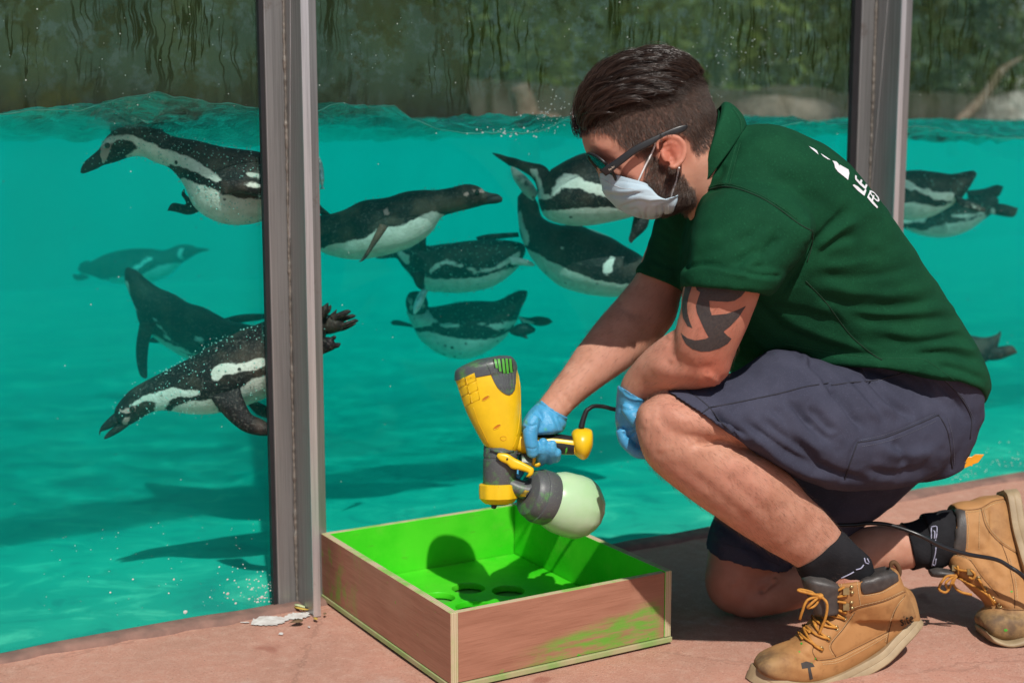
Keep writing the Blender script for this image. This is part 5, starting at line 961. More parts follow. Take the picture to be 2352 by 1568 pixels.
# ---------------- polo shirt
def m_cloth(name, a, b, weave, rough=.85, ws=900, st=.35, sheen=.02):
    m = NT(name); n = m.noise(14, 4); n2 = m.noise(ws * .5, 2); c = m.mix(m.ramp(n, .3, .7), a, b); c = m.mix(m.math('MULTIPLY', m.ramp(n2, .55, .75), .4), c, tuple(min(1, x * 1.8) for x in a))
    m.set(col=c, rough=rough, spec=.1, sheen=0); v = m.voro(ws) if weave == 'pique' else m.noise(ws, 2, vec=m.map((1, 1, 3))); b_ = m.bump(v, st, .0012); m.bump(m.noise(70, 4, .6), .25, .003, b_); return m.m
MAT_SHIRT = m_cloth('green_pique', (.007, .062, .026, 1), (.005, .048, .021, 1), 'pique', ws=620)
def shirt():
    P = [loft([(1599, 424, 1676, 256, 2.303, .0675), (1595, 438, 1690, 272, 2.308, .073), (1592, 452, 1708, 290, 2.315, .082), (1584, 500, 1770, 290, 2.33, .130), (1570, 560, 1845, 325, 2.35, .172), (1566, 620, 1915, 368, 2.37, .186), (1580, 690, 1996, 450, 2.40, .186), (1608, 745, 2060, 540, 2.43, .182, 10), (1640, 795, 2120, 632, 2.46, .178, 20), (1668, 830, 2178, 725, 2.49, .176, 30), (1690, 850, 2226, 806, 2.51, .174, 42), (1700, 858, 2253, 868, 2.52, .177, 54), (1712, 866, 2260, 902, 2.52, .180, 60), (1730, 876, 2250, 940, 2.52, .180, 62)], 7, 72, 2.35, cap1=-.05)]
    # near sleeve
    P.append(loft([(1690, 415, 1800, 430, 2.26, .07), (1640, 436, 1850, 480, 2.235, .085), (1602, 490, 1868, 535, 2.215, .090), (1584, 560, 1838, 590, 2.20, .086), (1574, 618, 1800, 634, 2.195, .081), (1571, 640, 1782, 656, 2.193, .079)], 7, 48, 2.3, cap1=-.03))
    P.append(loft([(1568, 616, 1800, 630, 2.193, .0865), (1563, 626, 1799, 640, 2.192, .0890), (1561, 650, 1778, 669, 2.192, .0880), (1564, 664, 1760, 681, 2.192, .0850)], 5, 48, 2.3, cap1=-.03))
    # far sleeve
    P.append(loft([(1520, 470, 1680, 500, 2.47, .07), (1500, 520, 1640, 560, 2.50, .078), (1484, 570, 1610, 620, 2.515, .074), (1468, 612, 1590, 664, 2.52, .070), (1464, 626, 1578, 676, 2.52, .068)], 6, 40, 2.2, cap1=-.03))
    P.append(loft([(1470, 600, 1596, 650, 2.52, .0715), (1461, 614, 1590, 668, 2.52, .0725), (1463, 631, 1575, 682, 2.52, .0700)], 5, 40, 2.2, cap1=-.03))
    V, Fc = remesh(join(*P), .0034, 8)
    A = lambda *p: crpts(c3, p); B = lambda *p: crpts(c2, p); C = lambda *p: crpts(c1, p)
    lst = [(A((405, 660), (450, 590), (520, 520), (560, 470)), 9, -.006), (A((425, 670), (500, 610), (600, 575)), 10, -.006), (A((440, 640), (520, 560), (600, 520)), 9, .004), (A((420, 720), (560, 740), (720, 720), (820, 690)), 14, -.006), (A((430, 690), (560, 690), (700, 660)), 14, .004),
           (A((410, 765), (520, 835), (700, 850), (900, 815)), 14, -.008), (A((440, 745), (560, 790), (720, 800), (880, 770)), 14, .006), (A((520, 870), (680, 905), (860, 895), (1000, 880)), 16, -.007), (A((540, 850), (700, 875), (900, 855), (980, 840)), 14, .005),
           (A((310, 890), (420, 935), (560, 985), (700, 1020)), 12, .007), (A((290, 925), (420, 975), (560, 1020)), 13, -.008), (A((230, 830), (330, 860), (430, 880), (560, 930)), 16, -.008), (A((640, 960), (800, 985), (960, 960), (1050, 985)), 13, -.007), (A((680, 940), (840, 950), (1000, 930)), 12, .005), (A((780, 1025), (900, 1015), (1060, 1045)), 10, -.007), (A((800, 1005), (920, 995), (1050, 1015)), 10, .005), (A((880, 1060), (980, 1085), (1075, 1125)), 9, -.006), (A((930, 1130), (1000, 1150), (1070, 1180)), 9, -.005),
           (A((170, 800), (260, 880), (330, 960)), 18, -.010), (A((160, 900), (220, 980), (300, 1020)), 14, .006),
           (A((400, 760), (470, 830), (560, 950), (640, 1020), (680, 1045)), 3.5, -.0022),
           (C((1115, 1500), (1120, 1350), (1150, 1240), (1340, 1180), (1560, 1240), (1740, 1345), (1870, 1445), (1975, 1505)), 4.5, -.0045), (C((1150, 1215), (1340, 1158), (1560, 1218), (1740, 1320), (1880, 1420)), 5, .0022), (A((420, 560), (415, 640), (350, 740), (290, 800)), 8, -.008), (A((385, 500), (400, 560), (390, 620)), 10, .005),
           (C((1440, 870), (1400, 1000), (1360, 1165)), 3, -.0018), (B((1530, 335), (1640, 245), (1720, 190)), 12, -.009), (B((1560, 370), (1660, 300), (1760, 250)), 11, .006), (B((1700, 300), (1780, 200), (1850, 110)), 11, -.007), (B((1240, 290), (1330, 230), (1460, 200)), 14, -.004), (B((1230, 200), (1330, 130), (1450, 100)), 14, .003), (B((1178, 335), (1300, 312), (1500, 345), (1680, 388), (1840, 398)), 4, -.0055), (B((1180, 365), (1300, 340), (1500, 372), (1680, 412), (1830, 425)), 6, .003), (B((1600, 150), (1700, 60), (1760, 0)), 14, -.005),
           (B((945, 130), (1040, 200), (1150, 235)), 8, -.006), (B((925, 180), (1030, 250), (1160, 290)), 8, -.006), (B((900, 240), (1010, 310), (1150, 345)), 8, -.006), (B((880, 300), (960, 370), (1080, 405)), 8, -.005), (B((950, 60), (1060, 130), (1150, 160)), 8, -.005), (B((1010, 0), (1080, 70), (1160, 90)), 8, -.004),
           (C((1500, 780), (1660, 800), (1850, 900)), 26, .003), (C((1480, 900), (1620, 1000), (1750, 1180)), 20, -.003), (C((1200, 1200), (1280, 1120), (1330, 1000)), 10, -.004), (C((1900, 1200), (2050, 1300), (2150, 1420)), 20, -.004)]
    V, Fc = creases((V, Fc), [(p, w * (.8 if w > 11 else 1), h * (.62 if w >= 12 else 1.1)) for p, w, h in lst])
    N = normals(V, Fc); q, d = PX(V); V = V + N * (.0028 * vnoise(V, 13, 7) + .0018 * vnoise(V * np.array([1, 1, 2.2]), 26, 8))[:, None]
    return lap(V, Fc, 2), Fc
SH = shirt(); SHB = BVH(SH); put('polo_shirt', SH, MAT_SHIRT, man)
MAT_THREAD = simple('green_thread', (.012, .11, .045), .8)
for p in ([(1425, 880), (1390, 1005), (1345, 1160)], [(1455, 868), (1418, 1003), (1376, 1168)], [(1150, 1212), (1340, 1160), (1560, 1222), (1740, 1324), (1880, 1425)]): put('stitching', stitches(SHB, crpts(c1, p), .00045, .0005, 3.6, .6), MAT_THREAD, man)
put('stitching', stitches(SHB, crpts(c3, [(320, 985), (480, 1015), (640, 1035), (760, 1040), (840, 1045), (930, 1105), (1010, 1160), (1070, 1200)]), .0004, .0005, 4), MAT_THREAD, man)
MAT_GSEAM = simple('dark_green_seam', (.003, .030, .012), .9)
for p in ([(1118, 1350), (1150, 1240), (1340, 1180), (1560, 1240), (1740, 1345), (1870, 1445), (1968, 1500)],): put('seam', seam(SHB, crpts(c1, p), .0011, .0002), MAT_GSEAM, man)
for p in ([(420, 560), (418, 620), (400, 680)], [(395, 750), (470, 830), (560, 950), (640, 1020), (680, 1045)]): put('seam', seam(SHB, crpts(c3, p), .0010, .0002), MAT_GSEAM, man)
# collar
def collar():
    rows = [(1597, 424, 1651, 246, 2.295, .0665), (1594, 430, 1664, 236, 2.296, .0715), (1592, 438, 1684, 246, 2.30, .0760), (1589, 446, 1702, 268, 2.305, .0800), (1586, 456, 1712, 292, 2.31, .0840)]
    V, Fc = loft(rows, 4, 60, 2.2); n = len(V) - 2
    Fc = [f for f in Fc if max(f) < n]; V = V[:n]; V = V + normals(V, Fc) * (.0012 * vnoise(V, 40, 5))[:, None]
    inner = loft([(a + 4, b - 2, c - 5, e + 6, d, t - .004) for a, b, c, e, d, t in rows[:1]] + [(1596, 440, 1652, 262, 2.30, .062), (1594, 460, 1660, 290, 2.31, .062)], 4, 60, 2.2); ni = len(inner[0]) - 2
    return V, Fc, (inner[0][:ni], [f for f in inner[1] if max(f) < ni])
cv, cf, inn = collar(); MAT_COLLAR = m_cloth('green_collar_rib', (.008, .068, .029, 1), (.006, .053, .023, 1), 'rib', ws=420, st=.6)
o = put('collar', (cv, cf), MAT_COLLAR, man); solid(o, .0026, 1)
CB = BVH((cv, cf)); put('collar_stand', inn, MAT_COLLAR, man)
put('stitching', stitches(CB, crpts(c1, [(1395, 620), (1445, 700), (1455, 800)]), .0005, .003, 3.6), MAT_THREAD, man)
# print on the back
cT = crop(1900, 340, 2260, 560, 2352); MAT_PRINT = simple('white_print', (.72, .72, .74), .6, var=.04)
for P in ([(815, 160), (850, 178), (900, 200), (945, 235), (970, 295), (900, 235), (850, 195)], [(1005, 275), (1080, 322), (1165, 380), (1120, 370), (1050, 325)], [(1195, 392), (1260, 408), (1290, 440), (1310, 478), (1315, 458), (1460, 540), (1472, 600), (1452, 705), (1380, 645), (1290, 575), (1240, 510), (1225, 440)],
          [(1525, 790), (1548, 775), (1612, 812), (1700, 895), (1738, 852), (1750, 880), (1718, 965), (1690, 945), (1610, 880)],
          [(1565, 695), (1592, 685), (1735, 818), (1718, 850), (1640, 780)], [(1565, 690), (1565, 628), (1590, 640), (1593, 688)], [(1636, 752), (1660, 695), (1685, 716), (1668, 770)], [(1713, 845), (1742, 770), (1768, 795), (1738, 862)],
          [(1762, 990), (1790, 970), (1940, 1145), (1925, 1168), (1850, 1095)], [(1764, 985), (1812, 880), (1828, 890), (1790, 980)], [(1830, 1040), (1862, 950), (1882, 965), (1852, 1062)],
          [(1800, 880), (1830, 880), (1830, 930), (1880, 1000), (1930, 1035), (1945, 1062), (1915, 1052), (1860, 1000), (1815, 940)], [(1830, 880), (1880, 910), (1950, 990), (1965, 1040), (1945, 1062), (1932, 1035), (1935, 1005), (1880, 930), (1832, 905)]):
    put('back_print', decal(SHB, crpts(cT, [(x - 22, y + 17) for x, y in P]), .0012, 3.5, 2.40), MAT_PRINT, man)

# ---------------- shorts
MAT_SHORTS = m_cloth('navy_twill', (.054, .056, .084, 1), (.041, .043, .066, 1), 'twill', ws=1000, st=.25, sheen=.02)
def shorts():
    P = [loft([(1525, 896, 1719, 1030, 2.258, .066), (1560, 887, 1740, 1042, 2.270, .073), (1610, 878, 1770, 1058, 2.285, .081), (1692, 850, 1830, 1098, 2.31, .098), (1772, 806, 1925, 1124, 2.345, .110), (1850, 812, 2030, 1124, 2.39, .118), (1940, 822, 2110, 1104, 2.44, .122), (2040, 826, 2160, 1078, 2.49, .120), (2130, 850, 2204, 1034, 2.53, .120), (2195, 880, 2236, 975, 2.55, .10)], 7, 56, 2.02, cap0=-.045)]
    P.append(loft([(1800, 850, 2150, 780, 2.52, .150), (1900, 900, 2235, 850, 2.54, .166, 30), (1970, 980, 2240, 925, 2.56, .165, 30), (2020, 1060, 2224, 985, 2.57, .16, 20), (2080, 1105, 2192, 1048, 2.58, .14)], 6, 48, 2.3))
    P.append(loft([(1622, 1262, 1822, 1300, 2.668, .083, -12), (1630, 1225, 1850, 1285, 2.668, .088), (1648, 1180, 1900, 1262, 2.668, .092), (1712, 1110, 1965, 1216, 2.66, .10), (1810, 1050, 2035, 1164, 2.65, .11), (1900, 1000, 2085, 1115, 2.63, .12), (1990, 970, 2130, 1070, 2.61, .12)], 6, 44, 2.3, cap0=-.05))
    V, Fc = remesh(join(*P), .0032, 6)
    A = lambda *p: crpts(c3, p); S_ = lambda *p: crpts(cS, p); K = lambda *p: crpts(cK, p)
    lst = [(S_((880, 500), (1000, 610), (1180, 745)), 7, -.009), (S_((920, 520), (1060, 660), (1200, 760)), 7, .004), (S_((900, 560), (1000, 680), (1080, 760)), 8, -.007), (S_((1050, 560), (1250, 700), (1500, 880), (1860, 1050)), 12, -.005), (S_((1080, 620), (1280, 770), (1520, 950), (1860, 1090)), 11, .006), (S_((1250, 560), (1500, 760), (1750, 930)), 12, -.004), (S_((1300, 520), (1520, 700), (1760, 880)), 13, .003), (S_((1640, 470), (1800, 640), (1860, 700)), 9, -.006), (S_((1600, 110), (1750, 250), (1850, 340)), 12, -.006), (S_((1560, 90), (1700, 240), (1790, 300)), 12, .004), (S_((720, 380), (800, 440), (870, 490)), 3, -.0018), (S_((1480, 420), (1600, 560), (1700, 660)), 10, -.004),
           (A((480, 1130), (560, 1230), (620, 1310)), 9, -.007), (A((520, 1110), (600, 1200), (680, 1290)), 9, .004), (A((600, 1070), (700, 1180), (810, 1265)), 8, -.007), (A((560, 1090), (650, 1190), (740, 1270)), 9, .004), (A((350, 1190), (430, 1290), (520, 1370)), 11, -.006), (A((250, 1190), (330, 1300), (420, 1400)), 12, -.004), (A((700, 1060), (800, 1100), (880, 1180)), 10, -.006), (A((820, 1080), (920, 1160), (1000, 1260)), 9, -.005), (A((640, 1370), (760, 1400), (900, 1380)), 16, .004), (A((600, 1450), (740, 1480), (880, 1440)), 12, -.004), (A((720, 1340), (760, 1390), (770, 1450)), 10, -.004), (A((400, 1380), (480, 1460), (640, 1500)), 10, -.005),
           (A((540, 1495), (590, 1352), (700, 1330), (890, 1250), (930, 1330), (942, 1452)), 4, -.002), (K((250, 560), (420, 700), (620, 850)), 12, -.005), (K((500, 760), (700, 900), (860, 1080)), 12, -.004), (K((300, 700), (330, 800), (330, 870)), 10, .003)]
    V, Fc = creases((V, Fc), [(p, w, h * (1.8 if w > 4.5 else 1)) for p, w, h in lst]); N = normals(V, Fc)
    V = V + N * (.0026 * vnoise(V, 15, 17) + .0015 * vnoise(V * np.array([2, 1, 2]), 30, 18))[:, None]
    return lap(V, Fc, 1), Fc
ST = shorts(); STB = BVH(ST); put('shorts', ST, MAT_SHORTS, man); MAT_SEAM = simple('dark_seam', (.018, .018, .028), .8); MAT_STITCH = simple('grey_blue_stitch', (.11, .115, .15), .7)
for f, p in ((cS, [(860, 497), (1100, 452), (1400, 388), (1600, 336), (1790, 306)]), (cS, [(790, 548), (820, 525), (860, 497)]), (c3, [(490, 1140), (560, 1130), (660, 1120), (780, 1088)]), (c3, [(540, 1490), (560, 1430), (588, 1352)]), (c3, [(588, 1352), (640, 1345), (700, 1330), (800, 1290), (890, 1250)]), (c3, [(890, 1250), (915, 1290), (930, 1340), (942, 1450)]), (c3, [(900, 1110), (970, 1180), (1012, 1260), (1008, 1340)]), (cS, [(690, 366), (780, 430), (860, 500), (940, 600), (1040, 700)])):
    put('seam', seam(STB, crpts(f, p), .0012, .0003), MAT_SEAM, man)
for f, p in ((c3, [(605, 1368), (700, 1348), (800, 1310), (885, 1270)]), (c3, [(600, 1345), (700, 1320), (800, 1280), (882, 1243)]), (c3, [(925, 1262), (944, 1340), (950, 1440)]), (c3, [(915, 1120), (985, 1190), (1026, 1270)]), (c3, [(600, 1065), (640, 1130), (700, 1110), (770, 1082)])): put('stitching', stitches(STB, crpts(f, p), .00045, .0005, 4.2), MAT_STITCH, man)
put('hem_stitching', stitches(STB, crpts(cK, [(200, 760), (400, 810), (600, 865), (740, 940), (900, 1010)]), .0005, .0005, 4.5), MAT_SEAM, man)
MAT_BRASS = simple('worn_brass', (.36, .27, .13), .35, metal=.8, var=.3); MAT_RIVET = simple('steel_rivet', (.55, .52, .48), .3, metal=.9)
u, v = c3(758, 1084); p = hit(STB, u, v, .001); e = ball(u, v, 6, 6, 2.4, .0022, 10); put('rivet', (e[0] - e[0].mean(0) + p, e[1]), MAT_RIVET, man)
# yellow plastic scraper sticking out of the back pocket
P = np.array(crpts(cP, [(1180, 310), (1297, 298), (1420, 290), (1520, 280), (1562, 252), (1664, 254), (1592, 350), (1526, 372), (1526, 394), (1505, 385), (1440, 412), (1390, 408), (1297, 424), (1180, 440)])); k = len(P)
V = np.vstack([AT(P[:, 0], P[:, 1], 2.452), AT(P[:, 0], P[:, 1], 2.458)]); Fs = [list(range(k))[::-1], list(range(k, 2 * k))] + [[i, (i + 1) % k, k + (i + 1) % k, k + i] for i in range(k)]
t = put('plastic_scraper', (V, Fs), simple('orange_yellow_plastic', (.75, .30, .006), .35), smooth=False); bevel(t, .0009); tag(t, 'yellow plastic scraper sticking out of the back pocket of the shorts', 'scraper')
u, v = cP(1445, 350); e = ball(u, v, 2.4, 2.2, 2.4515, .0012, 8); o = put('rivet', (e[0] - V.mean(0) * 0, e[1]), MAT_BRASS, None); o.parent = t

# ---------------- socks
MAT_SOCK = m_cloth('black_rib_sock', (.014, .014, .016, 1), (.024, .024, .027, 1), 'rib', ws=330, st=.8)
def sock(rings, seed):
    V, Fc = loft(rings, 8, 56, 2.0, cap0=-.02); N = normals(V, Fc); return V + N * (.0013 * vnoise(V, 55, seed) + .0016 * np.sin(vnoise(V, 9, seed) * 3 + (V @ np.array([30, 5, 30.])) * 3) * .6)[:, None], Fc
s1 = sock([(1829, 1301, 1931, 1214, 2.374, .0425), (1834, 1312, 1944, 1226, 2.377, .0435), (1842, 1326, 1968, 1250, 2.384, .0425), (1854, 1344, 1996, 1278, 2.392, .040), (1872, 1372, 2010, 1315, 2.402, .036), (1900, 1420, 2020, 1365, 2.41, .032)], 3); put('sock', s1, MAT_SOCK, man)
s2 = sock([(2094, 1308, 2072, 1200, 2.602, .0405), (2106, 1307, 2092, 1197, 2.60, .0425), (2125, 1304, 2118, 1190, 2.598, .0425), (2129, 1309, 2121, 1182, 2.598, .0455), (2150, 1306, 2144, 1176, 2.595, .0445), (2180, 1296, 2172, 1170, 2.593, .0435), (2230, 1285, 2222, 1175, 2.59, .042)], 5); put('sock', s2, MAT_SOCK, man)
MAT_LAV = simple('lavender_knit_letters', (.36, .36, .48), .8); S1B, S2B = BVH(s1), BVH(s2)
for b, d0, pts in ((S2B, 2.55, [(1686, 335), (1726, 333), (1724, 400), (1712, 440), (1698, 455), (1688, 430), (1688, 340)]), (S2B, 2.55, [(1702, 360), (1712, 372), (1709, 420)]), (S2B, 2.55, [(1720, 480), (1714, 530), (1700, 580), (1692, 612)]), (S2B, 2.55, [(1694, 600), (1712, 606), (1720, 560)]), (S1B, 2.34, [(1205, 556), (1214, 590), (1236, 598)]), (S1B, 2.34, [(1225, 560), (1240, 590)]), (S1B, 2.34, [(1145, 640), (1180, 630), (1200, 606)]), (S1B, 2.34, [(1040, 700), (1100, 672), (1130, 655)])):
    put('sock_lettering', tube(onsurf(b, crpts(cB, pts), .0006, 4, d0), .0011, 6, 1), MAT_LAV, man)

# ---------------- boots
def m_leather():
    m = NT('tan_nubuck'); n = m.noise(9, 5, .65); n2 = m.noise(36, 5, .65); f = m.noise(420, 3)
    c = m.mix(m.ramp(n, .3, .7), (.45, .228, .086, 1), (.37, .175, .062, 1)); c = m.mix(m.math('MULTIPLY', m.ramp(n2, .52, .75), .6), c, (.24, .115, .04, 1)); c = m.mix(m.attr('dirt'), c, m.mix(m.ramp(n2, .35, .65), (.30, .19, .085, 1), (.13, .085, .05, 1)))
    c = m.mix(m.math('MULTIPLY', m.ramp(m.voro(30), .10, .07), m.ramp(n, .62, .68)), c, (.08, .6, .05, 1)); m.set(col=c, rough=.68, spec=.28); b = m.bump(f, .25, .0012); m.bump(n2, .25, .002, b); return m.m
MAT_LEATHER = m_leather(); MAT_SOLE = simple('tan_rubber_sole', (.40, .30, .175), .6, col2=(.30, .22, .125), vscale=30, bscale=160, bst=.3); MAT_TREAD = simple('brown_outsole', (.10, .075, .05), .8)
MAT_PAD = simple('dark_padded_collar', (.045, .04, .038), .48, col2=(.075, .065, .06), vscale=60, bscale=500, bst=.4); MAT_LACE = simple('amber_laces', (.56, .25, .035), .7, col2=(.40, .16, .02), vscale=160, bscale=600, bst=.6); MAT_STIT = simple('pale_stitching', (.62, .45, .24), .7); MAT_CUT = simple('leather_edge', (.11, .05, .018), .8); MAT_SMUDGE = simple('black_scuff', (.05, .042, .038), .8)
def dof(u): return 2.345 + (u - 1725) / (2115 - 1725) * .115
def sole(line, wid, th, name, par, ctr=False):
    # line: (u, v, d) along the top edge of the sole, half width there; built as a strip of real thickness
    L = cr(np.array(line, float), 6); Wd = cr(np.array([[w] for w in wid], float), 6)[:, 0]
    C = AT(L[:, 0], L[:, 1], L[:, 2]) if ctr else AT(L[:, 0], L[:, 1], L[:, 2] - Wd) + FWD * Wd[:, None]; T = np.gradient(C, axis=0); T /= np.linalg.norm(T, axis=1)[:, None]
    Dn = np.array(th); X = FWD - T * (T @ FWD)[:, None]; X /= np.linalg.norm(X, axis=1)[:, None]; Nn = np.cross(X, T); Nn *= np.sign((Nn @ Dn))[:, None]; h = np.linalg.norm(Dn)
    prof = [(.94, 0), (1.0, .0), (1.03, .12), (1.03, .42), (1.0, .46), (1.02, .52), (1.02, .9), (.96, 1.0)]; S = []
    for w, f in prof: S.append(C + X * (w * Wd)[:, None] + Nn * f * h)
    for w, f in prof[::-1]: S.append(C - X * (w * Wd)[:, None] + Nn * f * h)
    A = np.stack(S, 1); n, m = A.shape[:2]; V = A.reshape(-1, 3); Fc = tubefaces(n, m); Fc.append(list(range(m))[::-1]); Fc.append([(n - 1) * m + j for j in range(m)])
    return put(name, (V, Fc), MAT_SOLE, par, auto=.7)
def near_boot():
    t = put('boot', remesh(join(
        loft([(2112, 1428, 2100, 1402, 2.458, .020), (2100, 1436, 2088, 1352, 2.455, .034), (2060, 1466, 2050, 1346, 2.444, .0385), (2005, 1502, 1985, 1350, 2.428, .039), (1955, 1535, 1920, 1380, 2.412, .042), (1895, 1560, 1870, 1420, 2.394, .047), (1838, 1567, 1830, 1466, 2.378, .0505), (1790, 1560, 1788, 1485, 2.364, .049), (1755, 1548, 1752, 1502, 2.353, .041), (1736, 1536, 1735, 1520, 2.347, .024)], 7, 44, 2.9),
        loft([(1884, 1420, 2104, 1415, 2.412, .041), (1872, 1385, 2086, 1368, 2.404, .0475), (1862, 1352, 2072, 1338, 2.398, .0500), (1868, 1338, 2064, 1318, 2.396, .0505), (1900, 1334, 2054, 1306, 2.396, .0495)], 6, 44, 2.4, cap1=-.025)), .0026, 7), MAT_LEATHER, man)
    me = t.data; n = len(me.vertices); V = np.empty(n * 3); me.vertices.foreach_get('co', V); V = V.reshape(-1, 3) + BASE[t]; Fc = [list(p.vertices) for p in me.polygons]
    lines = [[(1170, 676), (1186, 790), (1204, 814), (1330, 790), (1448, 722)], [(1110, 948), (1170, 916), (1350, 868), (1500, 800)], [(1140, 946), (1060, 1060), (985, 1150), (968, 1200), (1002, 1262)], [(868, 1292), (1000, 1272), (1150, 1200), (1390, 1078)], [(1500, 820), (1430, 930), (1390, 1060), (1368, 1170)], [(870, 1292), (836, 1230), (850, 1180)], [(660, 1190), (700, 1200), (760, 1240), (850, 1295)], [(478, 1255), (560, 1230), (640, 1200)]]
    V, Fc = creases((V, Fc), [(crpts(cB, l), 4, -.0016) for l in lines[:6]] + [(crpts(cB, lines[6]), 7, -.004), (crpts(cB, lines[7]), 8, -.0018), (crpts(cB, [(700, 1260), (760, 1300), (900, 1330)]), 9, -.003), (crpts(cB, [(640, 1300), (720, 1350), (860, 1370)]), 11, .0025), (crpts(cB, [(1250, 700), (1300, 690), (1400, 660)]), 14, .004), (crpts(cB, [(900, 1100), (960, 1130), (1020, 1050)]), 12, .002), (crpts(cB, [(1200, 1000), (1280, 1060), (1300, 1150)]), 22, -.002)])
    me.vertices.foreach_set('co', (V - BASE[t]).ravel()); me.update(); q, _ = PX(V)
    vattr(t, 'dirt', np.clip(.9 * np.exp(-((q[:, 0] - 1740) / 75) ** 2) * smooth01((q[:, 1] - 1470) / 40) + .5 * np.exp(-(np.hypot(q[:, 0] - 2100, q[:, 1] - 1400) / 40) ** 2), 0, 1))
    b = BVH((V, Fc)); pr = dict(d0=2.38)
    for l in lines[:6]: put('leather_seam', seam(b, crpts(cB, l), .0007, .0001, 2.38), MAT_CUT, t)
    off = [[(1150, 690), (1164, 800), (1182, 905)], [(1100, 930), (1165, 900), (1345, 855), (1490, 790)], [(1195, 828), (1330, 804), (1450, 740)], [(1125, 960), (1045, 1068), (972, 1155), (955, 1200), (985, 1258)], [(900, 1304), (1010, 1288), (1155, 1216), (1385, 1094)], [(910, 1318), (1020, 1302), (1165, 1232), (1380, 1110)], [(1486, 840), (1420, 935), (1378, 1062), (1356, 1165)], [(1040, 760), (1055, 690), (1150, 676)]]
    for l in off: put('stitching', stitches(b, crpts(cB, l), .00055, .0006, 3.4, .6, ), MAT_STIT, t)
    put('collar_pad', decal(b, crpts(cB, [(1172, 672), (1190, 792), (1206, 810), (1330, 786), (1446, 718), (1440, 680), (1400, 640), (1385, 618), (1330, 628), (1240, 650)]), .0022, 4, 2.36), MAT_PAD, t)
    put('tongue', loft([(1872, 1412, 1925, 1405, 2.375, .022), (1858, 1375, 1925, 1368, 2.372, .026), (1846, 1345, 1930, 1348, 2.370, .029), (1842, 1328, 1922, 1338, 2.370, .029), (1850, 1318, 1895, 1322, 2.372, .022)], 6, 30, 2.6), MAT_PAD, t)
    put('pull_tab', tube([AT(*cB(x, y), 2.425) for x, y in ((1395, 622), (1402, 596), (1425, 590), (1450, 620), (1460, 660), (1450, 700))], [.003, .004, .0045, .0045, .004, .003], 8, 4), MAT_CUT, t)
    for x, y in ((1060, 985), (1000, 1060), (945, 1135), (893, 1210)):
        p = hit(b, *cB(x, y), .001, 2.36); u, v = cB(x, y); put('eyelet', tube([p + (RGT * math.cos(a) + UPV * math.sin(a)) * .0042 for a in np.linspace(0, 2 * math.pi, 7)], .0015, 6, 1), MAT_BRASS, t); put('eyelet_hole', (lambda e: (e[0] - e[0].mean(0) + p, e[1]))(ball(u, v, 3.4, 3.4, 2.35, .0006, 8)), MAT_SLOT, t)
    for hx, hy in ((1075, 790), (1075, 900)):
        p = hit(b, *cB(hx, hy), .002, 2.36); put('lace_hook', box(p, RGT * .0050, UPV * .0058, FWD * .0022), MAT_BRASS, t, smooth=False)
        for dx, dy in ((40, -26), (44, 14)):
            p = hit(b, *cB(hx + dx, hy + dy), .0008, 2.36); put('stud', (lambda e: (e[0] - e[0].mean(0) + p, e[1]))(ball(*cB(hx, hy), 4.6, 4.6, 2.35, .0025, 10)), MAT_BRASS, t)
    LC = [[(893, 1210), (800, 1150), (728, 1082)], [(900, 1216), (840, 1180), (790, 1090), (770, 1020)], [(945, 1135), (860, 1110), (780, 1030), (772, 1018)], [(950, 1140), (880, 1090), (830, 980)], [(1000, 1060), (900, 1040), (826, 965)], [(1004, 1064), (930, 1010), (858, 915)], [(1060, 985), (950, 970), (850, 920)], [(1064, 990), (1000, 940), (900, 860)], [(1078, 940), (960, 900), (880, 850)], [(1075, 870), (1010, 860), (920, 855)], [(1080, 815), (1000, 830), (895, 835)], [(1065, 762), (990, 795), (890, 826)]]
    for l in LC: P = onsurf(b, crpts(cB, l), .0034, 5, 2.35); P = np.array([q if abs((q - EYE) @ FWD - 2.36) < .05 else AT(*PX(q)[0], 2.36) for q in P]); put('lace', tube(P, .0021, 8, 1), MAT_LACE, t)
    for l in ([(890, 828), (800, 858), (762, 940), (745, 996)], [(890, 826), (938, 880), (930, 980), (880, 1105)], [(890, 826), (820, 812), (735, 790), (760, 784), (850, 806), (895, 826)], [(880, 835), (830, 880), (800, 912), (850, 900), (892, 838)]): put('lace', tube([AT(*cB(x, y), 2.343 - .006 * math.sin(i * 1.3)) for i, (x, y) in enumerate(l)], .0023, 8, 6), MAT_LACE, t)
    put('lace_knot', ball(*cB(890, 830), 8, 7, 2.343, .005, 10), MAT_LACE, t)
    sole([(2090, 1403, 2.456), (2085, 1409, 2.455), (2070, 1424, 2.451), (2040, 1453, 2.443), (2000, 1491, 2.430), (1932, 1526, 2.411), (1876, 1545, 2.394), (1838, 1550, 2.382), (1800, 1547, 2.370), (1768, 1541, 2.360), (1744, 1534, 2.352), (1731, 1529, 2.348)], [.010, .026, .036, .041, .041, .043, .048, .050, .048, .040, .026, .008], -UPV * .0235, 'sole', t, True)
    put('boot_lettering', textdecal(b, 'site', cB(1466, 1044), np.array([43.0, -15.0]) * .50, np.array([-6.0, -30.0]) * 1.05, .0013, 2.42), MAT_SLOT, t)
    put('scuff', decal(b, crpts(cB, [(752, 1310), (790, 1296), (835, 1308), (850, 1335), (820, 1340), (838, 1420), (815, 1430), (800, 1345), (760, 1350)]), .0005, 4, 2.34), MAT_SMUDGE, t)
    for x, y, r in ((757, 1170, 2.6), (742, 1228, 2.0), (856, 1276, 2.4), (830, 1310, 1.6)): P = [(cB(x, y)[0] + r * math.cos(a), cB(x, y)[1] + r * math.sin(a)) for a in np.linspace(0, 6.28, 9, endpoint=False)]; put('paint_fleck', decal(b, P, .0006, 9, 2.34), MAT_SPRAYG, t)
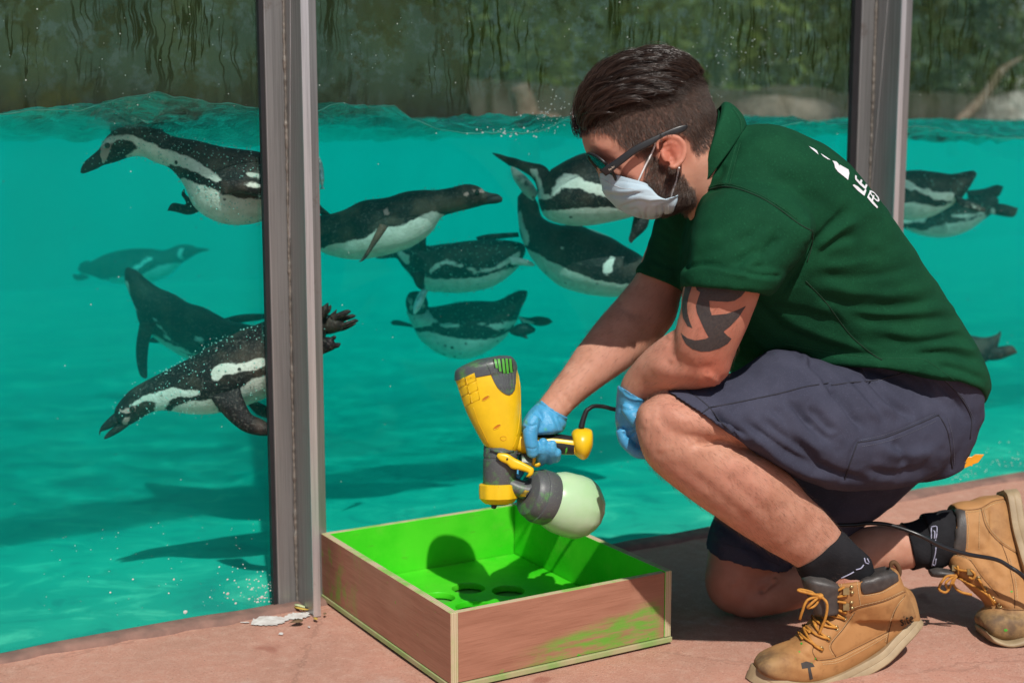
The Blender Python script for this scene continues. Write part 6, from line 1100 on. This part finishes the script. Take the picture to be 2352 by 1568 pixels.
near_boot()
def far_boot():
    t = put('boot', remesh(join(
        loft([(2250, 1142, 2313, 1136, 2.60, .020), (2215, 1160, 2320, 1160, 2.598, .034), (2188, 1200, 2332, 1205, 2.592, .040), (2176, 1250, 2342, 1250, 2.585, .042), (2180, 1300, 2356, 1296, 2.578, .045), (2220, 1345, 2370, 1340, 2.572, .048), (2262, 1385, 2385, 1385, 2.566, .050), (2280, 1420, 2395, 1420, 2.56, .046), (2290, 1450, 2400, 1450, 2.555, .03)], 7, 44, 2.35),
        loft([(2166, 1290, 2186, 1158, 2.592, .044), (2200, 1300, 2215, 1150, 2.59, .046), (2250, 1310, 2260, 1150, 2.585, .044)], 5, 36, 2.3, cap0=-.02),
        loft([(2246, 1418, 2252, 1440, 2.55, .030), (2262, 1398, 2272, 1464, 2.55, .042), (2300, 1384, 2310, 1472, 2.552, .048), (2360, 1378, 2370, 1474, 2.556, .05), (2420, 1380, 2430, 1470, 2.56, .045)], 5, 36, 2.3)), .0027, 6), MAT_LEATHER, man)
    me = t.data; n = len(me.vertices); V = np.empty(n * 3); me.vertices.foreach_get('co', V); V = V.reshape(-1, 3) + BASE[t]; Fc = [list(p.vertices) for p in me.polygons]
    lines = [[(1830, 192), (1930, 212), (2040, 200), (2130, 150), (2230, 132)], [(2045, 205), (2080, 330), (2170, 440), (2310, 530)], [(2190, 455), (2230, 560), (2270, 720), (2285, 840), (2285, 915)], [(2150, 900), (2220, 925), (2352, 930)], [(1800, 520), (1950, 560), (2050, 690), (2170, 830)]]
    V, Fc = creases((V, Fc), [(crpts(cB, l), 4, -.0018) for l in lines] + [(crpts(cB, [(2000, 300), (2080, 430), (2180, 600)]), 12, -.004), (crpts(cB, [(2060, 520), (2140, 640), (2210, 760)]), 12, -.004), (crpts(cB, [(2030, 400), (2110, 540), (2190, 690)]), 12, .004), (crpts(cB, [(2160, 910), (2260, 960), (2352, 975)]), 8, -.005)])
    me.vertices.foreach_set('co', (V - BASE[t]).ravel()); me.update(); q, _ = PX(V)
    vattr(t, 'dirt', np.clip(.95 * smooth01((q[:, 1] - 1385) / 30) + .35 * np.exp(-(np.hypot(q[:, 0] - 2290, q[:, 1] - 1200) / 50) ** 2), 0, 1)); b = BVH((V, Fc))
    for l in lines: put('leather_seam', seam(b, crpts(cB, l), .0007, .0001, 2.55), MAT_CUT, t)
    for l in ([(1850, 215), (1935, 228), (2040, 218), (2135, 170), (2225, 150)], [(2065, 215), (2100, 330), (2185, 430), (2305, 512)], [(2035, 215), (2030, 350), (2030, 500)], [(1945, 235), (1955, 350), (1945, 500)], [(2250, 560), (2290, 720), (2305, 860)], [(1810, 530), (1900, 545), (1990, 575)]): put('stitching', stitches(b, crpts(cB, l), .0006, .0006, 3.6), MAT_STIT, t)
    put('collar_pad', decal(b, crpts(cB, [(1835, 205), (1930, 225), (1940, 330), (1938, 440), (1930, 520), (1850, 500), (1778, 500), (1782, 420), (1800, 300)]), .0024, 4, 2.55), MAT_PAD, t)
    put('tongue', loft([(*cB(1670, 640), *cB(1690, 690), 2.57, .012), (*cB(1730, 625), *cB(1740, 695), 2.57, .02), (*cB(1830, 640), *cB(1830, 690), 2.57, .022)], 5, 20), MAT_PAD, t)
    for x, y in ((2025, 705), (2075, 775), (2130, 850), (2178, 895)):
        p = hit(b, *cB(x, y), .001, 2.55); put('eyelet', tube([p + (RGT * math.cos(a) + UPV * math.sin(a)) * .0040 for a in np.linspace(0, 2 * math.pi, 7)], .0015, 6, 1), MAT_BRASS, t)
    for x, y in ((1862, 625), (1968, 655)): p = hit(b, *cB(x, y), .002, 2.55); put('lace_hook', box(p, RGT * .006, UPV * .005, FWD * .0025), MAT_BRASS, t, smooth=False)
    for l in ([(1860, 620), (1900, 640), (1965, 650)], [(1880, 610), (1890, 650), (1870, 690)], [(1970, 640), (2000, 670), (1990, 700), (1960, 690)], [(1870, 680), (1960, 730), (2075, 800), (2150, 870)], [(2025, 700), (2060, 760), (2080, 790)], [(2100, 810), (2130, 860), (2140, 880)]): P = onsurf(b, crpts(cB, l), .0035, 5, 2.54); put('lace', tube(P, .0021, 8, 1), MAT_LACE, t)
    for l in ([(1868, 682), (1795, 690), (1745, 760), (1752, 790), (1800, 798), (1840, 720), (1870, 684)], [(1868, 684), (1845, 740), (1890, 795), (1978, 820)], [(1868, 684), (1830, 700), (1790, 740), (1812, 790)]): put('lace', tube([AT(*cB(x, y), 2.535) for x, y in l], .0023, 8, 6), MAT_LACE, t)
    S_ = np.array(RGT * .024 + UPV * .002); sole([(2306, 1130, 2.605), (2316, 1150, 2.602), (2326, 1208, 2.592), (2338, 1255, 2.585), (2350, 1296, 2.578), (2366, 1340, 2.57), (2384, 1385, 2.565)], [.020, .036, .041, .042, .046, .050, .052], S_, 'sole', t)
    put('sole_rand', loft([(*cB(2035, 1045), *cB(2060, 1110), 2.545, .034), (*cB(2075, 1085), *cB(2090, 1140), 2.545, .047), (*cB(2180, 1120), *cB(2190, 1165), 2.548, .052), (*cB(2300, 1080), *cB(2310, 1150), 2.552, .054), (*cB(2420, 1020), *cB(2430, 1120), 2.556, .05)], 5, 30, 3.2), MAT_SOLE, t)
    for x, y, r in ((2220, 1072, 4.5), (2262, 797, 2.6)): P = [(cB(x, y)[0] + r * math.cos(a), cB(x, y)[1] + r * .7 * math.sin(a)) for a in np.linspace(0, 6.28, 10, endpoint=False)]; put('paint_fleck', decal(b, P, .0008, 9, 2.52), MAT_SPRAYG, t)
far_boot()

# ---------------- blue gloves
def m_glove():
    m = NT('blue_nitrile'); n = m.noise(20, 4); c = m.mix(m.ramp(n, .3, .7), (.075, .36, .60, 1), (.055, .29, .52, 1)); c = m.mix(m.math('MULTIPLY', m.ramp(m.noise(45, 3), .66, .72), .6), c, (.08, .45, .25, 1))
    m.set(col=c, rough=.42, spec=.4, sss=.08); m.bump(m.noise(75, 5, .65, dist=.6), .55, .004); return m.m
MAT_GLOVE = m_glove()
def finger(f, pts, r): return tube(np.array([AT(*f(x, y), DG + dz) for x, y, dz in pts]), r, 14, 6)
def tipball(f, x, y, dz, r): return ball(*f(x, y), r / DG * F, r / DG * F, DG + dz, r, 12)
def far_glove():
    P = [loft([(*c4(834, 462), *c4(1040, 592), 2.466, .0325), (*c4(812, 480), *c4(1034, 622), 2.464, .0325), (*c4(768, 520), *c4(1026, 668), 2.460, .035), (*c4(716, 582), *c4(1000, 704), 2.456, .0365), (*c4(692, 648), *c4(930, 722), 2.454, .035), (*c4(692, 700), *c4(850, 726), 2.455, .030), (*c4(706, 724), *c4(815, 732), 2.456, .018)], 6, 36, 2.2, cap0=-.02)]
    P += [finger(c4, [(800, 600, -.022), (760, 670, -.030), (756, 740, -.034), (766, 810, -.034), (772, 856, -.031)], [.015, .0145, .0125, .0118, .0105]), tipball(c4, 773, 862, -.031, .0106)]
    P += [finger(c4, [(800, 725, .030), (810, 850, .030), (828, 925, .012), (842, 900, -.012), (850, 840, -.025), (853, 795, -.026)], [.0095, .0098, .0098, .0098, .0095, .0088]), tipball(c4, 853, 790, -.026, .0088)]
    P += [finger(c4, [(880, 725, .028), (885, 850, .028), (898, 915, .010), (912, 890, -.012), (922, 840, -.024), (925, 805, -.025)], [.009, .0092, .0092, .0092, .0088, .0080]), tipball(c4, 925, 802, -.025, .0080)]
    P += [finger(c4, [(945, 730, .026), (945, 850, .026), (948, 905, .008), (956, 895, -.010), (962, 872, -.020), (963, 862, -.021)], [.0078, .008, .008, .008, .0076, .0072]), tipball(c4, 963, 860, -.021, .0072)]
    P += [finger(c4, [(730, 700, .024), (704, 780, .032), (694, 860, .030), (700, 930, .024), (676, 1000, .012), (652, 1040, .004)], [.0105, .0100, .0096, .0094, .0090, .0084]), tipball(c4, 650, 1042, .003, .0084)]
    V, Fc = remesh(join(*P), .0017, 5)
    V, Fc = creases((V, Fc), [(crpts(c4, [(800, 520), (840, 600), (835, 680), (820, 715)]), 5, -.003), (crpts(c4, [(920, 560), (960, 640), (980, 700)]), 5, -.002), (crpts(c4, [(880, 540), (930, 640), (940, 710)]), 5, .0014), (crpts(c4, [(980, 600), (1000, 650), (1010, 680)]), 4, -.002), (crpts(c4, [(715, 640), (760, 660), (800, 650)]), 3, -.0015), (crpts(c4, [(735, 830), (770, 838), (800, 828)]), 2.5, -.0012), (crpts(c4, [(836, 470), (940, 530), (1036, 600)]), 3, .0016), (crpts(c4, [(822, 486), (930, 548), (1028, 620)]), 3, -.0014)])
    V = V + normals(V, Fc) * (.0007 * vnoise(V, 90, 9))[:, None]; put('glove', (V, Fc), MAT_GLOVE, man)
far_glove()
def near_glove():
    f = lambda x, y: (x, y)
    P = [loft([(1419, 883, 1484, 921, 2.308, .0325), (1417, 905, 1484, 938, 2.316, .0325), (1414, 940, 1492, 958, 2.33, .038), (1414, 972, 1500, 985, 2.34, .042), (1424, 1000, 1505, 1006, 2.345, .040), (1440, 1020, 1500, 1020, 2.345, .032)], 6, 36, 2.2, cap0=-.02)]
    for k in range(4):
        z = 2.312 - DG + k * .0205; r = (.0092, .0098, .0096, .0085)[k]
        P += [tube(np.array([AT(x, y, DG + z) for x, y in ((1428, 985), (1436, 1012), (1462, 1037), (1494, 1038), (1508, 1016), (1500, 1000))]), [r * 1.1, r * 1.08, r * 1.04, r, r * .95, r * .9], 14, 6)]
    P += [tube(np.array([AT(x, y, d) for x, y, d in ((1440, 930, 2.300), (1460, 962, 2.288), (1486, 990, 2.290), (1504, 1010, 2.297))]), [.013, .012, .0105, .009], 14, 6)]
    V, Fc = remesh(join(*P), .0018, 4)
    V, Fc = creases((V, Fc), [(crpts(cS, [(140, 640), (200, 660), (260, 655)]), 3, -.003), (crpts(cS, [(150, 350), (230, 420), (345, 440)]), 3, .0015), (crpts(cS, [(165, 500), (220, 520), (280, 510)]), 4, -.0015), (crpts(cS, [(190, 700), (230, 720), (270, 690)]), 3, -.003)])
    V = V + normals(V, Fc) * (.0007 * vnoise(V, 90, 19))[:, None]; put('glove', (V, Fc), MAT_GLOVE, man)
near_glove()

# ---------------- face mask
def mask():
    rows = [(1378, 400, 1462, 429, .0625), (1379, 412, 1465, 434, .064), (1383, 426, 1470, 441, .0655), (1389, 440, 1478, 450, .066), (1398, 453, 1488, 460, .066), (1412, 467, 1500, 466, .065), (1430, 480, 1512, 467, .064), (1450, 492, 1524, 465, .062), (1472, 499, 1532, 463, .060), (1496, 502, 1539, 463, .057), (1518, 497, 1541, 466, .054), (1540, 491, 1543, 476, .051)]
    Rg = cr(np.array(rows, float), 6); ph = np.linspace(-math.pi / 2 - .12, math.pi / 2 + .12, 44); e = AT(Rg[:, 2], Rg[:, 3], HD); a = AT(Rg[:, 0], Rg[:, 1], HD) - e; b = Rg[:, 4][:, None] * FWD
    co, si = np.cos(ph), np.sin(ph); V = e[:, None] + a[:, None] * (np.sign(co) * np.abs(co) ** .8)[None, :, None] + b[:, None] * si[None, :, None]
    n = len(Rg); rr = np.linspace(0, 1, n)[:, None] * np.ones(44)[None]; V = V.reshape(-1, 3); Fc = tubefaces(n, 44, False); N = normals(V, Fc)
    s_ = np.sign((N * (V - e.repeat(44, 0))).sum(1).mean()); N = N * s_; pl = (.0016 * (np.abs(((rr * 4.2) % 1) - .5) * 2)).ravel() * (np.abs(si)[None].repeat(n, 0).ravel() * .6 + .4)
    V = V + N * (pl + .0016 * vnoise(V, 45, 4) + .0009 * vnoise(V, 110, 6))[:, None]
    return creases((V, Fc), [(crpts(c1, [(500, 1240), (600, 1250), (720, 1225)]), 4, -.003), (crpts(c1, [(480, 1200), (590, 1215), (700, 1205)]), 4, .002), (crpts(c1, [(600, 1320), (700, 1290), (760, 1290)]), 4, -.003), (crpts(c1, [(690, 1340), (720, 1360), (740, 1400)]), 3, -.003), (crpts(c1, [(780, 1330), (770, 1370), (775, 1400)]), 3, -.003), (crpts(c1, [(850, 1330), (855, 1360), (850, 1395)]), 3, -.002), (crpts(c1, [(890, 1310), (898, 1350), (895, 1390)]), 2.5, -.002)])
MKm = mask()
def m_mask():
    m = NT('pale_blue_mask'); n = m.noise(12, 4); f = m.noise(600, 2); c = m.mix(m.ramp(n, .35, .65), (.47, .585, .64, 1), (.40, .53, .61, 1)); m.set(col=c, rough=.8, spec=.2, sss=.15); m.b.inputs['Subsurface Radius'].default_value = (.004, .004, .004); m.bump(f, .3, .0006); return m.m
MAT_MASK = m_mask(); o = put('face_mask', MKm, MAT_MASK, man); solid(o, .0012, 1); MKB = BVH(MKm); MAT_LOOP = simple('white_elastic', (.72, .72, .72), .7, bscale=900, bst=.4)
put('stitching', stitches(MKB, crpts(c1, [(447, 1118), (520, 1160), (600, 1192), (690, 1202)]), .0004, .0016, 2.6, .6, ), MAT_LOOP, man)
put('stitching', stitches(MKB, crpts(c1, [(895, 1315), (905, 1345), (905, 1380)]), .0004, .0016, 2.6), MAT_LOOP, man); put('stitching', stitches(MKB, crpts(c1, [(925, 1300), (932, 1340), (932, 1375)]), .0004, .0016, 2.6), MAT_LOOP, man)
for pts in ([(690, 1205), (705, 1160), (760, 1040), (810, 940), (838, 872), (848, 850)], [(938, 1290), (955, 1230), (985, 1140), (1002, 1060), (1006, 1040)]):
    P = crpts(c1, pts); Q = np.array([hit(SKB, u, v, .0016, 2.2) for u, v in cr(np.array(P), 4)]); d = [(q - EYE) @ FWD for q in Q]; dm = np.minimum.reduce([np.convolve(np.pad(d, 4, 'edge'), np.ones(9) / 9, 'valid'), d]); q2, _ = PX(Q)
    put('ear_loop', tube(AT(q2[:, 0], q2[:, 1], dm), .0015, 8, 1), MAT_LOOP, man)
put('ear_loop', tube([AT(1462, 430, HD + .066), AT(1500, 350, HD + .078), AT(1520, 318, HD + .088), AT(1556, 350, HD + .085), AT(1541, 466, HD + .056)], .0015, 8, 5), MAT_LOOP, man)

# ---------------- sunglasses
MAT_FRAME = simple('matt_black_frame', (.012, .012, .013), .38, spec=.5)
m = NT('dark_green_lens'); m.set(col=(.004, .009, .010), rough=.1, spec=.4); MAT_LENS = m.m
def glasses():
    g = []
    up = [(1075, 742), (1060, 734), (1010, 742), (930, 772), (800, 830), (690, 884), (600, 945), (540, 990), (480, 1030), (430, 1062)]; lo = [(1070, 758), (1048, 780), (1000, 800), (890, 832), (800, 885), (700, 938), (620, 1000), (560, 1045), (520, 1078), (478, 1105)]
    for sg in (-1, 1):
        d = [.082, .084, .086, .0865, .0855, .083, .080, .077, .074, .070]
        put('temple_arm', loft([(*c1(*a), *c1(*b), HD + sg * dd, .0019) for a, b, dd in zip(up, lo, d)], 4, 16, 3.5), MAT_FRAME, man)
    A, B = np.array(c1(345, 935)), np.array(c1(560, 1165)); mid = (A + B) / 2
    for sg in (-1, 1):
        P = []
        for a in np.linspace(0, 2 * math.pi, 33):
            f = .5 + .5 * math.sin(a) * .96; w = math.cos(a); dd = .036 + .030 * w; uv = A * (1 - f) + B * f; bulge = -8 + 24 * (dd / .07) ** 2; P.append(AT(uv[0] + bulge * .73, uv[1] - bulge * .68, HD + sg * dd))
        P = np.array(P); put('lens_rim', tube(P[:-1].tolist() + [P[0].tolist()], .0026, 8, 1), MAT_FRAME, man); n = len(P) - 1; c = P[:-1].mean(0) + (-RGT) * .002
        put('lens', (np.vstack([P[:-1], c]), [[i, (i + 1) % n, n] for i in range(n)]), MAT_LENS, man)
    put('nose_bridge', tube([AT(*c1(372, 975), HD - .012), AT(*c1(366, 968), HD), AT(*c1(372, 975), HD + .012)], .0022, 8, 4), MAT_FRAME, man)
glasses()
TB = None
for o in man.children:
    if o.name.startswith('temple_arm'):
        n = len(o.data.vertices); V = np.empty(n * 3); o.data.vertices.foreach_get('co', V); V = V.reshape(-1, 3) + BASE[man]
        if TB is None: TB = BVH((V, [list(p.vertices) for p in o.data.polygons]))
put('temple_script', textdecal(TB, 'Ray-Ban', c1(502, 1066), np.array([10.8, -7.6]) * .36, np.array([-5.0, -10.6]) * .50, .0005, 2.2), simple('gold_script', (.75, .62, .50), .4), man)
# ================================================================== SMALL THINGS ON THE GROUND AND THE GLASS
MAT_DROP = simple('chalky_dropping', (.72, .70, .66), .9, col2=(.52, .47, .43), vscale=70, bscale=160, bst=.6)
def blob_px(poly, z, sp=4.0, jit=2.2, seed=1):
    P = np.asarray(poly, float); B = []
    rg = np.random.default_rng(seed)
    for a, b in zip(P, np.roll(P, -1, 0)):
        k = max(1, int(np.hypot(*(b - a)) / sp)); B += [a + (b - a) * i / k + rg.normal(size=2) * np.array([jit, jit * .35]) for i in range(k)]
    r = delaunay_2d_cdt([Vector(p) for p in B], [], [list(range(len(B)))], 1, 1e-4)
    return np.array([GROUND(p.x, p.y, z) for p in r[0]]), [list(f) for f in r[2]]
cD = crop(600, 1300, 900, 1600, 1568)
o = put('bird_dropping', blob_px(crpts(cD, [(140, 1300), (200, 1275), (310, 1245), (420, 1248), (560, 1262), (640, 1228), (720, 1205), (800, 1210), (880, 1195), (910, 1215), (900, 1250), (840, 1275), (790, 1285), (700, 1275), (620, 1310), (560, 1330), (470, 1365), (380, 1372), (270, 1372), (180, 1352), (160, 1325)]), .0014, 3.0, 3.0, 3), MAT_DROP, smooth=False); tag(o, 'white bird dropping smeared on the paving at the foot of the near post', 'bird dropping', 'bird droppings on the paving')
for i, (x, y, a, b, lb) in enumerate(((540, 1475, 34, 18, 'small white bird dropping below the large smear'), (905, 1390, 18, 9, 'tiny white bird dropping right of the large smear'), (60, 1330, 66, 7, 'thin white streak of dropping left of the large smear'))):
    P = [(x + a * math.cos(t), y + b * math.sin(t)) for t in np.linspace(0, 6.28, 12, endpoint=False)]
    tag(put('bird_dropping', blob_px(crpts(cD, P), .0012, 3, 1.0, 9 + i), MAT_DROP, smooth=False), lb, 'bird dropping', 'bird droppings on the paving')
def leaf(f, pts, z, mat, label):
    P = crpts(f, pts); k = len(P); Q = np.array([GROUND(u, v, z) for u, v in P]); c = Q.mean(0); V = np.vstack([Q, c + [0, 0, .0015], Q + [0, 0, .0007], c + [0, 0, .0022]])
    Fc = [[i, (i + 1) % k, k] for i in range(k)] + [[k + 1 + (i + 1) % k, k + 1 + i, 2 * k + 1] for i in range(k)] + [[(i + 1) % k, i, k + 1 + i, k + 1 + (i + 1) % k] for i in range(k)]
    tag(put('dry_leaf', (V, Fc), mat), label, 'leaf', 'dry leaves at the foot of the near post')
ML1, ML2, ML3 = simple('pale_leaf', (.50, .55, .30), .6), simple('dry_brown_leaf', (.16, .10, .05), .8), simple('yellow_leaf', (.50, .33, .06), .7)
leaf(cD, [(712, 1095), (740, 1088), (790, 1100), (850, 1122), (848, 1142), (800, 1132), (750, 1118), (716, 1110)], .0078, ML1, 'curled pale green leaf in the corner behind the steel fin')
leaf(cD, [(700, 1130), (740, 1122), (800, 1150), (880, 1160), (905, 1172), (820, 1170), (740, 1150)], .006, ML3, 'flat yellowish leaf in front of the curled pale leaf')
leaf(cD, [(640, 1345), (690, 1312), (760, 1282), (830, 1300), (800, 1330), (730, 1338), (670, 1335)], .008, ML2, 'dark brown leaf lying on the white dropping')
leaf(cD, [(955, 1270), (985, 1262), (1020, 1285), (1005, 1300), (965, 1290)], .005, ML3, 'small yellow leaf beside the foot of the steel fin')
leaf(cD, [(1085, 1215), (1110, 1205), (1135, 1218), (1100, 1235)], .006, ML2, 'tiny dark leaf right of the foot of the steel fin')
def flecks(spots, name):
    V, Fc = [], []
    for u, v, r in spots:
        s, z = GS(u, v, .0); c = GW(s, .0012, z); rr = r / F * 2.7; n = 8; o = len(V) * 0 + sum(len(q) for q in V); ph = np.linspace(0, 6.283, n, endpoint=False); j = 1 + .25 * vnoise(np.stack([ph, 0 * ph + u, 0 * ph + v], -1), 1.7, 3)
        ring = c + (np.cos(ph) * rr * j)[:, None] * GT + (np.sin(ph) * rr * j * .8)[:, None] * UZ; V.append(np.vstack([ring, c - GN * rr * .35])); Fc += [[o + i, o + (i + 1) % n, o + n] for i in range(n)]
    tag(put(name, (np.vstack(V), Fc), MAT_DROP), kind='stuff')
rg = np.random.default_rng(4); sp = []
for u, v, r in ((602, 1371, 4.5), (635, 1340, 3), (592, 1382, 3.5), (542, 1385, 3), (524, 1363, 4), (523, 1330, 2.4), (426, 1405, 5), (478, 1426, 2.2), (400, 1330, 2.6), (306, 1330, 2.5), (254, 1360, 2.2), (388, 1362, 2)): sp.append((u, v, r))
for k in range(70): sp.append((628 - abs(rg.normal()) * 55, 1382 - abs(rg.normal()) * 42, rg.uniform(.8, 2.2)))
for k in range(70): sp.append((rg.uniform(100, 628), rg.uniform(1180, 1400), rg.uniform(.5, 1.1)))
for k in range(60): x = 2215 + rg.normal() * 45; sp.append((x, 1100 - .1 * (x - 2215) - abs(rg.normal()) * 32, rg.uniform(.9, 2.4)))
for k in range(24): x = 2330 + rg.normal() * 25; sp.append((x, 1072 - abs(rg.normal()) * 22, rg.uniform(1, 2.6)))
flecks([q for q in sp if q[0] < 2360], 'dried_spatter')
# droplets of sea-spray on the glass above the water line
dr = [(rg.uniform(0, 2352), rg.uniform(20, 250), rg.uniform(.5, 1.1)) for _ in range(120)] + [(1690 + rg.normal() * 60, 120 + rg.normal() * 40, rg.uniform(.8, 2.0)) for _ in range(70)] + [(1160 + rg.normal() * 40, 305 + rg.normal() * 6, rg.uniform(1, 3)) for _ in range(26)] + [(1265 + rg.normal() * 30, 262 + rg.normal() * 22, rg.uniform(.8, 2.2)) for _ in range(60)]
MAT_DRIP = simple('water_drop', (.34, .44, .42), .08, spec=1.0); _m = MAT_DROP; MAT_DROP = MAT_DRIP; flecks(dr, 'water_droplets'); MAT_DROP = _m
